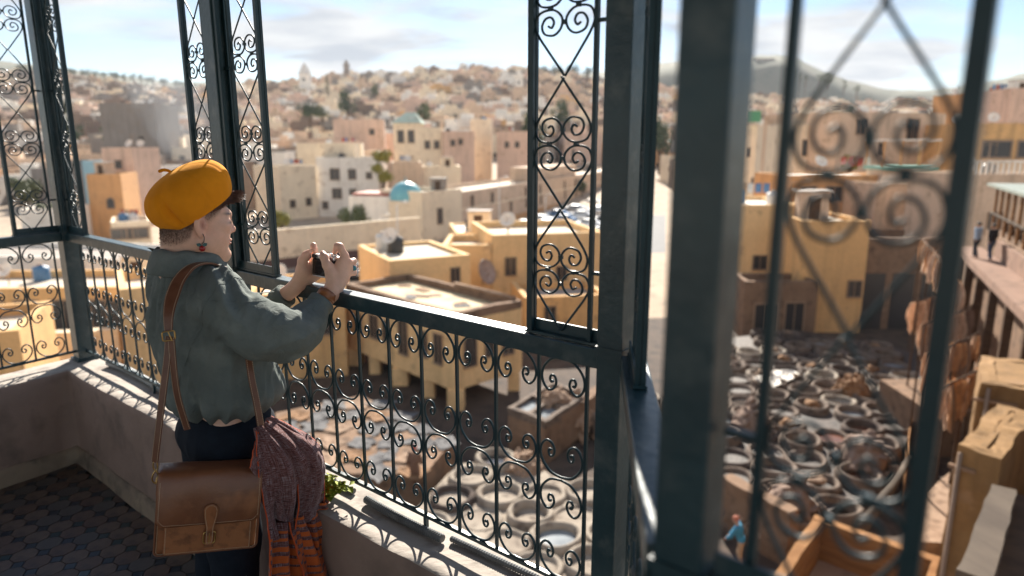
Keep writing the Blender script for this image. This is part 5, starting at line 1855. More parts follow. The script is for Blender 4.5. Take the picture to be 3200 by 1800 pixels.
ci, co = corner(inn), corner(out)
LEFT_END, RIGHT_END = 3.2, 2.4
chain_i = [P1 + nL * inn + EL_ * LEFT_END, ci[0], ci[1], ci[2], P4 + NM * inn + DM * RIGHT_END]
chain_o = [P1 + nL * out + EL_ * LEFT_END, co[0], co[1], co[2], P4 + NM * out + DM * RIGHT_END]


def strip_prism(mb, a, b, c, d, z0, z1):
    pp = [(p.x, p.y) for p in (a, b, c, d)]
    if sum((pp[i - 1][0] * pp[i][1] - pp[i][0] * pp[i - 1][1]) for i in range(4)) < 0: pp = pp[::-1]
    mb.prism(pp, z0, z1)


# wall body as one continuous ribbon, inner face finely divided for hand-plastered waviness
t = empty('parapet_wall', (chain_i[1].x, chain_i[1].y, 0), 0, 'low rough plastered parapet with pale worn top under the balustrades', 'wall')
og = Vector((chain_i[1].x, chain_i[1].y, 0))
def subdiv(ch, n=40):
    outp = []
    for a, b in zip(ch, ch[1:]):
        for k in range(n): outp.append(a.lerp(b, k / n))
    return outp + [ch[-1]]
ii, oo = subdiv(chain_i), subdiv(chain_o)
wr = np.random.RandomState(2)
def wob(p, z, s_=1.0):
    return s_ * (.004 * math.sin(p.x * 9 + z * 14) + .003 * math.sin(p.y * 17 - z * 23 + 1) + .0022 * math.sin(p.x * 31 + z * 40))
rows = []
zs = [0, .06, .12, .18, .24, .30, .36, .42, .46, .492, .510, Z_PAR - .003]
for z in zs:
    r_ = []
    for p, q in zip(ii, oo):
        w = (p - q).normalized()
        rd = -.010 if z > .515 else (-.003 if z > .505 else 0)
        v = p + w * (wob(p, z) + rd) - og
        r_.append((v.x, v.y, z))
    rows.append(r_)
MB().grid(rows).build('inner_face', M['parapet'], t, smooth=True)
rows = []
for f in (0, .06, .2, .4, .6, .8, .95, 1.0):
    r_ = []
    for p, q in zip(ii, oo):
        w = (p - q).normalized()
        v = p.lerp(q, f) - og + (w * (wob(p, Z_PAR - .003) - .010) if f == 0 else Vector((0, 0, 0)))
        zz = Z_PAR - (.003 if f in (0, 1.0) else 0) + .0012 * math.sin(p.x * 23 + f * 9) + .001 * math.sin(p.y * 37)
        r_.append((v.x, v.y, zz if f > 0 else Z_PAR - .003))
    rows.append(r_)
MB().grid(rows).build('coping', M['partop'], t, smooth=True)
mb = MB()
rows = [[(q.x - og.x, q.y - og.y, z) for q in oo] for z in (Z_PAR - .003 + .0012 * 0, -.3)]
MB().grid(rows).build('outer_face', M['parapet'], t)
# skirting: plaster fillet at the foot
rows = []
sk = subdiv([p + (p2 - p).normalized() * 0 for p, p2 in zip(chain_i, chain_o)])
for (dz, dn) in ((.095, .0), (.092, .016), (.05, .022), (.004, .03)):
    rows.append([((p.x + (p - q).normalized().x * (dn + .6 * wob(p, dz)) - og.x), (p.y + (p - q).normalized().y * (dn + .6 * wob(p, dz)) - og.y), dz + .004 * math.sin(p.x * 13 + p.y * 7)) for p, q in zip(ii, oo)])
MB().grid(rows).build('skirting', M['skirting'], t, smooth=True)

# ---- floor slab + building below
fl = [(p.x, p.y) for p in chain_o] + [(4.0, -4.0), (-6.5, -4.0), (-7, chain_o[0].y)]
area = sum((fl[i - 1][0] * fl[i][1] - fl[i][0] * fl[i - 1][1]) for i in range(len(fl)))
if area < 0: fl = fl[::-1]
tag(MB().prism(fl, G + .02, -.022).build('terrace_base', M['mudwall']), kind='structure')
floor = tag(MB().prism(fl, -.0218, -.004).build('terrace_floor', mat('grout', (.035, .03, .027), .9, (.025, .022, .02), 12)), kind='structure')
# stretched octagon tiles and small blue lozenges
M['tile_a'] = mat('tile_buff', (.135, .095, .07), .5, (.10, .07, .052), 9, c3=(.06, .047, .04), s3=22, bump=.0015, bscale=60)
M['tile_b'] = mat('tile_rose', (.115, .075, .055), .5, (.09, .058, .043), 9, c3=(.05, .04, .035), s3=22, bump=.0015, bscale=60)
M['tile_c'] = mat('tile_grey', (.09, .08, .072), .5, (.07, .062, .056), 9, bump=.0015, bscale=60)
M['tile_blue'] = mat('tile_blue', (.02, .032, .042), .35, (.012, .022, .034), 14)
M['tile_teal'] = mat('tile_teal', (.02, .048, .05), .3, (.014, .036, .04), 14)
px, py = .100, .100
c_ = .030
octo = [(-px / 2 + c_, -py / 2), (px / 2 - c_, -py / 2), (px / 2, -py / 2 + c_), (px / 2, py / 2 - c_), (px / 2 - c_, py / 2), (-px / 2 + c_, py / 2), (-px / 2, py / 2 - c_), (-px / 2, -py / 2 + c_)]
OCT = MB().prism([(x * .965, y * .965) for x, y in octo], -.0039, .004).mesh('tile', M['tile_a'])
LOZ = MB().prism([(c_ * .90, 0), (0, c_ * .90), (-c_ * .90, 0), (0, -c_ * .90)], -.0039, .003).mesh('lozenge_tile', M['tile_blue'])
fr = random.Random(12)
fa = math.atan2(DM.y, DM.x) + .18
ca, sa = math.cos(fa), math.sin(fa)
inpoly = [(p.x, p.y) for p in chain_i] + [(2, -1), (-5, -1)]
cand = []
for i in range(-70, 70):
    for j in range(-70, 70):
        x, y = i * px, j * py
        X, Y_ = ca * x - sa * y - 1.5, sa * x + ca * y + 2.4
        if not in_poly(X, Y_, inpoly): continue
        if Y_ < .9 or X < -3.6 or X > .1: continue
        cand.append((X, Y_))
cand.sort(key=lambda p: -(p[1] - .55 * p[0]))
vis = []
for (X, Y_) in cand:
    v = Vector((X, Y_, -EYE))
    cz = Y_ * math.cos(PITCH) + EYE * math.sin(PITCH)
    cy = Y_ * math.sin(PITCH) - EYE * math.cos(PITCH)
    u = 1600 + FPX * X / cz; w = 900 - FPX * cy / cz
    if -120 < u < 1200 and w < 1950: vis.append((X, Y_))
for k, (X, Y_) in enumerate(vis[:560]):
    o = link_mesh('tile', OCT, None, floor); o.location = (X, Y_, fr.uniform(-.001, .001)); o.rotation_euler = (fr.uniform(-.006, .006), fr.uniform(-.006, .006), fa)
    set_mat(o, M[fr.choice(['tile_a', 'tile_a', 'tile_b', 'tile_c'])])
    q = Vector((px / 2, py / 2, 0)); X2, Y2 = X + ca * q.x - sa * q.y, Y_ + sa * q.x + ca * q.y
    if in_poly(X2, Y2, inpoly):
        o = link_mesh('lozenge_tile', LOZ, None, floor); o.location = (X2, Y2, 0); o.rotation_euler = (0, 0, fa)
        set_mat(o, M[fr.choice(['tile_blue', 'tile_teal', 'tile_blue'])])

# ---- roof over the terrace (above the frame): keeps the interior in shade
rf = [(p.x, p.y) for p in [P1 + nL * .12 + EL_ * 3.2, isect(P1 + nL * .12, EL_, A0 + NM * .12, DM), isect(A0 + NM * .12, DM, S3 + n3 * .12, E3), isect(S3 + n3 * .12, E3, P4 + NM * .12, DM), P4 + NM * .12 + DM * 2.4]] + [(3.2, -3.5), (-6, -3.5)]
if sum((rf[i - 1][0] * rf[i][1] - rf[i][0] * rf[i - 1][1]) for i in range(len(rf))) < 0: rf = rf[::-1]
tag(MB().prism(rf, Z_TOP + .001, Z_TOP + .14).build('terrace_roof', M['timber_dark']), 'flat dark wooden roof carried by the iron posts of the terrace', 'roof')

# ---- conduit, pipe, sprig on the parapet
def corrugated(name, p0, p1, r_, label, sag=0.0, bend=None):
    n = int((p1 - p0).length / .0045)
    pts_, rads = [], []
    for i in range(n + 1):
        f = i / n
        p = p0.lerp(p1, f) + Vector((0, 0, -sag * math.sin(math.pi * f)))
        if bend: p += bend * math.sin(math.pi * f)
        pts_.append(p); rads.append(r_ * (1.0 if i % 2 else .84))
    o = MB().tube(pts_, rads, 10).build(name, M['galv'], smooth=False)
    return tag(o, label, 'conduit')


def pm(t_, n_, z): q = A0 + DM * t_ + NM * n_; return Vector((q.x, q.y, z))
corrugated('conduit', pm(2.365, -.012, Z_PAR + .0155), pm(2.735, -.016, Z_PAR + .0155), .0145, 'ribbed metal conduit lying on the parapet with its cut end open', bend=NM * -.006)
corrugated('conduit', pm(2.75, .006, Z_PAR + .0115), pm(3.24, .024, Z_PAR + .0115), .0105, 'thinner ribbed conduit under the bottom rail near the angle post')
corrugated('conduit', pm(1.98, .0, Z_PAR + .0125), pm(2.285, -.002, Z_PAR + .0125), .0115, 'short ribbed conduit beside the green sprig')
mb = MB(); mb.tube([pm(.12, .03, Z_PAR + .02), pm(.35, .045, Z_PAR + .021), pm(.6, .035, Z_PAR + .02), pm(.9, .02, Z_PAR + .02), pm(1.3, .02, Z_PAR + .02)], .018, 10)
tag(mb.build('grey_pipe', mat('pipe_pvc', (.22, .24, .25), .5), smooth=True), 'smooth grey pipe lying along the parapet near the corner', 'pipe')

# leafy sprig growing at the parapet
t = empty('leafy_sprig', pm(2.245, -.088, Z_PAR), 0, 'small bright green leafy sprig growing at the parapet edge', 'plant')
sr = random.Random(8)
leaf = MB()
lw = [(0, 0), (.3, .5), (.65, .6), (1, .0)]
leaf.v = [(0, 0, 0), (.008, .35 * .012, .002), (.008, -.35 * .012, .002), (.017, .010, .004), (.017, -.010, .004), (.026, .006, .002), (.026, -.006, .002), (.032, 0, -.003), (.016, 0, 0)]
for f in ((0, 8, 1), (0, 2, 8), (1, 8, 3), (2, 4, 8), (3, 8, 5), (4, 6, 8), (5, 8, 7), (6, 7, 8)): leaf.face(f)
LEAF = leaf.mesh('leaf', M['leaf_sprig'], True)
for k in range(17):
    a = sr.uniform(0, 6.28); h = sr.uniform(.025, .075); q = sr.uniform(.02, .085)
    tip = Vector((math.cos(a) * q, math.sin(a) * q, h))
    stem = catmull([(0, 0, 0), tip * .5 + Vector((0, 0, .012)), tip], 4)
    MB().tube(stem, .0013, 5).build('stem', M['leaf_sprig'], t)
    for i in range(2, len(stem)):
        for s_ in range(2):
            o = link_mesh('leaf', LEAF, None, t); o.location = stem[i]
            o.rotation_euler = (sr.uniform(-.6, .6), sr.uniform(-.9, .3), sr.uniform(0, 6.28)); q2 = sr.uniform(.7, 1.25); o.scale = (q2, q2, q2)

# ================================================================== THE PHOTOGRAPHER
PO = Vector((-.935, 2.1, 0)); PROT = math.atan2(.406744, .913542)
person = empty('person', PO, PROT, 'person in mustard beret and loose grey green shirt taking a photograph at the balustrade', 'person')


def place(o):
    o.location = PO; o.rotation_euler = (0, 0, PROT)
    return o


def vnormals(V, Q):
    n = np.zeros_like(V)
    a, b, c, d = V[Q[:, 0]], V[Q[:, 1]], V[Q[:, 2]], V[Q[:, 3]]
    fn = np.cross(c - a, d - b)
    for k in range(4): np.add.at(n, Q[:, k], fn)
    return n / (np.linalg.norm(n, axis=1, keepdims=True) + 1e-12)


def lap(V, Q, it=2, w=.5):
    E_ = np.concatenate([Q[:, [0, 1]], Q[:, [1, 2]], Q[:, [2, 3]], Q[:, [3, 0]]])
    for _ in range(it):
        s_ = np.zeros_like(V); c = np.zeros(len(V))
        np.add.at(s_, E_[:, 0], V[E_[:, 1]]); np.add.at(c, E_[:, 0], 1)
        np.add.at(s_, E_[:, 1], V[E_[:, 0]]); np.add.at(c, E_[:, 1], 1)
        V = V * (1 - w) + w * s_ / np.maximum(c, 1)[:, None]
    return V


FV = np.array([.883, .469, 0]); RV = np.array([.469, -.883, 0]); UV_ = np.array([0, 0, 1.0])
T28 = rotz(R(28))

# ---------------- head (own frame: X forward, Y left, Z up)
HY, HP = R(13), R(7)
HR = rotz(HY) @ roty(HP)
HO = np.array([-.030, 0.0, 1.478])


def h2l(p): return HR @ np.array(p, float) + HO
def l2h(p): return HR.T @ (np.array(p, float) - HO)


hv = Vol((-.15, -.105, -.26), (.15, .105, .16), .0026)
hv.ell((-.014, 0, .032), (.096, .0755, .088), k=.01)
hv.ell((.026, 0, -.025), (.068, .062, .088), k=.03)
for s_ in (-1, 1):
    hv.ell((.036, s_ * .034, -.040), (.042, .034, .042), k=.025)      # cheeks
    hv.cap((-.005, s_ * .058, -.055), (.055, s_ * .026, -.088), .022, .020, k=.03)   # jaw line
    hv.cap((.066, s_ * .034, .030), (.082, s_ * .012, .034), .011, .012, k=.015)       # brow
    hv.ell((.062, s_ * .045, .000), (.022, .016, .013), k=.02)        # cheekbone
hv.ell((.070, 0, -.091), (.024, .026, .020), k=.025)
hv.ell((.045, 0, -.100), (.045, .034, .018), k=.03)                    # soft under-chin
hv.cap((.083, 0, .024), (.096, 0, -.008), .0085, .0105, k=.012)
hv.ell((.1000, 0, -.0135), (.0120, .0115, .0105), k=.008)
for s_ in (-1, 1):
    hv.ell((.0915, s_ * .0128, -.0180), (.0095, .0078, .008), k=.006)
    hv.ell((.098, s_ * .034, .012), (.018, .017, .0115), k=.012, op='sub')   # eye hollow
    hv.ell((.0735, s_ * .032, .012), (.0145, .0165, .0125), k=.006)          # lid
hv.ell((.0925, 0, -.0465), (.0085, .019, .0055), k=.006)
hv.ell((.0915, 0, -.0570), (.0085, .0165, .0062), k=.006)
hv.ell((.1005, 0, -.0520), (.010, .021, .0016), k=.003, op='sub')
hv.ell((.095, 0, -.0705), (.010, .018, .006), k=.01, op='sub')
nb = l2h((-.068, .0, 1.28))
hv.cap((-.034, 0, -.05), nb, .056, .066, k=.035)
hv.cap((-.052, 0, -.03), l2h((-.105, 0, 1.33)), .042, .05, k=.03)
for s_ in (-1, 1):                                                     # ears
    er = rotz(s_ * R(-27)) @ roty(R(-12))
    hv.ell((-.014, s_ * .0825, .000), (.0195, .0068, .0325), er, k=.004)
    hv.ell((-.008, s_ * .0795, -.027), (.0105, .0068, .012), er, k=.005)
    hv.ell((-.0085, s_ * .0925, .004), (.0115, .0085, .0215), er, k=.003, op='sub')
    hv.cap((-.010, s_ * .0835, .014), (-.014, s_ * .0850, -.010), .0026, .003, k=.003)
    hv.ell((.004, s_ * .0790, -.004), (.0045, .005, .008), k=.004)
HV, HQ = hv.mesh()
HV = lap(HV.astype(float), HQ, 1, .4)
head_local = HV.copy()
HVl = HV @ HR.T + HO

# colour per vertex in head frame
x, y, z = head_local[:, 0], head_local[:, 1], head_local[:, 2]
skin = np.array([.72, .43, .305])
colr = np.tile(skin, (len(HV), 1))
def blend(c, m): 
    global colr
    m = np.clip(m, 0, 1)[:, None]
    colr = colr * (1 - m) + np.array(c) * m
g3 = lambda cx, cy, cz, sx, sy, sz: np.exp(-((x - cx) / sx) ** 2 - ((np.abs(y) - cy) / sy) ** 2 - ((z - cz) / sz) ** 2)
blend((.78, .41, .30), .55 * g3(.05, .042, -.03, .03, .03, .028))
blend((.76, .37, .27), .5 * g3(.105, .0, -.016, .02, .02, .014))
blend((.74, .34, .25), .6 * g3(-.01, .08, 0, .03, .012, .04))
blend((.50, .19, .16), g3(.09, 0, -.053, .02, .02, .0095) * 1.2)
blend((.05, .035, .03), 1.1 * g3(.076, .034, .0365, .03, .02, .0042))
blend((.04, .03, .03), 1.4 * g3(.084, .035, .0095, .016, .017, .0034))
blend((.34, .13, .09), 1.1 * g3(-.008, .079, .002, .008, .010, .015))  # hollow of the ear darkened in the colour, like shade inside it
# shaved sides and nape
zl = np.interp(x, [-.12, -.06, -.035, -.022, .0, .012, .03, .05, .062, .08], [-.075, -.062, -.042, .012, .020, .010, .024, .044, .075, .12])
soft = np.clip((z - zl) / .045, 0, 1)
st = 1 / (1 + np.exp(-(z - zl) / .004)) * (.62 + .5 * soft)
soft = np.where(np.abs(y) > .02, 1.0, 1.0) * np.clip((.075 - x) / .02, 0, 1)
earm = np.exp(-(((x + .012) / .024) ** 2) - ((z - .0) / .037) ** 2) * (np.abs(y) > .0745) * 1.3
nz_ = vnoise(x * 900, y * 900, z * 900, 3) * .25 + .75
blend((.05, .034, .026), st * soft * .9 * (1 - np.clip(earm * 1.6, 0, 1)) * nz_)


def colour_attr(me, C_):
    ca = me.color_attributes.new('Col', 'FLOAT_COLOR', 'POINT')
    buf = np.ones((len(me.vertices), 4), np.float32); buf[:, :3] = C_
    ca.data.foreach_set('color', buf.ravel())


sk = bpy.data.materials.new('skin'); sk.use_nodes = True
N_, L_ = sk.node_tree.nodes, sk.node_tree.links
b_ = N_['Principled BSDF']; b_.inputs['Roughness'].default_value = .48
b_.inputs['Subsurface Weight'].default_value = .12; b_.inputs['Subsurface Radius'].default_value = (.9, .35, .2); b_.inputs['Subsurface Scale'].default_value = .012
va = N_.new('ShaderNodeVertexColor'); va.layer_name = 'Col'
tcn = N_.new('ShaderNodeTexCoord'); nn = N_.new('ShaderNodeTexNoise'); nn.inputs['Scale'].default_value = 60; nn.inputs['Detail'].default_value = 4
L_.new(tcn.outputs['Object'], nn.inputs['Vector'])
hsv = N_.new('ShaderNodeHueSaturation'); mr = N_.new('ShaderNodeMapRange'); mr.inputs['To Min'].default_value = .86; mr.inputs['To Max'].default_value = 1.12
L_.new(nn.outputs['Fac'], mr.inputs['Value']); L_.new(mr.outputs[0], hsv.inputs['Value']); L_.new(va.outputs['Color'], hsv.inputs['Color'])
L_.new(hsv.outputs[0], b_.inputs['Base Color'])
bm_ = N_.new('ShaderNodeBump'); bm_.inputs['Distance'].default_value = .0006; nn2 = N_.new('ShaderNodeTexNoise'); nn2.inputs['Scale'].default_value = 350
L_.new(tcn.outputs['Object'], nn2.inputs['Vector']); L_.new(nn2.outputs['Fac'], bm_.inputs['Height']); L_.new(bm_.outputs[0], b_.inputs['Normal'])

# ---------------- hands
CAMC = np.array([.345, -.012, 1.322])
def cp(r_, f, u): return CAMC + RV * r_ + FV * f + UV_ * u


wr_R = np.array([.345, -.088, 1.244]); wr_L = np.array([.236, .072, 1.228])
gv = Vol((.15, -.20, 1.13), (.50, .17, 1.43), .0024)
mcpR = [cp(.072, .020, .036), cp(.078, .030, .014), cp(.076, .033, -.008), cp(.068, .028, -.028)]
for m_, r_ in zip(mcpR, (.0125, .0128, .012, .0108)):
    gv.cap(wr_R + (m_ - wr_R) * .12, m_, .0165, r_, k=.014)
gv.ell(cp(.064, .006, -.012), (.022, .017, .038), T28, k=.015)
gv.cap(np.array([.300, -.108, 1.206]), wr_R, .029, .0255, k=.012)
gv.cap(wr_R, cp(.066, .006, -.034), .0245, .022, k=.016)
# right index raised over the shutter
gv.chain([mcpR[0], cp(.066, .008, .067), cp(.055, .006, .069), cp(.044, .003, .048)], [.0128, .0112, .0102, .0085], .006)
for i, (r0, zc) in enumerate(((.0108, .012), (.0104, -.009), (.0092, -.028))):
    m_ = mcpR[i + 1]
    gv.chain([m_, cp(.064, .062, zc), cp(.036, .058, zc - .002), cp(.020, .038, zc - .003)], [r0, r0 * .92, r0 * .85, r0 * .7], .005)
# right thumb on the back of the camera
gv.chain([wr_R + np.array([.0, .0, .012]), cp(.058, -.026, -.022), cp(.046, -.031, .010), cp(.030, -.030, .034), cp(.020, -.027, .045)], [.0185, .0175, .0142, .0116, .009], .012)
# left hand
mcpL = [cp(-.074, .012, .014), cp(-.078, .028, -.002), cp(-.074, .040, -.018), cp(-.066, .048, -.034)]
for m_, r_ in zip(mcpL, (.012, .012, .0115, .0105)):
    gv.cap(wr_L + (m_ - wr_L) * .15, m_, .0165, r_, k=.016)
gv.cap(np.array([.190, .10, 1.19]), wr_L, .028, .0255, k=.012)
gv.ell(cp(-.086, -.022, -.032), (.026, .018, .032), T28, k=.016)
gv.chain([mcpL[0], cp(-.070, .006, .048), cp(-.062, -.002, .060), cp(-.052, -.006, .050)], [.0120, .0108, .0098, .0082], .005)
for i, (r0, zc) in enumerate(((.0112, -.012), (.0102, -.026), (.0090, -.038))):
    gv.chain([mcpL[i + 1], cp(-.058, .058 + .004 * i, zc), cp(-.034, .062, zc - .002), cp(-.016, .054, zc)], [r0, r0 * .92, r0 * .85, r0 * .7], .005)
gv.chain([wr_L + np.array([.008, -.01, .010]), cp(-.088, -.034, -.020), cp(-.080, -.036, .010), cp(-.068, -.030, .030), cp(-.060, -.024, .040)], [.0185, .0180, .0145, .0118, .009], .012)
GV, GQ = gv.mesh()
GV = lap(GV.astype(float), GQ, 1, .4)
gcol = np.tile(np.array([.74, .45, .325]), (len(GV), 1))
for tip in (cp(.020, -.027, .045), cp(.040, .006, .056), cp(-.060, -.024, .040), cp(-.052, -.006, .050), cp(.066, .008, .067), mcpR[0], mcpR[1], mcpL[0]):
    w_ = np.exp(-((GV - tip) ** 2).sum(1) / .011 ** 2)[:, None] * .5
    gcol = gcol * (1 - w_) + np.array([.78, .37, .27]) * w_

# ---------------- hidden body under the clothes (keeps one figure)
bv = Vol((-.3, -.3, .02), (.40, .3, 1.36), .012)
bv.ell((-.045, 0, 1.15), (.105, .15, .17), T28, k=.05); bv.ell((-.005, 0, .92), (.115, .145, .16), T28, k=.05)
bv.cap((.02, -.14, 1.27), (-.11, .14, 1.27), .05, k=.04); bv.cap((-.06, 0, 1.25), (-.066, 0, 1.36), .055, k=.03)
bv.chain([(.015, -.14, 1.25), (.20, -.195, 1.14), (.300, -.108, 1.206)], [.045, .036, .026], .02)
bv.chain([(-.11, .14, 1.25), (.08, .18, 1.08), (.19, .10, 1.19)], [.045, .036, .026], .02)
for hx, hy in ((.0, -.08), (-.05, .08)): bv.chain([(hx, hy, .82), (hx - .01, hy, .45), (hx - .03, hy, .09)], [.075, .05, .035], .03); bv.cap((hx - .03, hy, .06), (hx + .12, hy + .05, .045), .035, .03, .02)
BV, BQ = bv.mesh()
allV = np.concatenate([HVl, GV, BV]); allQ = np.concatenate([HQ, GQ + len(HVl), BQ + len(HVl) + len(GV)])
body_me = fast_mesh('body', allV, allQ, sk)
colour_attr(body_me, np.concatenate([colr, gcol, np.tile(skin, (len(BV), 1))]))
body = link_mesh('body', body_me, None, person)

# eyes
for s_ in (-1, 1):
    c = h2l((.0765, s_ * .0325, .0105))
    e = MB(); e.lathe([(.0118 * math.sin(a), .0118 * math.cos(a)) for a in [math.pi * k / 8 for k in range(9)]], 12, tuple(c), cap=False)
    eo = e.build('eye', mat('eye_dark', (.035, .022, .018), .12), person, smooth=True)

# ---------------- beret
def rot_axis(s_, l_, q_): return np.stack([s_, l_, q_], 1)
bs = np.array([.846 * math.cos(HY), .846 * math.sin(HY), .532]); bl = np.array([-math.sin(HY), math.cos(HY), 0]); bq = np.cross(bs, bl)
BO = np.array([-.018, .0, 1.5185])
prof = [(.099, .010), (.106, -.002), (.112, .002), (.121, .018), (.129, .042), (.130, .066), (.123, .089), (.108, .109), (.086, .122), (.060, .131), (.034, .1355), (.012, .137), (.0005, .1372)]
pc = catmull([(r_, 0, q_) for r_, q_ in prof], 5)
NB = 144
rows = []
for i, p in enumerate(pc):
    row = []
    f = i / (len(pc) - 1)
    for k in range(NB):
        a = 2 * math.pi * k / NB
        sa_ = math.cos(8 * (a - .18))
        seam = -.0017 * max(0, (sa_ - .93) / .07) * (1 if .12 < f < .93 else 0)
        puff = .0004 * (1 - abs(math.sin(4 * (a - .18)))) * -1 * (1 if .15 < f else 0)
        rr = p.x + seam + puff * min(1, f * 2) * (1 if f < .9 else 0)
        # soft dents and sag toward the back
        und = .005 * math.sin(2 * a + 4 * f) * math.sin(math.pi * min(1, f * 1.2)) + .0022 * math.sin(5 * a - 7 * f + 1)
        rr += und * (1 - f) * (1 if f > .1 else .15)
        dent = math.exp(-((a - 3.95) / .09) ** 2 - ((f - .36) / .16) ** 2)
        ridge = math.exp(-((a - 3.75) / .12) ** 2 - ((f - .42) / .2) ** 2) + math.exp(-((a - 4.30) / .14) ** 2 - ((f - .45) / .2) ** 2)
        rr += -.017 * dent + .004 * ridge
        q = p.z + .002 * math.sin(4 * a + 2) * f * (1 - f)
        v = BO + bs * rr * math.cos(a) * 1.0 + bl * rr * math.sin(a) * .86 + bq * q
        row.append(tuple(v))
    rows.append(row)
M['felt'] = mat('felt_mustard', (.80, .285, .012), .95, (.72, .25, .010), 22, bump=.0006, bscale=420, spec=.15)
M['felt'].node_tree.nodes['Principled BSDF'].inputs['Sheen Weight'].default_value = .35
M['felt'].node_tree.nodes['Principled BSDF'].inputs['Sheen Roughness'].default_value = .4
M['felt'].node_tree.nodes['Principled BSDF'].inputs['Sheen Tint'].default_value = (1, .6, .15, 1)
ber = MB().grid(rows, True).build('beret', M['felt'], person, smooth=True)
tp = BO + bq * .134 + bs * .0
stem = catmull([tuple(tp), tuple(tp + bq * .010 - bs * .004), tuple(tp + bq * .019 - bs * .014), tuple(tp + bq * .022 - bs * .028)], 4)
MB().tube(stem, [.0045, .0042, .004, .004, .0042, .0044, .0046, .0046, .0046, .0046, .0046, .0044, .003], 8).build('stalk', M['felt'], ber, smooth=True)

# ---------------- hair: tufts of the fringe
M['hair'] = mat('hair_brown', (.045, .018, .010), .45, (.16, .058, .022), 45, spec=.5)
hrn = random.Random(3)
mb = MB()
for k in range(1500):
    lat = hrn.gauss(0, .034)
    if abs(lat) > .066: continue
    a = lat / .095
    root = BO + bs * (.098 * math.cos(a) - hrn.uniform(0, .018)) + bl * (.092 * math.sin(a)) + bq * hrn.uniform(-.010, .002)
    L_h = hrn.uniform(.022, .046) * (1 - .25 * abs(lat) / .06)
    dirn = bs * (.55 + hrn.gauss(0, .16)) - bq * (.75 + hrn.gauss(0, .14)) + bl * (lat * 3 + hrn.gauss(0, .22)) + np.array([.30, 0, 0])
    dirn /= np.linalg.norm(dirn)
    cur = np.array([.25, hrn.gauss(0, .1), hrn.gauss(.10, .14)])
    p = [root + dirn * L_h * f + cur * L_h * .9 * f * f for f in (0, .35, .7, 1)]
    mb.tube([tuple(q) for q in p], [.0011, .0010, .0007, .0002], 4, cap=False)
for k in range(1700):                                                  # sides just below the brim, cropped
    s_ = -1 if k % 2 else 1
    f = hrn.uniform(.0, 1)
    a = s_ * (.55 + .9 * f)
    root = BO + bs * (.100 * math.cos(a)) + bl * (.088 * math.sin(a)) + bq * hrn.uniform(-.004, .004)
    dirn = -bq * .8 + bs * hrn.gauss(.1, .2) + bl * s_ * .25
    dirn /= np.linalg.norm(dirn)
    L_h = hrn.uniform(.008, .022) * (1.35 - f)
    mb.tube([tuple(root), tuple(root + dirn * L_h)], [.0009, .0003], 4, cap=False)
mb.build('hair', M['hair'], person, smooth=True)
# cropped hair on the nape and temples
mk = st * soft * (1 - np.clip(earm * 1.6, 0, 1))
hn_ = vnormals(HVl, HQ)
idx_ = np.where((mk > .35) & (head_local[:, 2] < .062))[0]
pr_ = np.random.RandomState(4)
mb = MB()
for q in range(9000):
    i = idx_[pr_.randint(len(idx_))]
    if pr_.rand() > mk[i] ** 1.5: continue
    n_ = hn_[i]
    if n_ @ (HVl[i] - np.array([-.05, 0, 1.45])) < 0: n_ = -n_
    d = n_ * .55 + np.array([-.15, 0, -.75]) + pr_.randn(3) * .22
    d /= np.linalg.norm(d)
    a = HVl[i] + pr_.randn(3) * .0012
    Lh = (.0025 + .0035 * pr_.rand()) * (.5 + .6 * mk[i])
    b = len(mb.v); s1 = np.cross(d, n_); s1 = s1 / (np.linalg.norm(s1) + 1e-9) * .0005; s2 = np.cross(d, s1)
    mb.v += [tuple(a + s1), tuple(a - s1 * .5 + s2 * .87), tuple(a - s1 * .5 - s2 * .87), tuple(a + d * Lh)]
    mb.face([b, b + 1, b + 3]); mb.face([b + 1, b + 2, b + 3]); mb.face([b + 2, b, b + 3])
mb.build('hair', M['hair'], person)

# ---------------- shirt
M['linen'] = mat('linen_green', (.150, .172, .160), .92, (.122, .142, .134), 5, bump=.0010, bscale=260, spec=.2, c3=(.18, .205, .19), s3=14)
_nt = M['linen'].node_tree; _b = _nt.nodes['Principled BSDF']
_tc = _nt.nodes.new('ShaderNodeTexCoord'); _n = _nt.nodes.new('ShaderNodeTexNoise'); _n.inputs['Scale'].default_value = 26; _n.inputs['Detail'].default_value = 3; _n.inputs['Distortion'].default_value = 1.2
_nt.links.new(_tc.outputs['Object'], _n.inputs['Vector'])
_ab = _nt.nodes.new('ShaderNodeMath'); _ab.operation = 'SUBTRACT'; _ab.inputs[1].default_value = .5; _nt.links.new(_n.outputs['Fac'], _ab.inputs[0])
_a2 = _nt.nodes.new('ShaderNodeMath'); _a2.operation = 'ABSOLUTE'; _nt.links.new(_ab.outputs[0], _a2.inputs[0])
_bp = _nt.nodes.new('ShaderNodeBump'); _bp.invert = True; _bp.inputs['Distance'].default_value = .007; _bp.inputs['Strength'].default_value = .8
_nt.links.new(_a2.outputs[0], _bp.inputs['Height'])
_old = _b.inputs['Normal'].links[0].from_node
_nt.links.new(_old.outputs[0], _bp.inputs['Normal']); _nt.links.new(_bp.outputs[0], _b.inputs['Normal'])
sv = Vol((-.30, -.36, .80), (.46, .36, 1.42), .0058)
sv.ell((-.050, 0, 1.165), (.131, .178, .20), T28, k=.05)
sv.cap(tuple(np.array([-.050, 0, 1.282]) + RV * .125), tuple(np.array([-.055, 0, 1.282]) - RV * .125), .070, k=.05)
sv.ell((-.062, 0, 1.312), (.082, .095, .036), T28, k=.03)
sv.ell((-.006, 0, 1.01), (.148, .178, .15), T28, k=.06)
sv.ell((.006, -.004, .940), (.156, .181, .078), T28, k=.05)
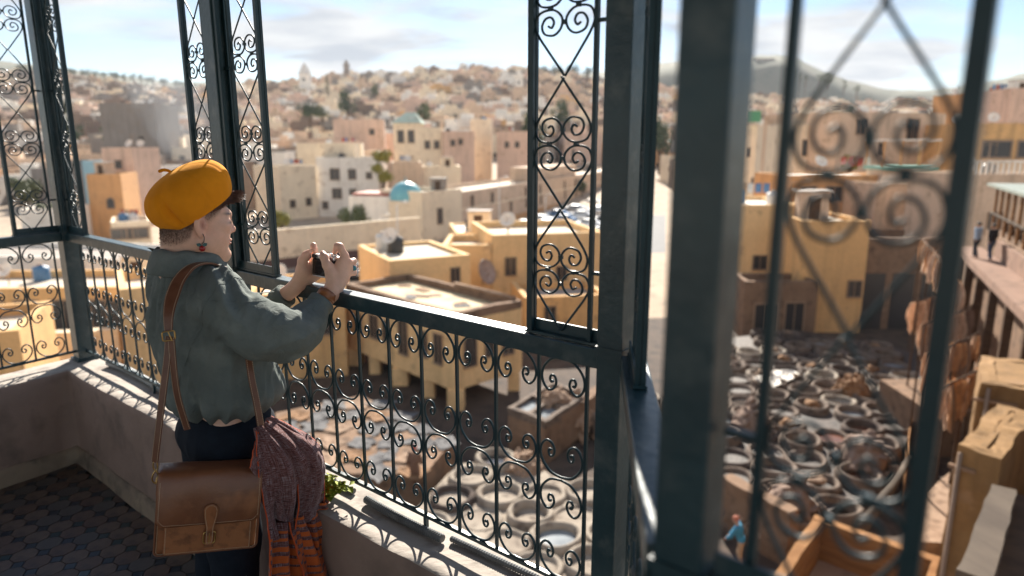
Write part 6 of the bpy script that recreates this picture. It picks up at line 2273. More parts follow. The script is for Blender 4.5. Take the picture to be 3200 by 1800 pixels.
sv.chain([(.012, -.150, 1.252), (.112, -.205, 1.170), (.190, -.205, 1.150), (.240, -.168, 1.152), (.270, -.132, 1.182), (.288, -.114, 1.203)], [.073, .075, .067, .055, .045, .038], .035)
sv.chain([(-.11, .145, 1.258), (-.01, .185, 1.140), (.080, .182, 1.080), (.15, .145, 1.130), (.198, .098, 1.190)], [.072, .066, .060, .055, .043], .035)
# pouch of cloth sagging under the forearms
sv.ell((.205, -.178, 1.112), (.056, .045, .036), k=.03)
SV, SQ = sv.mesh()
SV = lap(SV.astype(float), SQ, 2, .5)
nrm = vnormals(SV, SQ)
X, Y3, Z = SV[:, 0], SV[:, 1], SV[:, 2]
arm = np.clip((X - .05) / .08, 0, 1) * (Z > 1.05)
torso = 1 - arm
ang = np.arctan2(Y3, X + .02)
rid = lambda n_: (1 - np.abs(n_)) ** 5
fold = .0085 * torso * (1 - 2 * np.abs(vnoise(ang * 4.2 + 20 + Z * 2.5, Z * 3.2 + 5, X * 3 + 9, 1)))
fold += .0085 * torso * (1 - 2 * np.abs(vnoise(ang * 7 + 11 - Z * 5, Z * 5 + 2, X * 2 + 30, 4))) * np.clip((1.12 - Z) / .2, .25, 1)
# hanging gathers from yoke on the back
gath = np.clip((1.34 - Z) / .03, 0, 1) * np.clip((Z - 1.02) / .3, 0, 1)
fold += .0034 * torso * gath * np.sin(ang * 26 + 2.0 * vnoise(ang * 3 + 7, Z * 4, X * 0 + 2, 8))
# arm folds run across the sleeve, bunching toward elbow and cuff
sax = (X - .02) * .88 + (Y3 + .15) * .1 + (1.27 - Z) * .3
fold += .0075 * arm * (1 - 2 * np.abs(vnoise(sax * 15 + 3 * (Z - 1.15) * 4 + 12, (Z + Y3) * 7 + 7, Y3 * 5 + 5, 2)))
fold += .0028 * arm * (1 - 2 * np.abs(vnoise(sax * 30 - (Z - 1.15) * 16 + 2, (Z - Y3) * 14 + 9, Y3 * 8 + 5, 6)))
fold += .0022 * (1 - 2 * np.abs(vnoise(X * 22 + 3, Y3 * 22 + 4, Z * 22 + 1, 12)))
fold += .0095 * arm * rid(vnoise(sax * 11 + (Z - 1.15) * 8 + 40, (Z + Y3) * 3 + 3, Y3 * 4 + 50, 21) * 1.6)
fold += .0085 * arm * rid(vnoise(sax * 7 - (Z - 1.15) * 17 + 10, Z * 4 + 33, Y3 * 5 + 20, 22) * 1.6)
fold += .008 * torso * rid(vnoise(ang * 4 + Z * 9 + 3, Z * 4 + 13, X * 3 + 5, 23) * 1.6)
fold += .007 * torso * rid(vnoise(ang * 5.5 - Z * 13 + 30, Z * 3 + 1, X * 3 + 15, 24) * 1.6)
# hem bunching: gathered at the waistband
hem = np.clip((.965 - Z) / .07, 0, 1)
fold += .0075 * hem * np.sin(ang * 17 + 2.5 * vnoise(ang * 2 + 40, Z * 3, X * 0 + 1, 3))
fold -= .007 * arm + .004 * torso
cuffm = np.clip((X - .235) / .05, 0, 1) * (Y3 < 0) + np.clip((X - .15) / .05, 0, 1) * (Y3 > 0.04)
fold *= 1 - .75 * np.clip(cuffm, 0, 1)
SV = SV + nrm * fold[:, None]
SV = lap(SV, SQ, 2, .4)
shirt_me = fast_mesh('shirt', SV, SQ, M['linen'])
shirt = link_mesh('shirt', shirt_me, None, person)
from mathutils.bvhtree import BVHTree
_bvh = BVHTree.FromPolygons([Vector(p) for p in SV], [tuple(int(i) for i in q) for q in SQ])


def seam(center, axis, name, a0=0.0, a1=2 * math.pi, r_=.0016, n=70):
    c = Vector(center); ax = Vector(axis).normalized()
    e1 = ax.orthogonal().normalized(); e2 = ax.cross(e1)
    pts_ = []
    for k in range(n + 1):
        a = a0 + (a1 - a0) * k / n
        d = e1 * math.cos(a) + e2 * math.sin(a)
        h_ = _bvh.ray_cast(c + d * .4, -d, .4)
        if h_[0] is not None: pts_.append(h_[0] + h_[1] * .0002)
    if len(pts_) > 4: MB().tube(pts_, r_, 6).build(name, M['linen'], shirt, smooth=True)


seam((.018, -.150, 1.262), (.62, -.52, -.42), 'armhole_seam')
seam((-.055, 0, 1.275), (.10, .03, 1.0), 'yoke_seam', r_=.0012)


def band(path, rads, up, name, m_, parent, n=28, th=.0):
    return MB().tube(path, rads, n, cap=False).build(name, m_, parent, smooth=True)


# cuffs
for nm, a, b, r_ in (('cuff', (.286, -.116, 1.198), (.312, -.101, 1.222), .0425), ('cuff', (.190, .104, 1.186), (.220, .082, 1.214), .0405)):
    a, b = Vector(a), Vector(b)
    pts_ = [a, a.lerp(b, .05), a.lerp(b, .5), a.lerp(b, .95), b, b, a.lerp(b, .6)]
    o = MB().tube(pts_, [r_ * .9, r_ * 1.02, r_ * 1.0, r_ * 1.02, r_ * .99, r_ * .90, r_ * .88], 26, cap=False).build(nm, M['linen'], shirt, smooth=True)

# collar: stand + fall, open at the front
cc = np.array([-.066, 0, 0])
rows = []
NC = 60
for j, (rr, z, fall) in enumerate(((.078, 1.325, 0), (.0755, 1.360, 0), (.0735, 1.388, 0), (.075, 1.399, 0), (.083, 1.402, .0), (.094, 1.391, .5), (.107, 1.369, 1), (.119, 1.344, 1.2), (.117, 1.341, 1.2))):
    row = []
    for k in range(NC + 1):
        a = math.pi * (.16 + 1.68 * k / NC)            # around the back, opening forward (+X rotated by 28 deg)
        aa = a + R(28)
        back = .5 - .5 * math.cos(a)
        w = .004 * math.sin(5 * aa + j) * fall
        zz = z + .018 * back * (1 if j < 6 else .5) - .012 * fall * (1 - back) - .012 + .003 * math.sin(7 * aa)
        ell = 1.10 if True else 1
        row.append((cc[0] + (rr + w) * math.cos(aa) * 1.02, cc[1] + (rr + w) * math.sin(aa) * 1.0, zz))
    rows.append(row)
o = MB().grid(rows).build('collar', M['linen'], shirt, smooth=True)
md = o.modifiers.new('thick', 'SOLIDIFY'); md.thickness = .003; md.offset = 0
# flipped-up collar wing at the far side
rows = []
for i in range(7):
    f = i / 6
    row = []
    for j in range(5):
        g_ = j / 4
        p = Vector((-.108, .055, 1.368)).lerp(Vector((-.178, .045, 1.402)), f) + Vector((.006, -.016, -.046 * (1 - f) ** .8)) * g_ + Vector((0, 0, .006 * math.sin(3 * f)))
        row.append(tuple(p))
    rows.append(row)
o = MB().grid(rows).build('collar_wing', M['linen'], shirt, smooth=True)
md = o.modifiers.new('thick', 'SOLIDIFY'); md.thickness = .003

# ---------------- trousers, shoes
M['denim'] = mat('trousers_navy', (.010, .016, .026), .85, (.007, .011, .019), 30, bump=.0008, bscale=300, spec=.2)
tv = Vol((-.30, -.30, .06), (.28, .30, .93), .0075)
tv.ell((-.002, 0, .80), (.146, .168, .125), T28, k=.05)
tv.cap((.0, 0, .86), (.0, 0, .90), .10, k=.04)
for hx, hy in ((.0, -.082), (-.05, .082)):
    tv.chain([(hx, hy, .76), (hx - .012, hy, .45), (hx - .03, hy, .10)], [.100, .076, .068], .04)
TV, TQ = tv.mesh()
TV = lap(TV.astype(float), TQ, 1, .5)
nrm = vnormals(TV, TQ)
TV = TV + nrm * (.0035 * (1 - 2 * np.abs(vnoise(TV[:, 0] * 16 + 9, TV[:, 1] * 16 + 9, TV[:, 2] * 9 + 2, 5))))[:, None]
trs = link_mesh('trousers', fast_mesh('trousers', TV, TQ, M['denim']), None, person)
if False: MB().tube([(.145 * math.cos(a) * .883 - .172 * math.sin(a) * .469 * -1 * -1, .145 * math.cos(a) * .469 + .172 * math.sin(a) * .883, .872) for a in [2 * math.pi * k / 40 for k in range(40)]], .016, 8, closed=True, flat=1.0).build('waistband', M['denim'], trs, smooth=True)
for hx, hy in ((-.03, -.082), (-.08, .082)):
    s_ = Vol((hx - .12, hy - .09, -.01), (hx + .24, hy + .14, .12), .008)
    s_.cap((hx - .03, hy, .042), (hx + .13, hy + .05, .036), .042, .036, .02); s_.cap((hx - .02, hy, .09), (hx - .01, hy, .06), .042, .042, .02)
    s_.mod(lambda d, a, b, c: np.maximum(d, .004 - c))
    V, Q = s_.mesh(); link_mesh('shoe', fast_mesh('shoe', V, Q, mat('shoe_leather', (.03, .02, .015), .5)), None, person)

# ---------------- earring, wristband, ring
ep = h2l((-.008, -.0815, -.038))
ea = MB()
hk = catmull([tuple(ep + np.array(q)) for q in ((0, .002, .010), (.004, -.003, .014), (.008, -.004, .004), (.006, -.003, -.010), (0, -.003, -.016))], 5)
M['dark_metal'] = mat('dark_metal', (.04, .04, .04), .4, metal=.8)
ear = MB().tube(hk, .0011, 6).build('earring', M['dark_metal'], person, smooth=True)
bc = ep + np.array([0, -.003, -.030])
MB().lathe([(.0002, -.0095), (.0055, -.0078), (.0088, -.003), (.0092, .002), (.007, .0068), (.003, .0085), (.0002, .008)], 16, tuple(bc)).build('bead', mat('bead_red', (.30, .012, .012), .15), ear, smooth=True)
for s_ in (-1, 1):
    l_ = MB(); l_.v = [tuple(bc + np.array(q)) for q in ((0, -.002, .010), (s_ * .006, -.004, .017), (s_ * .015, -.003, .015), (s_ * .013, -.004, .008), (s_ * .006, -.005, .006))]
    l_.face([0, 1, 2, 3, 4]); o = l_.build('leaf_charm', mat('charm_green', (.02, .09, .085), .4), ear)
    md = o.modifiers.new('t', 'SOLIDIFY'); md.thickness = .0015
M['leather'] = mat('leather_tan', (.34, .130, .047), .36, (.26, .092, .032), 9, bump=.0006, bscale=160, c3=(.12, .042, .017), s3=30)
M['leather_dark'] = mat('leather_brown', (.21, .078, .032), .34, (.145, .051, .022), 7, bump=.0006, bscale=160, c3=(.30, .12, .05), s3=12)
M['brass'] = mat('brass', (.55, .36, .13), .3, (.42, .27, .1), 30, metal=1.0)
M['thread'] = mat('thread', (.55, .42, .28), .8)
a, b = Vector((.318, -.0985, 1.226)), Vector((.335, -.090, 1.244))
MB().tube([a, a, a.lerp(b, .5), b, b], [.028, .0335, .0337, .0332, .028], 30, cap=False, flat=.95).build('wristband', M['leather'], person, smooth=True)
rp = Vector(tuple(cp(.0705, .047, -.008)))
rg = MB().tube([(rp.x + .0118 * (RV[0] * math.cos(q) ) + 0, rp.y + .0118 * (RV[1] * math.cos(q)), rp.z + .0118 * math.sin(q)) for q in [2 * math.pi * k / 20 for k in range(20)]], .0016, 6, closed=True).build('finger_ring', mat('silver', (.6, .6, .6), .25, metal=1.0), person, smooth=True)
st_ = rp + Vector(tuple(RV)) * .0125
MB().lathe([(.0085, -.001), (.008, .003), (.005, .0055), (.0005, .0065)], 14, M=Matrix.Translation(st_) @ Vector(tuple(RV)).to_track_quat('Z', 'Y').to_matrix().to_4x4()).build('stone', mat('stone_turquoise', (.03, .20, .24), .2), rg, smooth=True)

# ================================================================== COMPACT CAMERA
cr_ = Vector(tuple(RV)); cf_ = Vector(tuple(FV))
Mc = Matrix(((cr_.x, cf_.x, 0, CAMC[0]), (cr_.y, cf_.y, 0, CAMC[1]), (0, 0, 1, CAMC[2]), (0, 0, 0, 1)))
dev = empty('compact_camera', (0, 0, 0), 0, 'small silver and black digital camera held in both hands', 'camera')
dev.matrix_world = Matrix.Translation(PO) @ Matrix.Rotation(PROT, 4, 'Z') @ Mc @ Matrix.Rotation(R(-6), 4, 'X')
M['silver_m'] = mat('camera_silver', (.62, .62, .63), .32, metal=.85)
M['black_p'] = mat('camera_black', (.018, .016, .016), .5, bump=.0004, bscale=700)
def dpart(name, x0, x1, y0, y1, z0, z1, m_, bv_=.003, parent=None):
    o = MB().box(x0, x1, y0, y1, z0, z1).build(name, m_, parent or dev); bevel(o, bv_, 3); return o
dpart('body', -.056, .056, -.016, .016, -.036, .0185, M['black_p'])
dpart('top_plate', -.0565, .0565, -.0165, .0165, .019, .034, M['silver_m'], .004)
dpart('base_plate', -.0565, .0565, -.0165, .0165, -.041, -.0362, M['silver_m'], .002)
dpart('screen', -.046, .014, -.0195, -.0162, -.031, .0165, mat('screen_glass', (.02, .012, .012), .08), .001)
dpart('viewfinder', -.052, -.032, -.0225, -.0168, .020, .0335, M['black_p'], .003)
dpart('hot_shoe', -.008, .010, -.008, .010, .0345, .037, M['silver_m'], .0008)
MB().lathe([(.0085, 0), (.009, .002), (.009, .007), (.008, .008)], 20, (.030, -.003, .0342)).build('shutter_dial', M['silver_m'], dev, smooth=False)
MB().lathe([(.0065, 0), (.007, .002), (.007, .0055), (.006, .0065)], 20, (.049, -.004, .0342)).build('exposure_dial', M['silver_m'], dev, smooth=False)
Ml = Matrix.Translation((-.004, .0165, -.006)) @ Matrix.Rotation(-math.pi / 2, 4, 'X')
ln = MB().lathe([(.028, 0), (.0285, .012), (.027, .014), (.0275, .028), (.026, .030), (.021, .030), (.017, .024)], 28, M=Ml).build('lens', M['black_p'], dev, smooth=False)
MB().lathe([(.0001, .0235), (.017, .022)], 24, M=Ml, cap=False).build('lens_glass', M['glass'], ln, smooth=True)
MB().box(-.024, -.010, .0168, .0185, .021, .031).build('viewfinder_window', M['glass'], dev)

# ================================================================== SATCHEL
bag = empty('satchel', (0, 0, 0), 0, 'brown leather satchel with brass buckle hanging from the shoulder', 'bag')
Mb_ = Matrix.Translation(PO) @ Matrix.Rotation(PROT, 4, 'Z') @ Matrix.Translation((-.071, -.236, .659)) @ Matrix.Rotation(R(8.5), 4, 'Y') @ Matrix.Rotation(R(-3), 4, 'X')
bag.matrix_world = Mb_
BW, BH, BD = .137, .122, .042
def bpart(name, x0, x1, y0, y1, z0, z1, m_, bv_=.006, seg=3, parent=None):
    o = MB().box(x0, x1, y0, y1, z0, z1).build(name, m_, parent or bag, smooth=False); bevel(o, bv_, seg); return o
bpart('body', -BW, BW, -BD + .004, BD, -BH, BH - .006, M['leather'], .010, 4)
bpart('front_pocket', -BW + .022, BW - .018, -BD - .014, -BD + .0035, -BH + .006, .02, M['leather'], .006, 3)
# welt around the edge
def rrect(w, h, r_, n=6):
    pts_ = []
    for cx, cz, a0 in ((w - r_, h - r_, 0), (-w + r_, h - r_, 90), (-w + r_, -h + r_, 180), (w - r_, -h + r_, 270)):
        for k in range(n + 1):
            a = R(a0 + 90 * k / n); pts_.append((cx + r_ * math.cos(a), cz + r_ * math.sin(a)))
    return pts_
for yy_ in (-BD + .004, BD):
    MB().tube([(p[0], yy_, p[1] - .003) for p in rrect(BW + .001, BH - .002, .014)], .0032, 6, closed=True).build('welt', M['leather_dark'], bag, smooth=True)
# flap: wraps the top and falls over the front
prof_f = [(BD + .002, BH - .06), (BD + .003, BH - .012), (BD - .006, BH + .003), (0, BH + .006), (-BD + .006, BH + .003), (-BD - .006, BH - .012), (-BD - .015, BH - .05), (-BD - .0185, BH - .09), (-BD - .019, BH - .122), (-BD - .0175, BH - .150)]
pf = catmull([(0, y_, z_) for y_, z_ in prof_f], 5)
rows = []
for i, p in enumerate(pf):
    row = []
    for k in range(33):
        x_ = -1 + 2 * k / 32
        f = i / (len(pf) - 1)
        wx = BW * 1.012 * (1 - .0 * f)
        zz = p.z + (.016 * (1 - abs(x_) ** 6) * -1 if f > .985 else 0) * 0
        edge = max(0, abs(x_) - .9) / .1
        drop = (.020 * edge ** 2) * max(0, (f - .85) / .15)
        bow = .002 * math.cos(x_ * math.pi / 2) * (1 if f > .5 else 0) + .0015 * math.sin(x_ * 5 + f * 6)
        row.append((x_ * wx, p.y - bow - .001 * math.sin(7 * x_), p.z + drop))
    rows.append(row)
flap = MB().grid(rows).build('flap', M['leather_dark'], bag, smooth=True)
md = flap.modifiers.new('t', 'SOLIDIFY'); md.thickness = .0035; md.offset = 0


def stitches(path, name, parent, gap=.0052, ln_=.0034, r_=.00055, m_=None):
    """dashes along a polyline (one seam, one part)"""
    mb = MB(); P_ = [Vector(p) for p in path]
    cum = [0.0]
    for a, b in zip(P_, P_[1:]): cum.append(cum[-1] + (b - a).length)
    def pos(q):
        k = 0
        while k < len(cum) - 2 and cum[k + 1] < q: k += 1
        return P_[k].lerp(P_[k + 1], (q - cum[k]) / max(cum[k + 1] - cum[k], 1e-9))
    q = 0.0
    while q + ln_ < cum[-1]:
        mb.bar(pos(q), pos(q + ln_), r_ * 2.2, r_ * 1.6); q += gap
    return tag(mb.build(name, m_ or M['thread'], parent), kind='stuff')


def flap_pt(x_, z_):
    best = min(pf[len(pf) // 2:], key=lambda p: abs(p.z - z_))
    return (x_ * BW * 1.012, best.y - .0045 - .002 * math.cos(x_ * math.pi / 2), z_)
zbf = BH - .150
stp = [flap_pt(-.955, z_) for z_ in np.linspace(BH - .02, zbf + .022, 24)] + [flap_pt(-.955 + .02 * k, zbf + .022 - .0032 * k) for k in range(1, 6)] + [flap_pt(x_, zbf + .006) for x_ in np.linspace(-.85, .85, 40)] + [flap_pt(.855 + .02 * k, zbf + .006 + .0032 * k) for k in range(1, 6)] + [flap_pt(.955, z_) for z_ in np.linspace(zbf + .022, BH - .02, 24)]
stitches(stp, 'stitching', flap)
stitches([(-BW + .026, -BD - .0146, .0), (-BW + .026, -BD - .0146, -BH + .012), (BW - .022, -BD - .0146, -BH + .012), (BW - .022, -BD - .0146, .0)], 'stitching', bag)
stitches([(-BW + .004, -BD + .0005, -.02), (-BW + .004, -BD + .0005, -BH + .010), (-BW + .010, -BD + .0005, -BH + .004), (BW - .010, -BD + .0005, -BH + .004), (BW - .004, -BD + .0005, -BH + .010), (BW - .004, -BD + .0005, -.02)], 'stitching', bag)
# tongue and buckle
def leaf_outline(top_w, n=14):
    pts_ = []
    for k in range(n + 1):
        a = math.pi * k / n
        pts_.append((.0195 * math.cos(a), .040 + .019 * math.sin(a)))
    pts_ += [(-.0175, .020), (-.010, -.012), (-.0095, -.058), (-.0085, -.064), (.0085, -.064), (.0095, -.058), (.010, -.012), (.0175, .020)]
    return pts_
tx, tz = .004, -.022
ol = leaf_outline(0)
mb = MB(); n = len(ol)
def fy(z_):
    zz = z_ + tz
    if zz > zbf: return flap_pt(0, max(zz, zbf))[1] - .003
    return flap_pt(0, zbf)[1] - .001
mb.v = [(p[0] + tx, fy(p[1]) - .003, p[1] + tz) for p in ol] + [(p[0] + tx, fy(p[1]) + .001, p[1] + tz) for p in ol]
mb.face(list(range(n))); 
for k in range(n): mb.face([(k + 1) % n, k, n + k, n + (k + 1) % n])
tg = mb.build('tongue', M['leather'], bag)
io = [(p[0] * .80 + tx, fy(p[1]) - .0038, (p[1] - .02) * .93 + .02 + tz) for p in ol]
stitches(io + [io[0]], 'stitching', tg, .0042, .0027, .0005)
bz = -.062 + .0
yb = -BD - .0215
MB().tube([(tx + p[0], yb - .003, bz - .004 + p[1]) for p in rrect(.0155, .0175, .007, 5)], .0023, 8, closed=True).build('buckle', M['brass'], bag, smooth=True)
MB().bar((tx, yb - .0055, bz + .012), (tx, yb - .0055, bz - .021), .003).build('buckle_prong', M['brass'], bag)
lo_ = MB().box(tx - .0115, tx + .0115, yb - .001, -BD - .0142, -BH + .018, bz + .005).build('buckle_strap', M['leather'], bag); bevel(lo_, .0012)
MB().box(tx - .013, tx + .013, yb - .0035, yb - .0012, bz - .034, bz - .026).build('keeper', M['leather_dark'], bag)
# side rings and clasp
MB().box(-BW - .006, -BW + .0, -.012, .012, BH - .075, BH - .035).build('side_tab', M['leather'], bag)
MB().tube([(-BW - .006 + .004 * math.cos(q), .013 * math.sin(q), BH - .030 + .013 * math.cos(q)) for q in [2 * math.pi * k / 18 for k in range(18)]], .0018, 6, closed=True).build('side_ring', M['brass'], bag, smooth=True)
MB().box(BW, BW + .006, -.012, .012, BH - .075, BH - .035).build('side_tab', M['leather'], bag)

# ---- strap (path in the person's frame)
inv = (Mb_).inverted() @ (Matrix.Translation(PO) @ Matrix.Rotation(PROT, 4, 'Z'))


def ribbon(path, width, name, parent, m_, th=.0042, axis=(-.03, 0), nsub=8, seam=True, upz=None):
    P_ = catmull(path, nsub)
    W_ = width if callable(width) else (lambda f: width)
    mb = MB(); rows = []
    n = len(P_)
    Ls, Rs = [], []
    for i, p in enumerate(P_):
        t_ = (P_[min(i + 1, n - 1)] - P_[max(i - 1, 0)]).normalized()
        nr = Vector((p.x - axis[0], p.y - axis[1], 0)).normalized()
        if p.z > 1.27: nr = (nr * max(0, 1 - (p.z - 1.27) / .09) + Vector((0, 0, 1)) * min(1, (p.z - 1.27) / .06)).normalized()
        nr = (nr - t_ * t_.dot(nr)).normalized()
        wd = t_.cross(nr).normalized() * (W_(i / (n - 1)) / 2)
        o_ = nr * th / 2
        rows.append([tuple(inv @ (p - wd + o_)), tuple(inv @ (p - wd * .5 + o_ * 1.25)), tuple(inv @ (p + wd * .5 + o_ * 1.25)), tuple(inv @ (p + wd + o_)), tuple(inv @ (p + wd - o_)), tuple(inv @ (p - wd - o_))])
        Ls.append(inv @ (p - wd * .84 + o_ * 1.35)); Rs.append(inv @ (p + wd * .84 + o_ * 1.35))
    mb.grid(rows, True)
    o = mb.build(name, m_, parent, smooth=False)
    if seam:
        stitches(Ls, 'stitching', o, .0055, .0036, .0005); stitches(Rs, 'stitching', o, .0055, .0036, .0005)
    return o


M['strap'] = mat('leather_strap', (.17, .066, .033), .42, (.135, .050, .024), 12, bump=.0005, bscale=160, c3=(.11, .038, .015), s3=26)
low = [(-.196, -.262, .838), (-.184, -.266, .90), (-.168, -.262, .98), (-.152, -.256, 1.06), (-.138, -.246, 1.13), (-.128, -.236, 1.192)]
ribbon(low, .019, 'strap', bag, M['strap'])
ribbon([(-.128, -.238, 1.205), (-.124, -.228, 1.25), (-.113, -.205, 1.292), (-.090, -.168, 1.338), (-.055, -.125, 1.366), (-.010, -.095, 1.368), (.035, -.085, 1.345), (.062, -.09, 1.30)], lambda f: .020 + .018 * min(1, f * 3.2), 'shoulder_pad', bag, M['strap'])
ribbon([(.062, -.09, 1.30), (.085, -.12, 1.2), (.076, -.172, 1.10), (.078, -.200, 1.03), (.086, -.222, .95), (.091, -.236, .87), (.080, -.240, .80)], .021, 'strap', bag, M['strap'])
ribbon([(-.122, -.246, 1.190), (-.124, -.252, 1.10), (-.122, -.252, 1.02), (-.112, -.250, .95), (-.106, -.249, .915)], .018, 'strap_tail', bag, M['strap'])
bk = Vector((-.128, -.247, 1.196))
MB().tube([tuple(inv @ (bk + Vector((p[0], -.002 + .2 * p[0], p[1])))) for p in rrect(.0155, .013, .005, 4)], .0021, 6, closed=True).build('strap_buckle', M['brass'], bag, smooth=True)
MB().bar(tuple(inv @ (bk + Vector((.0, -.006, .012)))), tuple(inv @ (bk + Vector((.008, -.006, -.014)))), .0026).build('strap_prong', M['brass'], bag)
MB().tube([tuple(inv @ Vector((-.196 + .0055 * math.cos(q), -.262, .826 + .014 * math.sin(q)))) for q in [2 * math.pi * k / 16 for k in range(16)]], .0018, 6, closed=True).build('clasp_ring', M['brass'], bag, smooth=True)
MB().tube([tuple(inv @ Vector(p)) for p in catmull([(-.196, -.262, .814), (-.205, -.262, .800), (-.208, -.262, .784), (-.200, -.262, .774), (-.190, -.262, .782), (-.192, -.262, .800), (-.196, -.262, .812)], 4)], .0021, 6).build('clasp_hook', M['brass'], bag, smooth=True)

# ================================================================== SCARF
def scarf_material():
    m = bpy.data.materials.new('scarf_weave'); m.use_nodes = True
    N, L = m.node_tree.nodes, m.node_tree.links
    b = N['Principled BSDF']; b.inputs['Roughness'].default_value = .95; b.inputs['Specular IOR Level'].default_value = .1
    b.inputs['Sheen Weight'].default_value = .2
    uv = N.new('ShaderNodeUVMap'); sp = N.new('ShaderNodeSeparateXYZ'); L.new(uv.outputs[0], sp.inputs[0])
    # heathered warp threads
    mp = N.new('ShaderNodeMapping'); mp.inputs['Scale'].default_value = (240, 14, 1); L.new(uv.outputs[0], mp.inputs[0])
    n1 = N.new('ShaderNodeTexNoise'); n1.inputs['Scale'].default_value = 1; n1.inputs['Detail'].default_value = 4; L.new(mp.outputs[0], n1.inputs['Vector'])
    mp2 = N.new('ShaderNodeMapping'); mp2.inputs['Scale'].default_value = (12, 360, 1); L.new(uv.outputs[0], mp2.inputs[0])
    n2 = N.new('ShaderNodeTexNoise'); n2.inputs['Scale'].default_value = 1; n2.inputs['Detail'].default_value = 4; L.new(mp2.outputs[0], n2.inputs['Vector'])
    ad = N.new('ShaderNodeMath'); ad.operation = 'ADD'; L.new(n1.outputs['Fac'], ad.inputs[0]); L.new(n2.outputs['Fac'], ad.inputs[1])
    r1 = N.new('ShaderNodeValToRGB'); e = r1.color_ramp.elements
    e[0].position = .40; e[0].color = (.040, .022, .028, 1); e[1].position = .64; e[1].color = (.34, .30, .33, 1)
    q = r1.color_ramp.elements.new(.5); q.color = (.16, .052, .042, 1)
    dv = N.new('ShaderNodeMath'); dv.operation = 'MULTIPLY'; dv.inputs[1].default_value = .5; L.new(ad.outputs[0], dv.inputs[0]); L.new(dv.outputs[0], r1.inputs[0])
    # bands along V
    r2 = N.new('ShaderNodeValToRGB'); r2.color_ramp.interpolation = 'CONSTANT'
    c = r2.color_ramp; c.elements[0].position = 0; c.elements[0].color = (0, 0, 0, 1); c.elements[1].position = .50; c.elements[1].color = (1, 1, 1, 1)
    seq = [(.508, 0), (.535, 1), (.547, 0), (.575, 1), (.60, 0), (.62, 1), (.655, 0), (.668, 1), (.700, 0), (.712, 1), (.760, 0), (.772, 1), (.800, 0), (.812, 1), (.845, 0), (.905, 1), (.93, 0), (.945, 1), (.975, 0)]
    for p_, v_ in seq:
        q = c.elements.new(p_); q.color = (v_, v_, v_, 1)
    L.new(sp.outputs['Y'], r2.inputs[0])
    r3 = N.new('ShaderNodeValToRGB'); r3.color_ramp.elements[0].color = (.50, .085, .016, 1); r3.color_ramp.elements[1].color = (.66, .16, .04, 1)
    L.new(n2.outputs['Fac'], r3.inputs[0])
    mx = N.new('ShaderNodeMixRGB'); L.new(r2.outputs[0], mx.inputs['Fac']); L.new(r1.outputs[0], mx.inputs['Color1']); L.new(r3.outputs[0], mx.inputs['Color2'])
    # orange selvedge
    ab = N.new('ShaderNodeMath'); ab.operation = 'SUBTRACT'; ab.inputs[1].default_value = .5; L.new(sp.outputs['X'], ab.inputs[0])
    a2 = N.new('ShaderNodeMath'); a2.operation = 'ABSOLUTE'; L.new(ab.outputs[0], a2.inputs[0])
    g = N.new('ShaderNodeMath'); g.operation = 'GREATER_THAN'; g.inputs[1].default_value = .488; L.new(a2.outputs[0], g.inputs[0])
    m2 = N.new('ShaderNodeMixRGB'); m2.inputs['Color2'].default_value = (.58, .085, .02, 1); L.new(g.outputs[0], m2.inputs['Fac']); L.new(mx.outputs[0], m2.inputs['Color1'])
    L.new(m2.outputs[0], b.inputs['Base Color'])
    bp = N.new('ShaderNodeBump'); bp.inputs['Distance'].default_value = .0012; L.new(ad.outputs[0], bp.inputs['Height']); L.new(bp.outputs[0], b.inputs['Normal'])
    return m


M['scarf'] = scarf_material()
scarf = empty('scarf', PO, PROT, 'striped plum and orange woven scarf draped over the satchel strap', 'scarf')
sqr = random.Random(2)


def drape(name, tl, tr, bl_, br, folds, amp, vr_=(0, 1), bow=(0, 0, 0), sag=.0, nu=90, nv=60, twist=0.0, ph=0.0, grow=(.35, 1.0), mid=None):
    tl, tr, bl_, br = [Vector(q) for q in (tl, tr, bl_, br)]
    mb = MB(); rows = []
    for i in range(nv + 1):
        v = i / nv
        a = tl.lerp(bl_, v); b = tr.lerp(br, v)
        if mid: 
            k = math.sin(math.pi * v); a = a + Vector(mid[0]) * k; b = b + Vector(mid[1]) * k
        ax = (b - a)
        nr = Vector((ax.y, -ax.x, 0))
        if nr.length < 1e-6: nr = Vector((0, -1, 0))
        nr.normalize()
        row = []
        for j in range(nu + 1):
            u = j / nu
            w = math.sin(2 * math.pi * folds * (u + .05 * math.sin(3 * v + ph)) + ph + twist * v)
            w = w * .75 + .25 * math.sin(2 * math.pi * folds * 1.7 * u + 2 * ph + 2 * v)
            am = amp * (grow[0] + (grow[1] - grow[0]) * v)
            p = a.lerp(b, u) + nr * (w * am) + Vector(bow) * math.sin(math.pi * u) * math.sin(math.pi * min(1, v * 1.1)) + Vector((0, 0, -sag * math.sin(math.pi * u) * v))
            p += nr * (.0035 * math.sin(23 * u + 9 * v + ph) * math.sin(17 * v + ph))
            row.append(tuple(p))
        rows.append(row)
    mb.grid(rows)
    me = mb.mesh(name, M['scarf'], True)
    uvl = me.uv_layers.new(name='UVMap')
    idx = np.zeros(len(me.loops), np.int32); me.loops.foreach_get('vertex_index', idx)
    uu = (idx % (nu + 1)) / nu; vv = (idx // (nu + 1)) / nv * (vr_[1] - vr_[0]) + vr_[0]
    uvl.data.foreach_set('uv', np.stack([uu, vv], 1).astype(np.float32).ravel())
    o = link_mesh(name, me, None, scarf)
    md = o.modifiers.new('t', 'SOLIDIFY'); md.thickness = .004; md.offset = 0
    return o


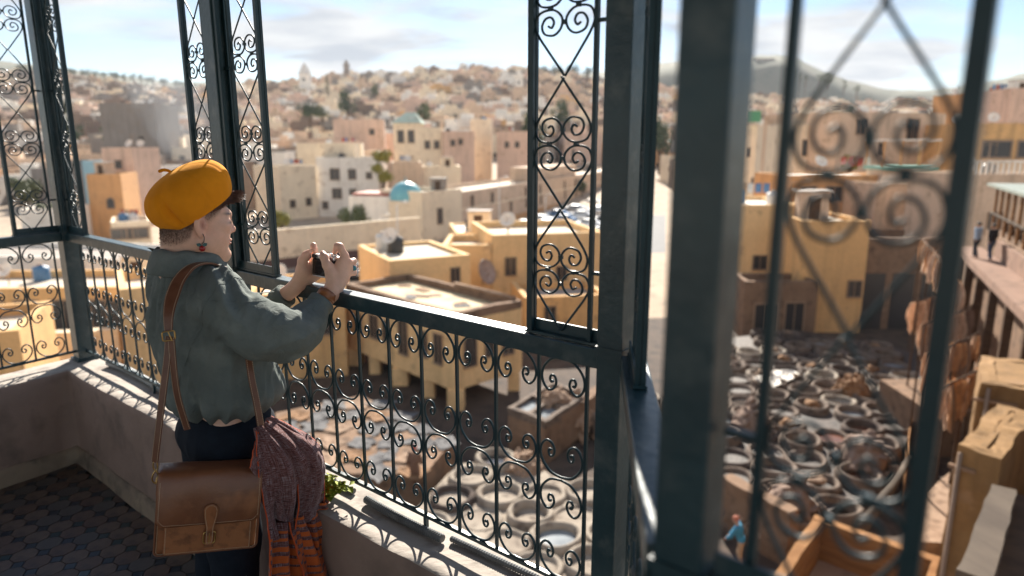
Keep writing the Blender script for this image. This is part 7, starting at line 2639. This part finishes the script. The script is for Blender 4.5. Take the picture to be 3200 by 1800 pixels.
# bundle over the strap
drape('upper_fold', (.068, -.262, .885), (.122, -.185, .893), (.085, -.255, .515), (.270, -.115, .505), 3.1, .024, (0, .5), bow=(.03, -.05, 0), ph=.6, grow=(.3, 1.0), mid=((-.010, -.015, .02), (.055, -.02, .05)))
drape('side_fold', (.080, -.252, .875), (.130, -.215, .845), (.046, -.285, .785), (.150, -.262, .665), 1.0, .012, (0, .4), bow=(-.01, -.025, -.01), ph=2.1, sag=.02)
drape('under_fold', (.060, -.262, .800), (.155, -.215, .77), (.072, -.262, .655), (.150, -.235, .555), 1.5, .013, (.1, .4), bow=(0, -.02, 0), ph=1.1, sag=.02)
drape('shoulder_fold', (.110, -.215, .892), (.150, -.175, .860), (.170, -.235, .520), (.268, -.140, .530), 1.3, .018, (0, .5), bow=(.02, -.045, .0), ph=3.4, mid=((.035, -.02, .02), (.065, -.01, .05)))
# hanging ends with the striped border
drape('hanging_end', (.080, -.262, .560), (.235, -.160, .550), (.050, -.290, .180), (.275, -.165, .165), 3.4, .030, (.46, 1.02), ph=.3, grow=(.6, 1.0))
drape('hanging_end', (.150, -.235, .550), (.288, -.115, .545), (.200, -.245, .180), (.430, -.070, .220), 3.4, .030, (.50, 1.02), ph=1.9, grow=(.5, 1.0))
# tassels
mb = MB()
for k in range(90):
    f = sqr.random()
    a = Vector((.200, -.245, .180)).lerp(Vector((.430, -.070, .220)), f) if k % 2 else Vector((.050, -.290, .180)).lerp(Vector((.265, -.165, .165)), f)
    d = Vector((sqr.gauss(.004, .008), sqr.gauss(0, .008), -sqr.uniform(.025, .045)))
    mb.tube([tuple(a), tuple(a + d * .5 + Vector((sqr.gauss(0, .003), 0, 0))), tuple(a + d)], [.0012, .0011, .0007], 4)
tag(mb.build('fringe', mat('fringe_thread', (.05, .03, .04), .9), scarf), kind='stuff')

# ================================================================== AIR
hz = bpy.data.materials.new('haze_air'); hz.use_nodes = True
hn, hl = hz.node_tree.nodes, hz.node_tree.links
hn.clear()
ho = hn.new('ShaderNodeOutputMaterial'); pv = hn.new('ShaderNodeVolumePrincipled')
pv.inputs['Color'].default_value = (.93, .95, 1, 1); pv.inputs['Density'].default_value = .00012; pv.inputs['Anisotropy'].default_value = .1
hl.new(pv.outputs[0], ho.inputs['Volume'])
tag(MB().box(-2400, 2400, -120, 1900, G - 4.5, 165).build('haze', hz), 'thin pale haze over the town', 'haze', kind='stuff')

# smoke drifting from a chimney among the hillside roofs
sm = bpy.data.materials.new('smoke_air'); sm.use_nodes = True
hn, hl = sm.node_tree.nodes, sm.node_tree.links
hn.clear()
ho = hn.new('ShaderNodeOutputMaterial'); pv = hn.new('ShaderNodeVolumePrincipled')
pv.inputs['Color'].default_value = (.80, .86, .92, 1); pv.inputs['Density'].default_value = .012
hl.new(pv.outputs[0], ho.inputs['Volume'])
c0 = at(575, 455, 150)
pv_ = Vol((c0.x - 26, 136, c0.z - 5), (c0.x + 18, 178, c0.z + 30), 1.0)
for (u, v, yy_, r_) in ((585, 455, 150, 3.0), (580, 425, 152, 4.2), (570, 392, 154, 5.0), (552, 362, 156, 5.6), (535, 330, 158, 6.0), (520, 300, 160, 6.2), (548, 310, 160, 5.0), (498, 275, 162, 5.2)):
    q = at(u, v, yy_); pv_.ell(tuple(q), (r_, r_ * .8, r_), k=4)
V, Q = pv_.mesh()
tag(link_mesh('smoke', fast_mesh('smoke', V, Q, sm)), 'thin bluish smoke plume drifting above the hillside roofs', 'smoke', kind='stuff')
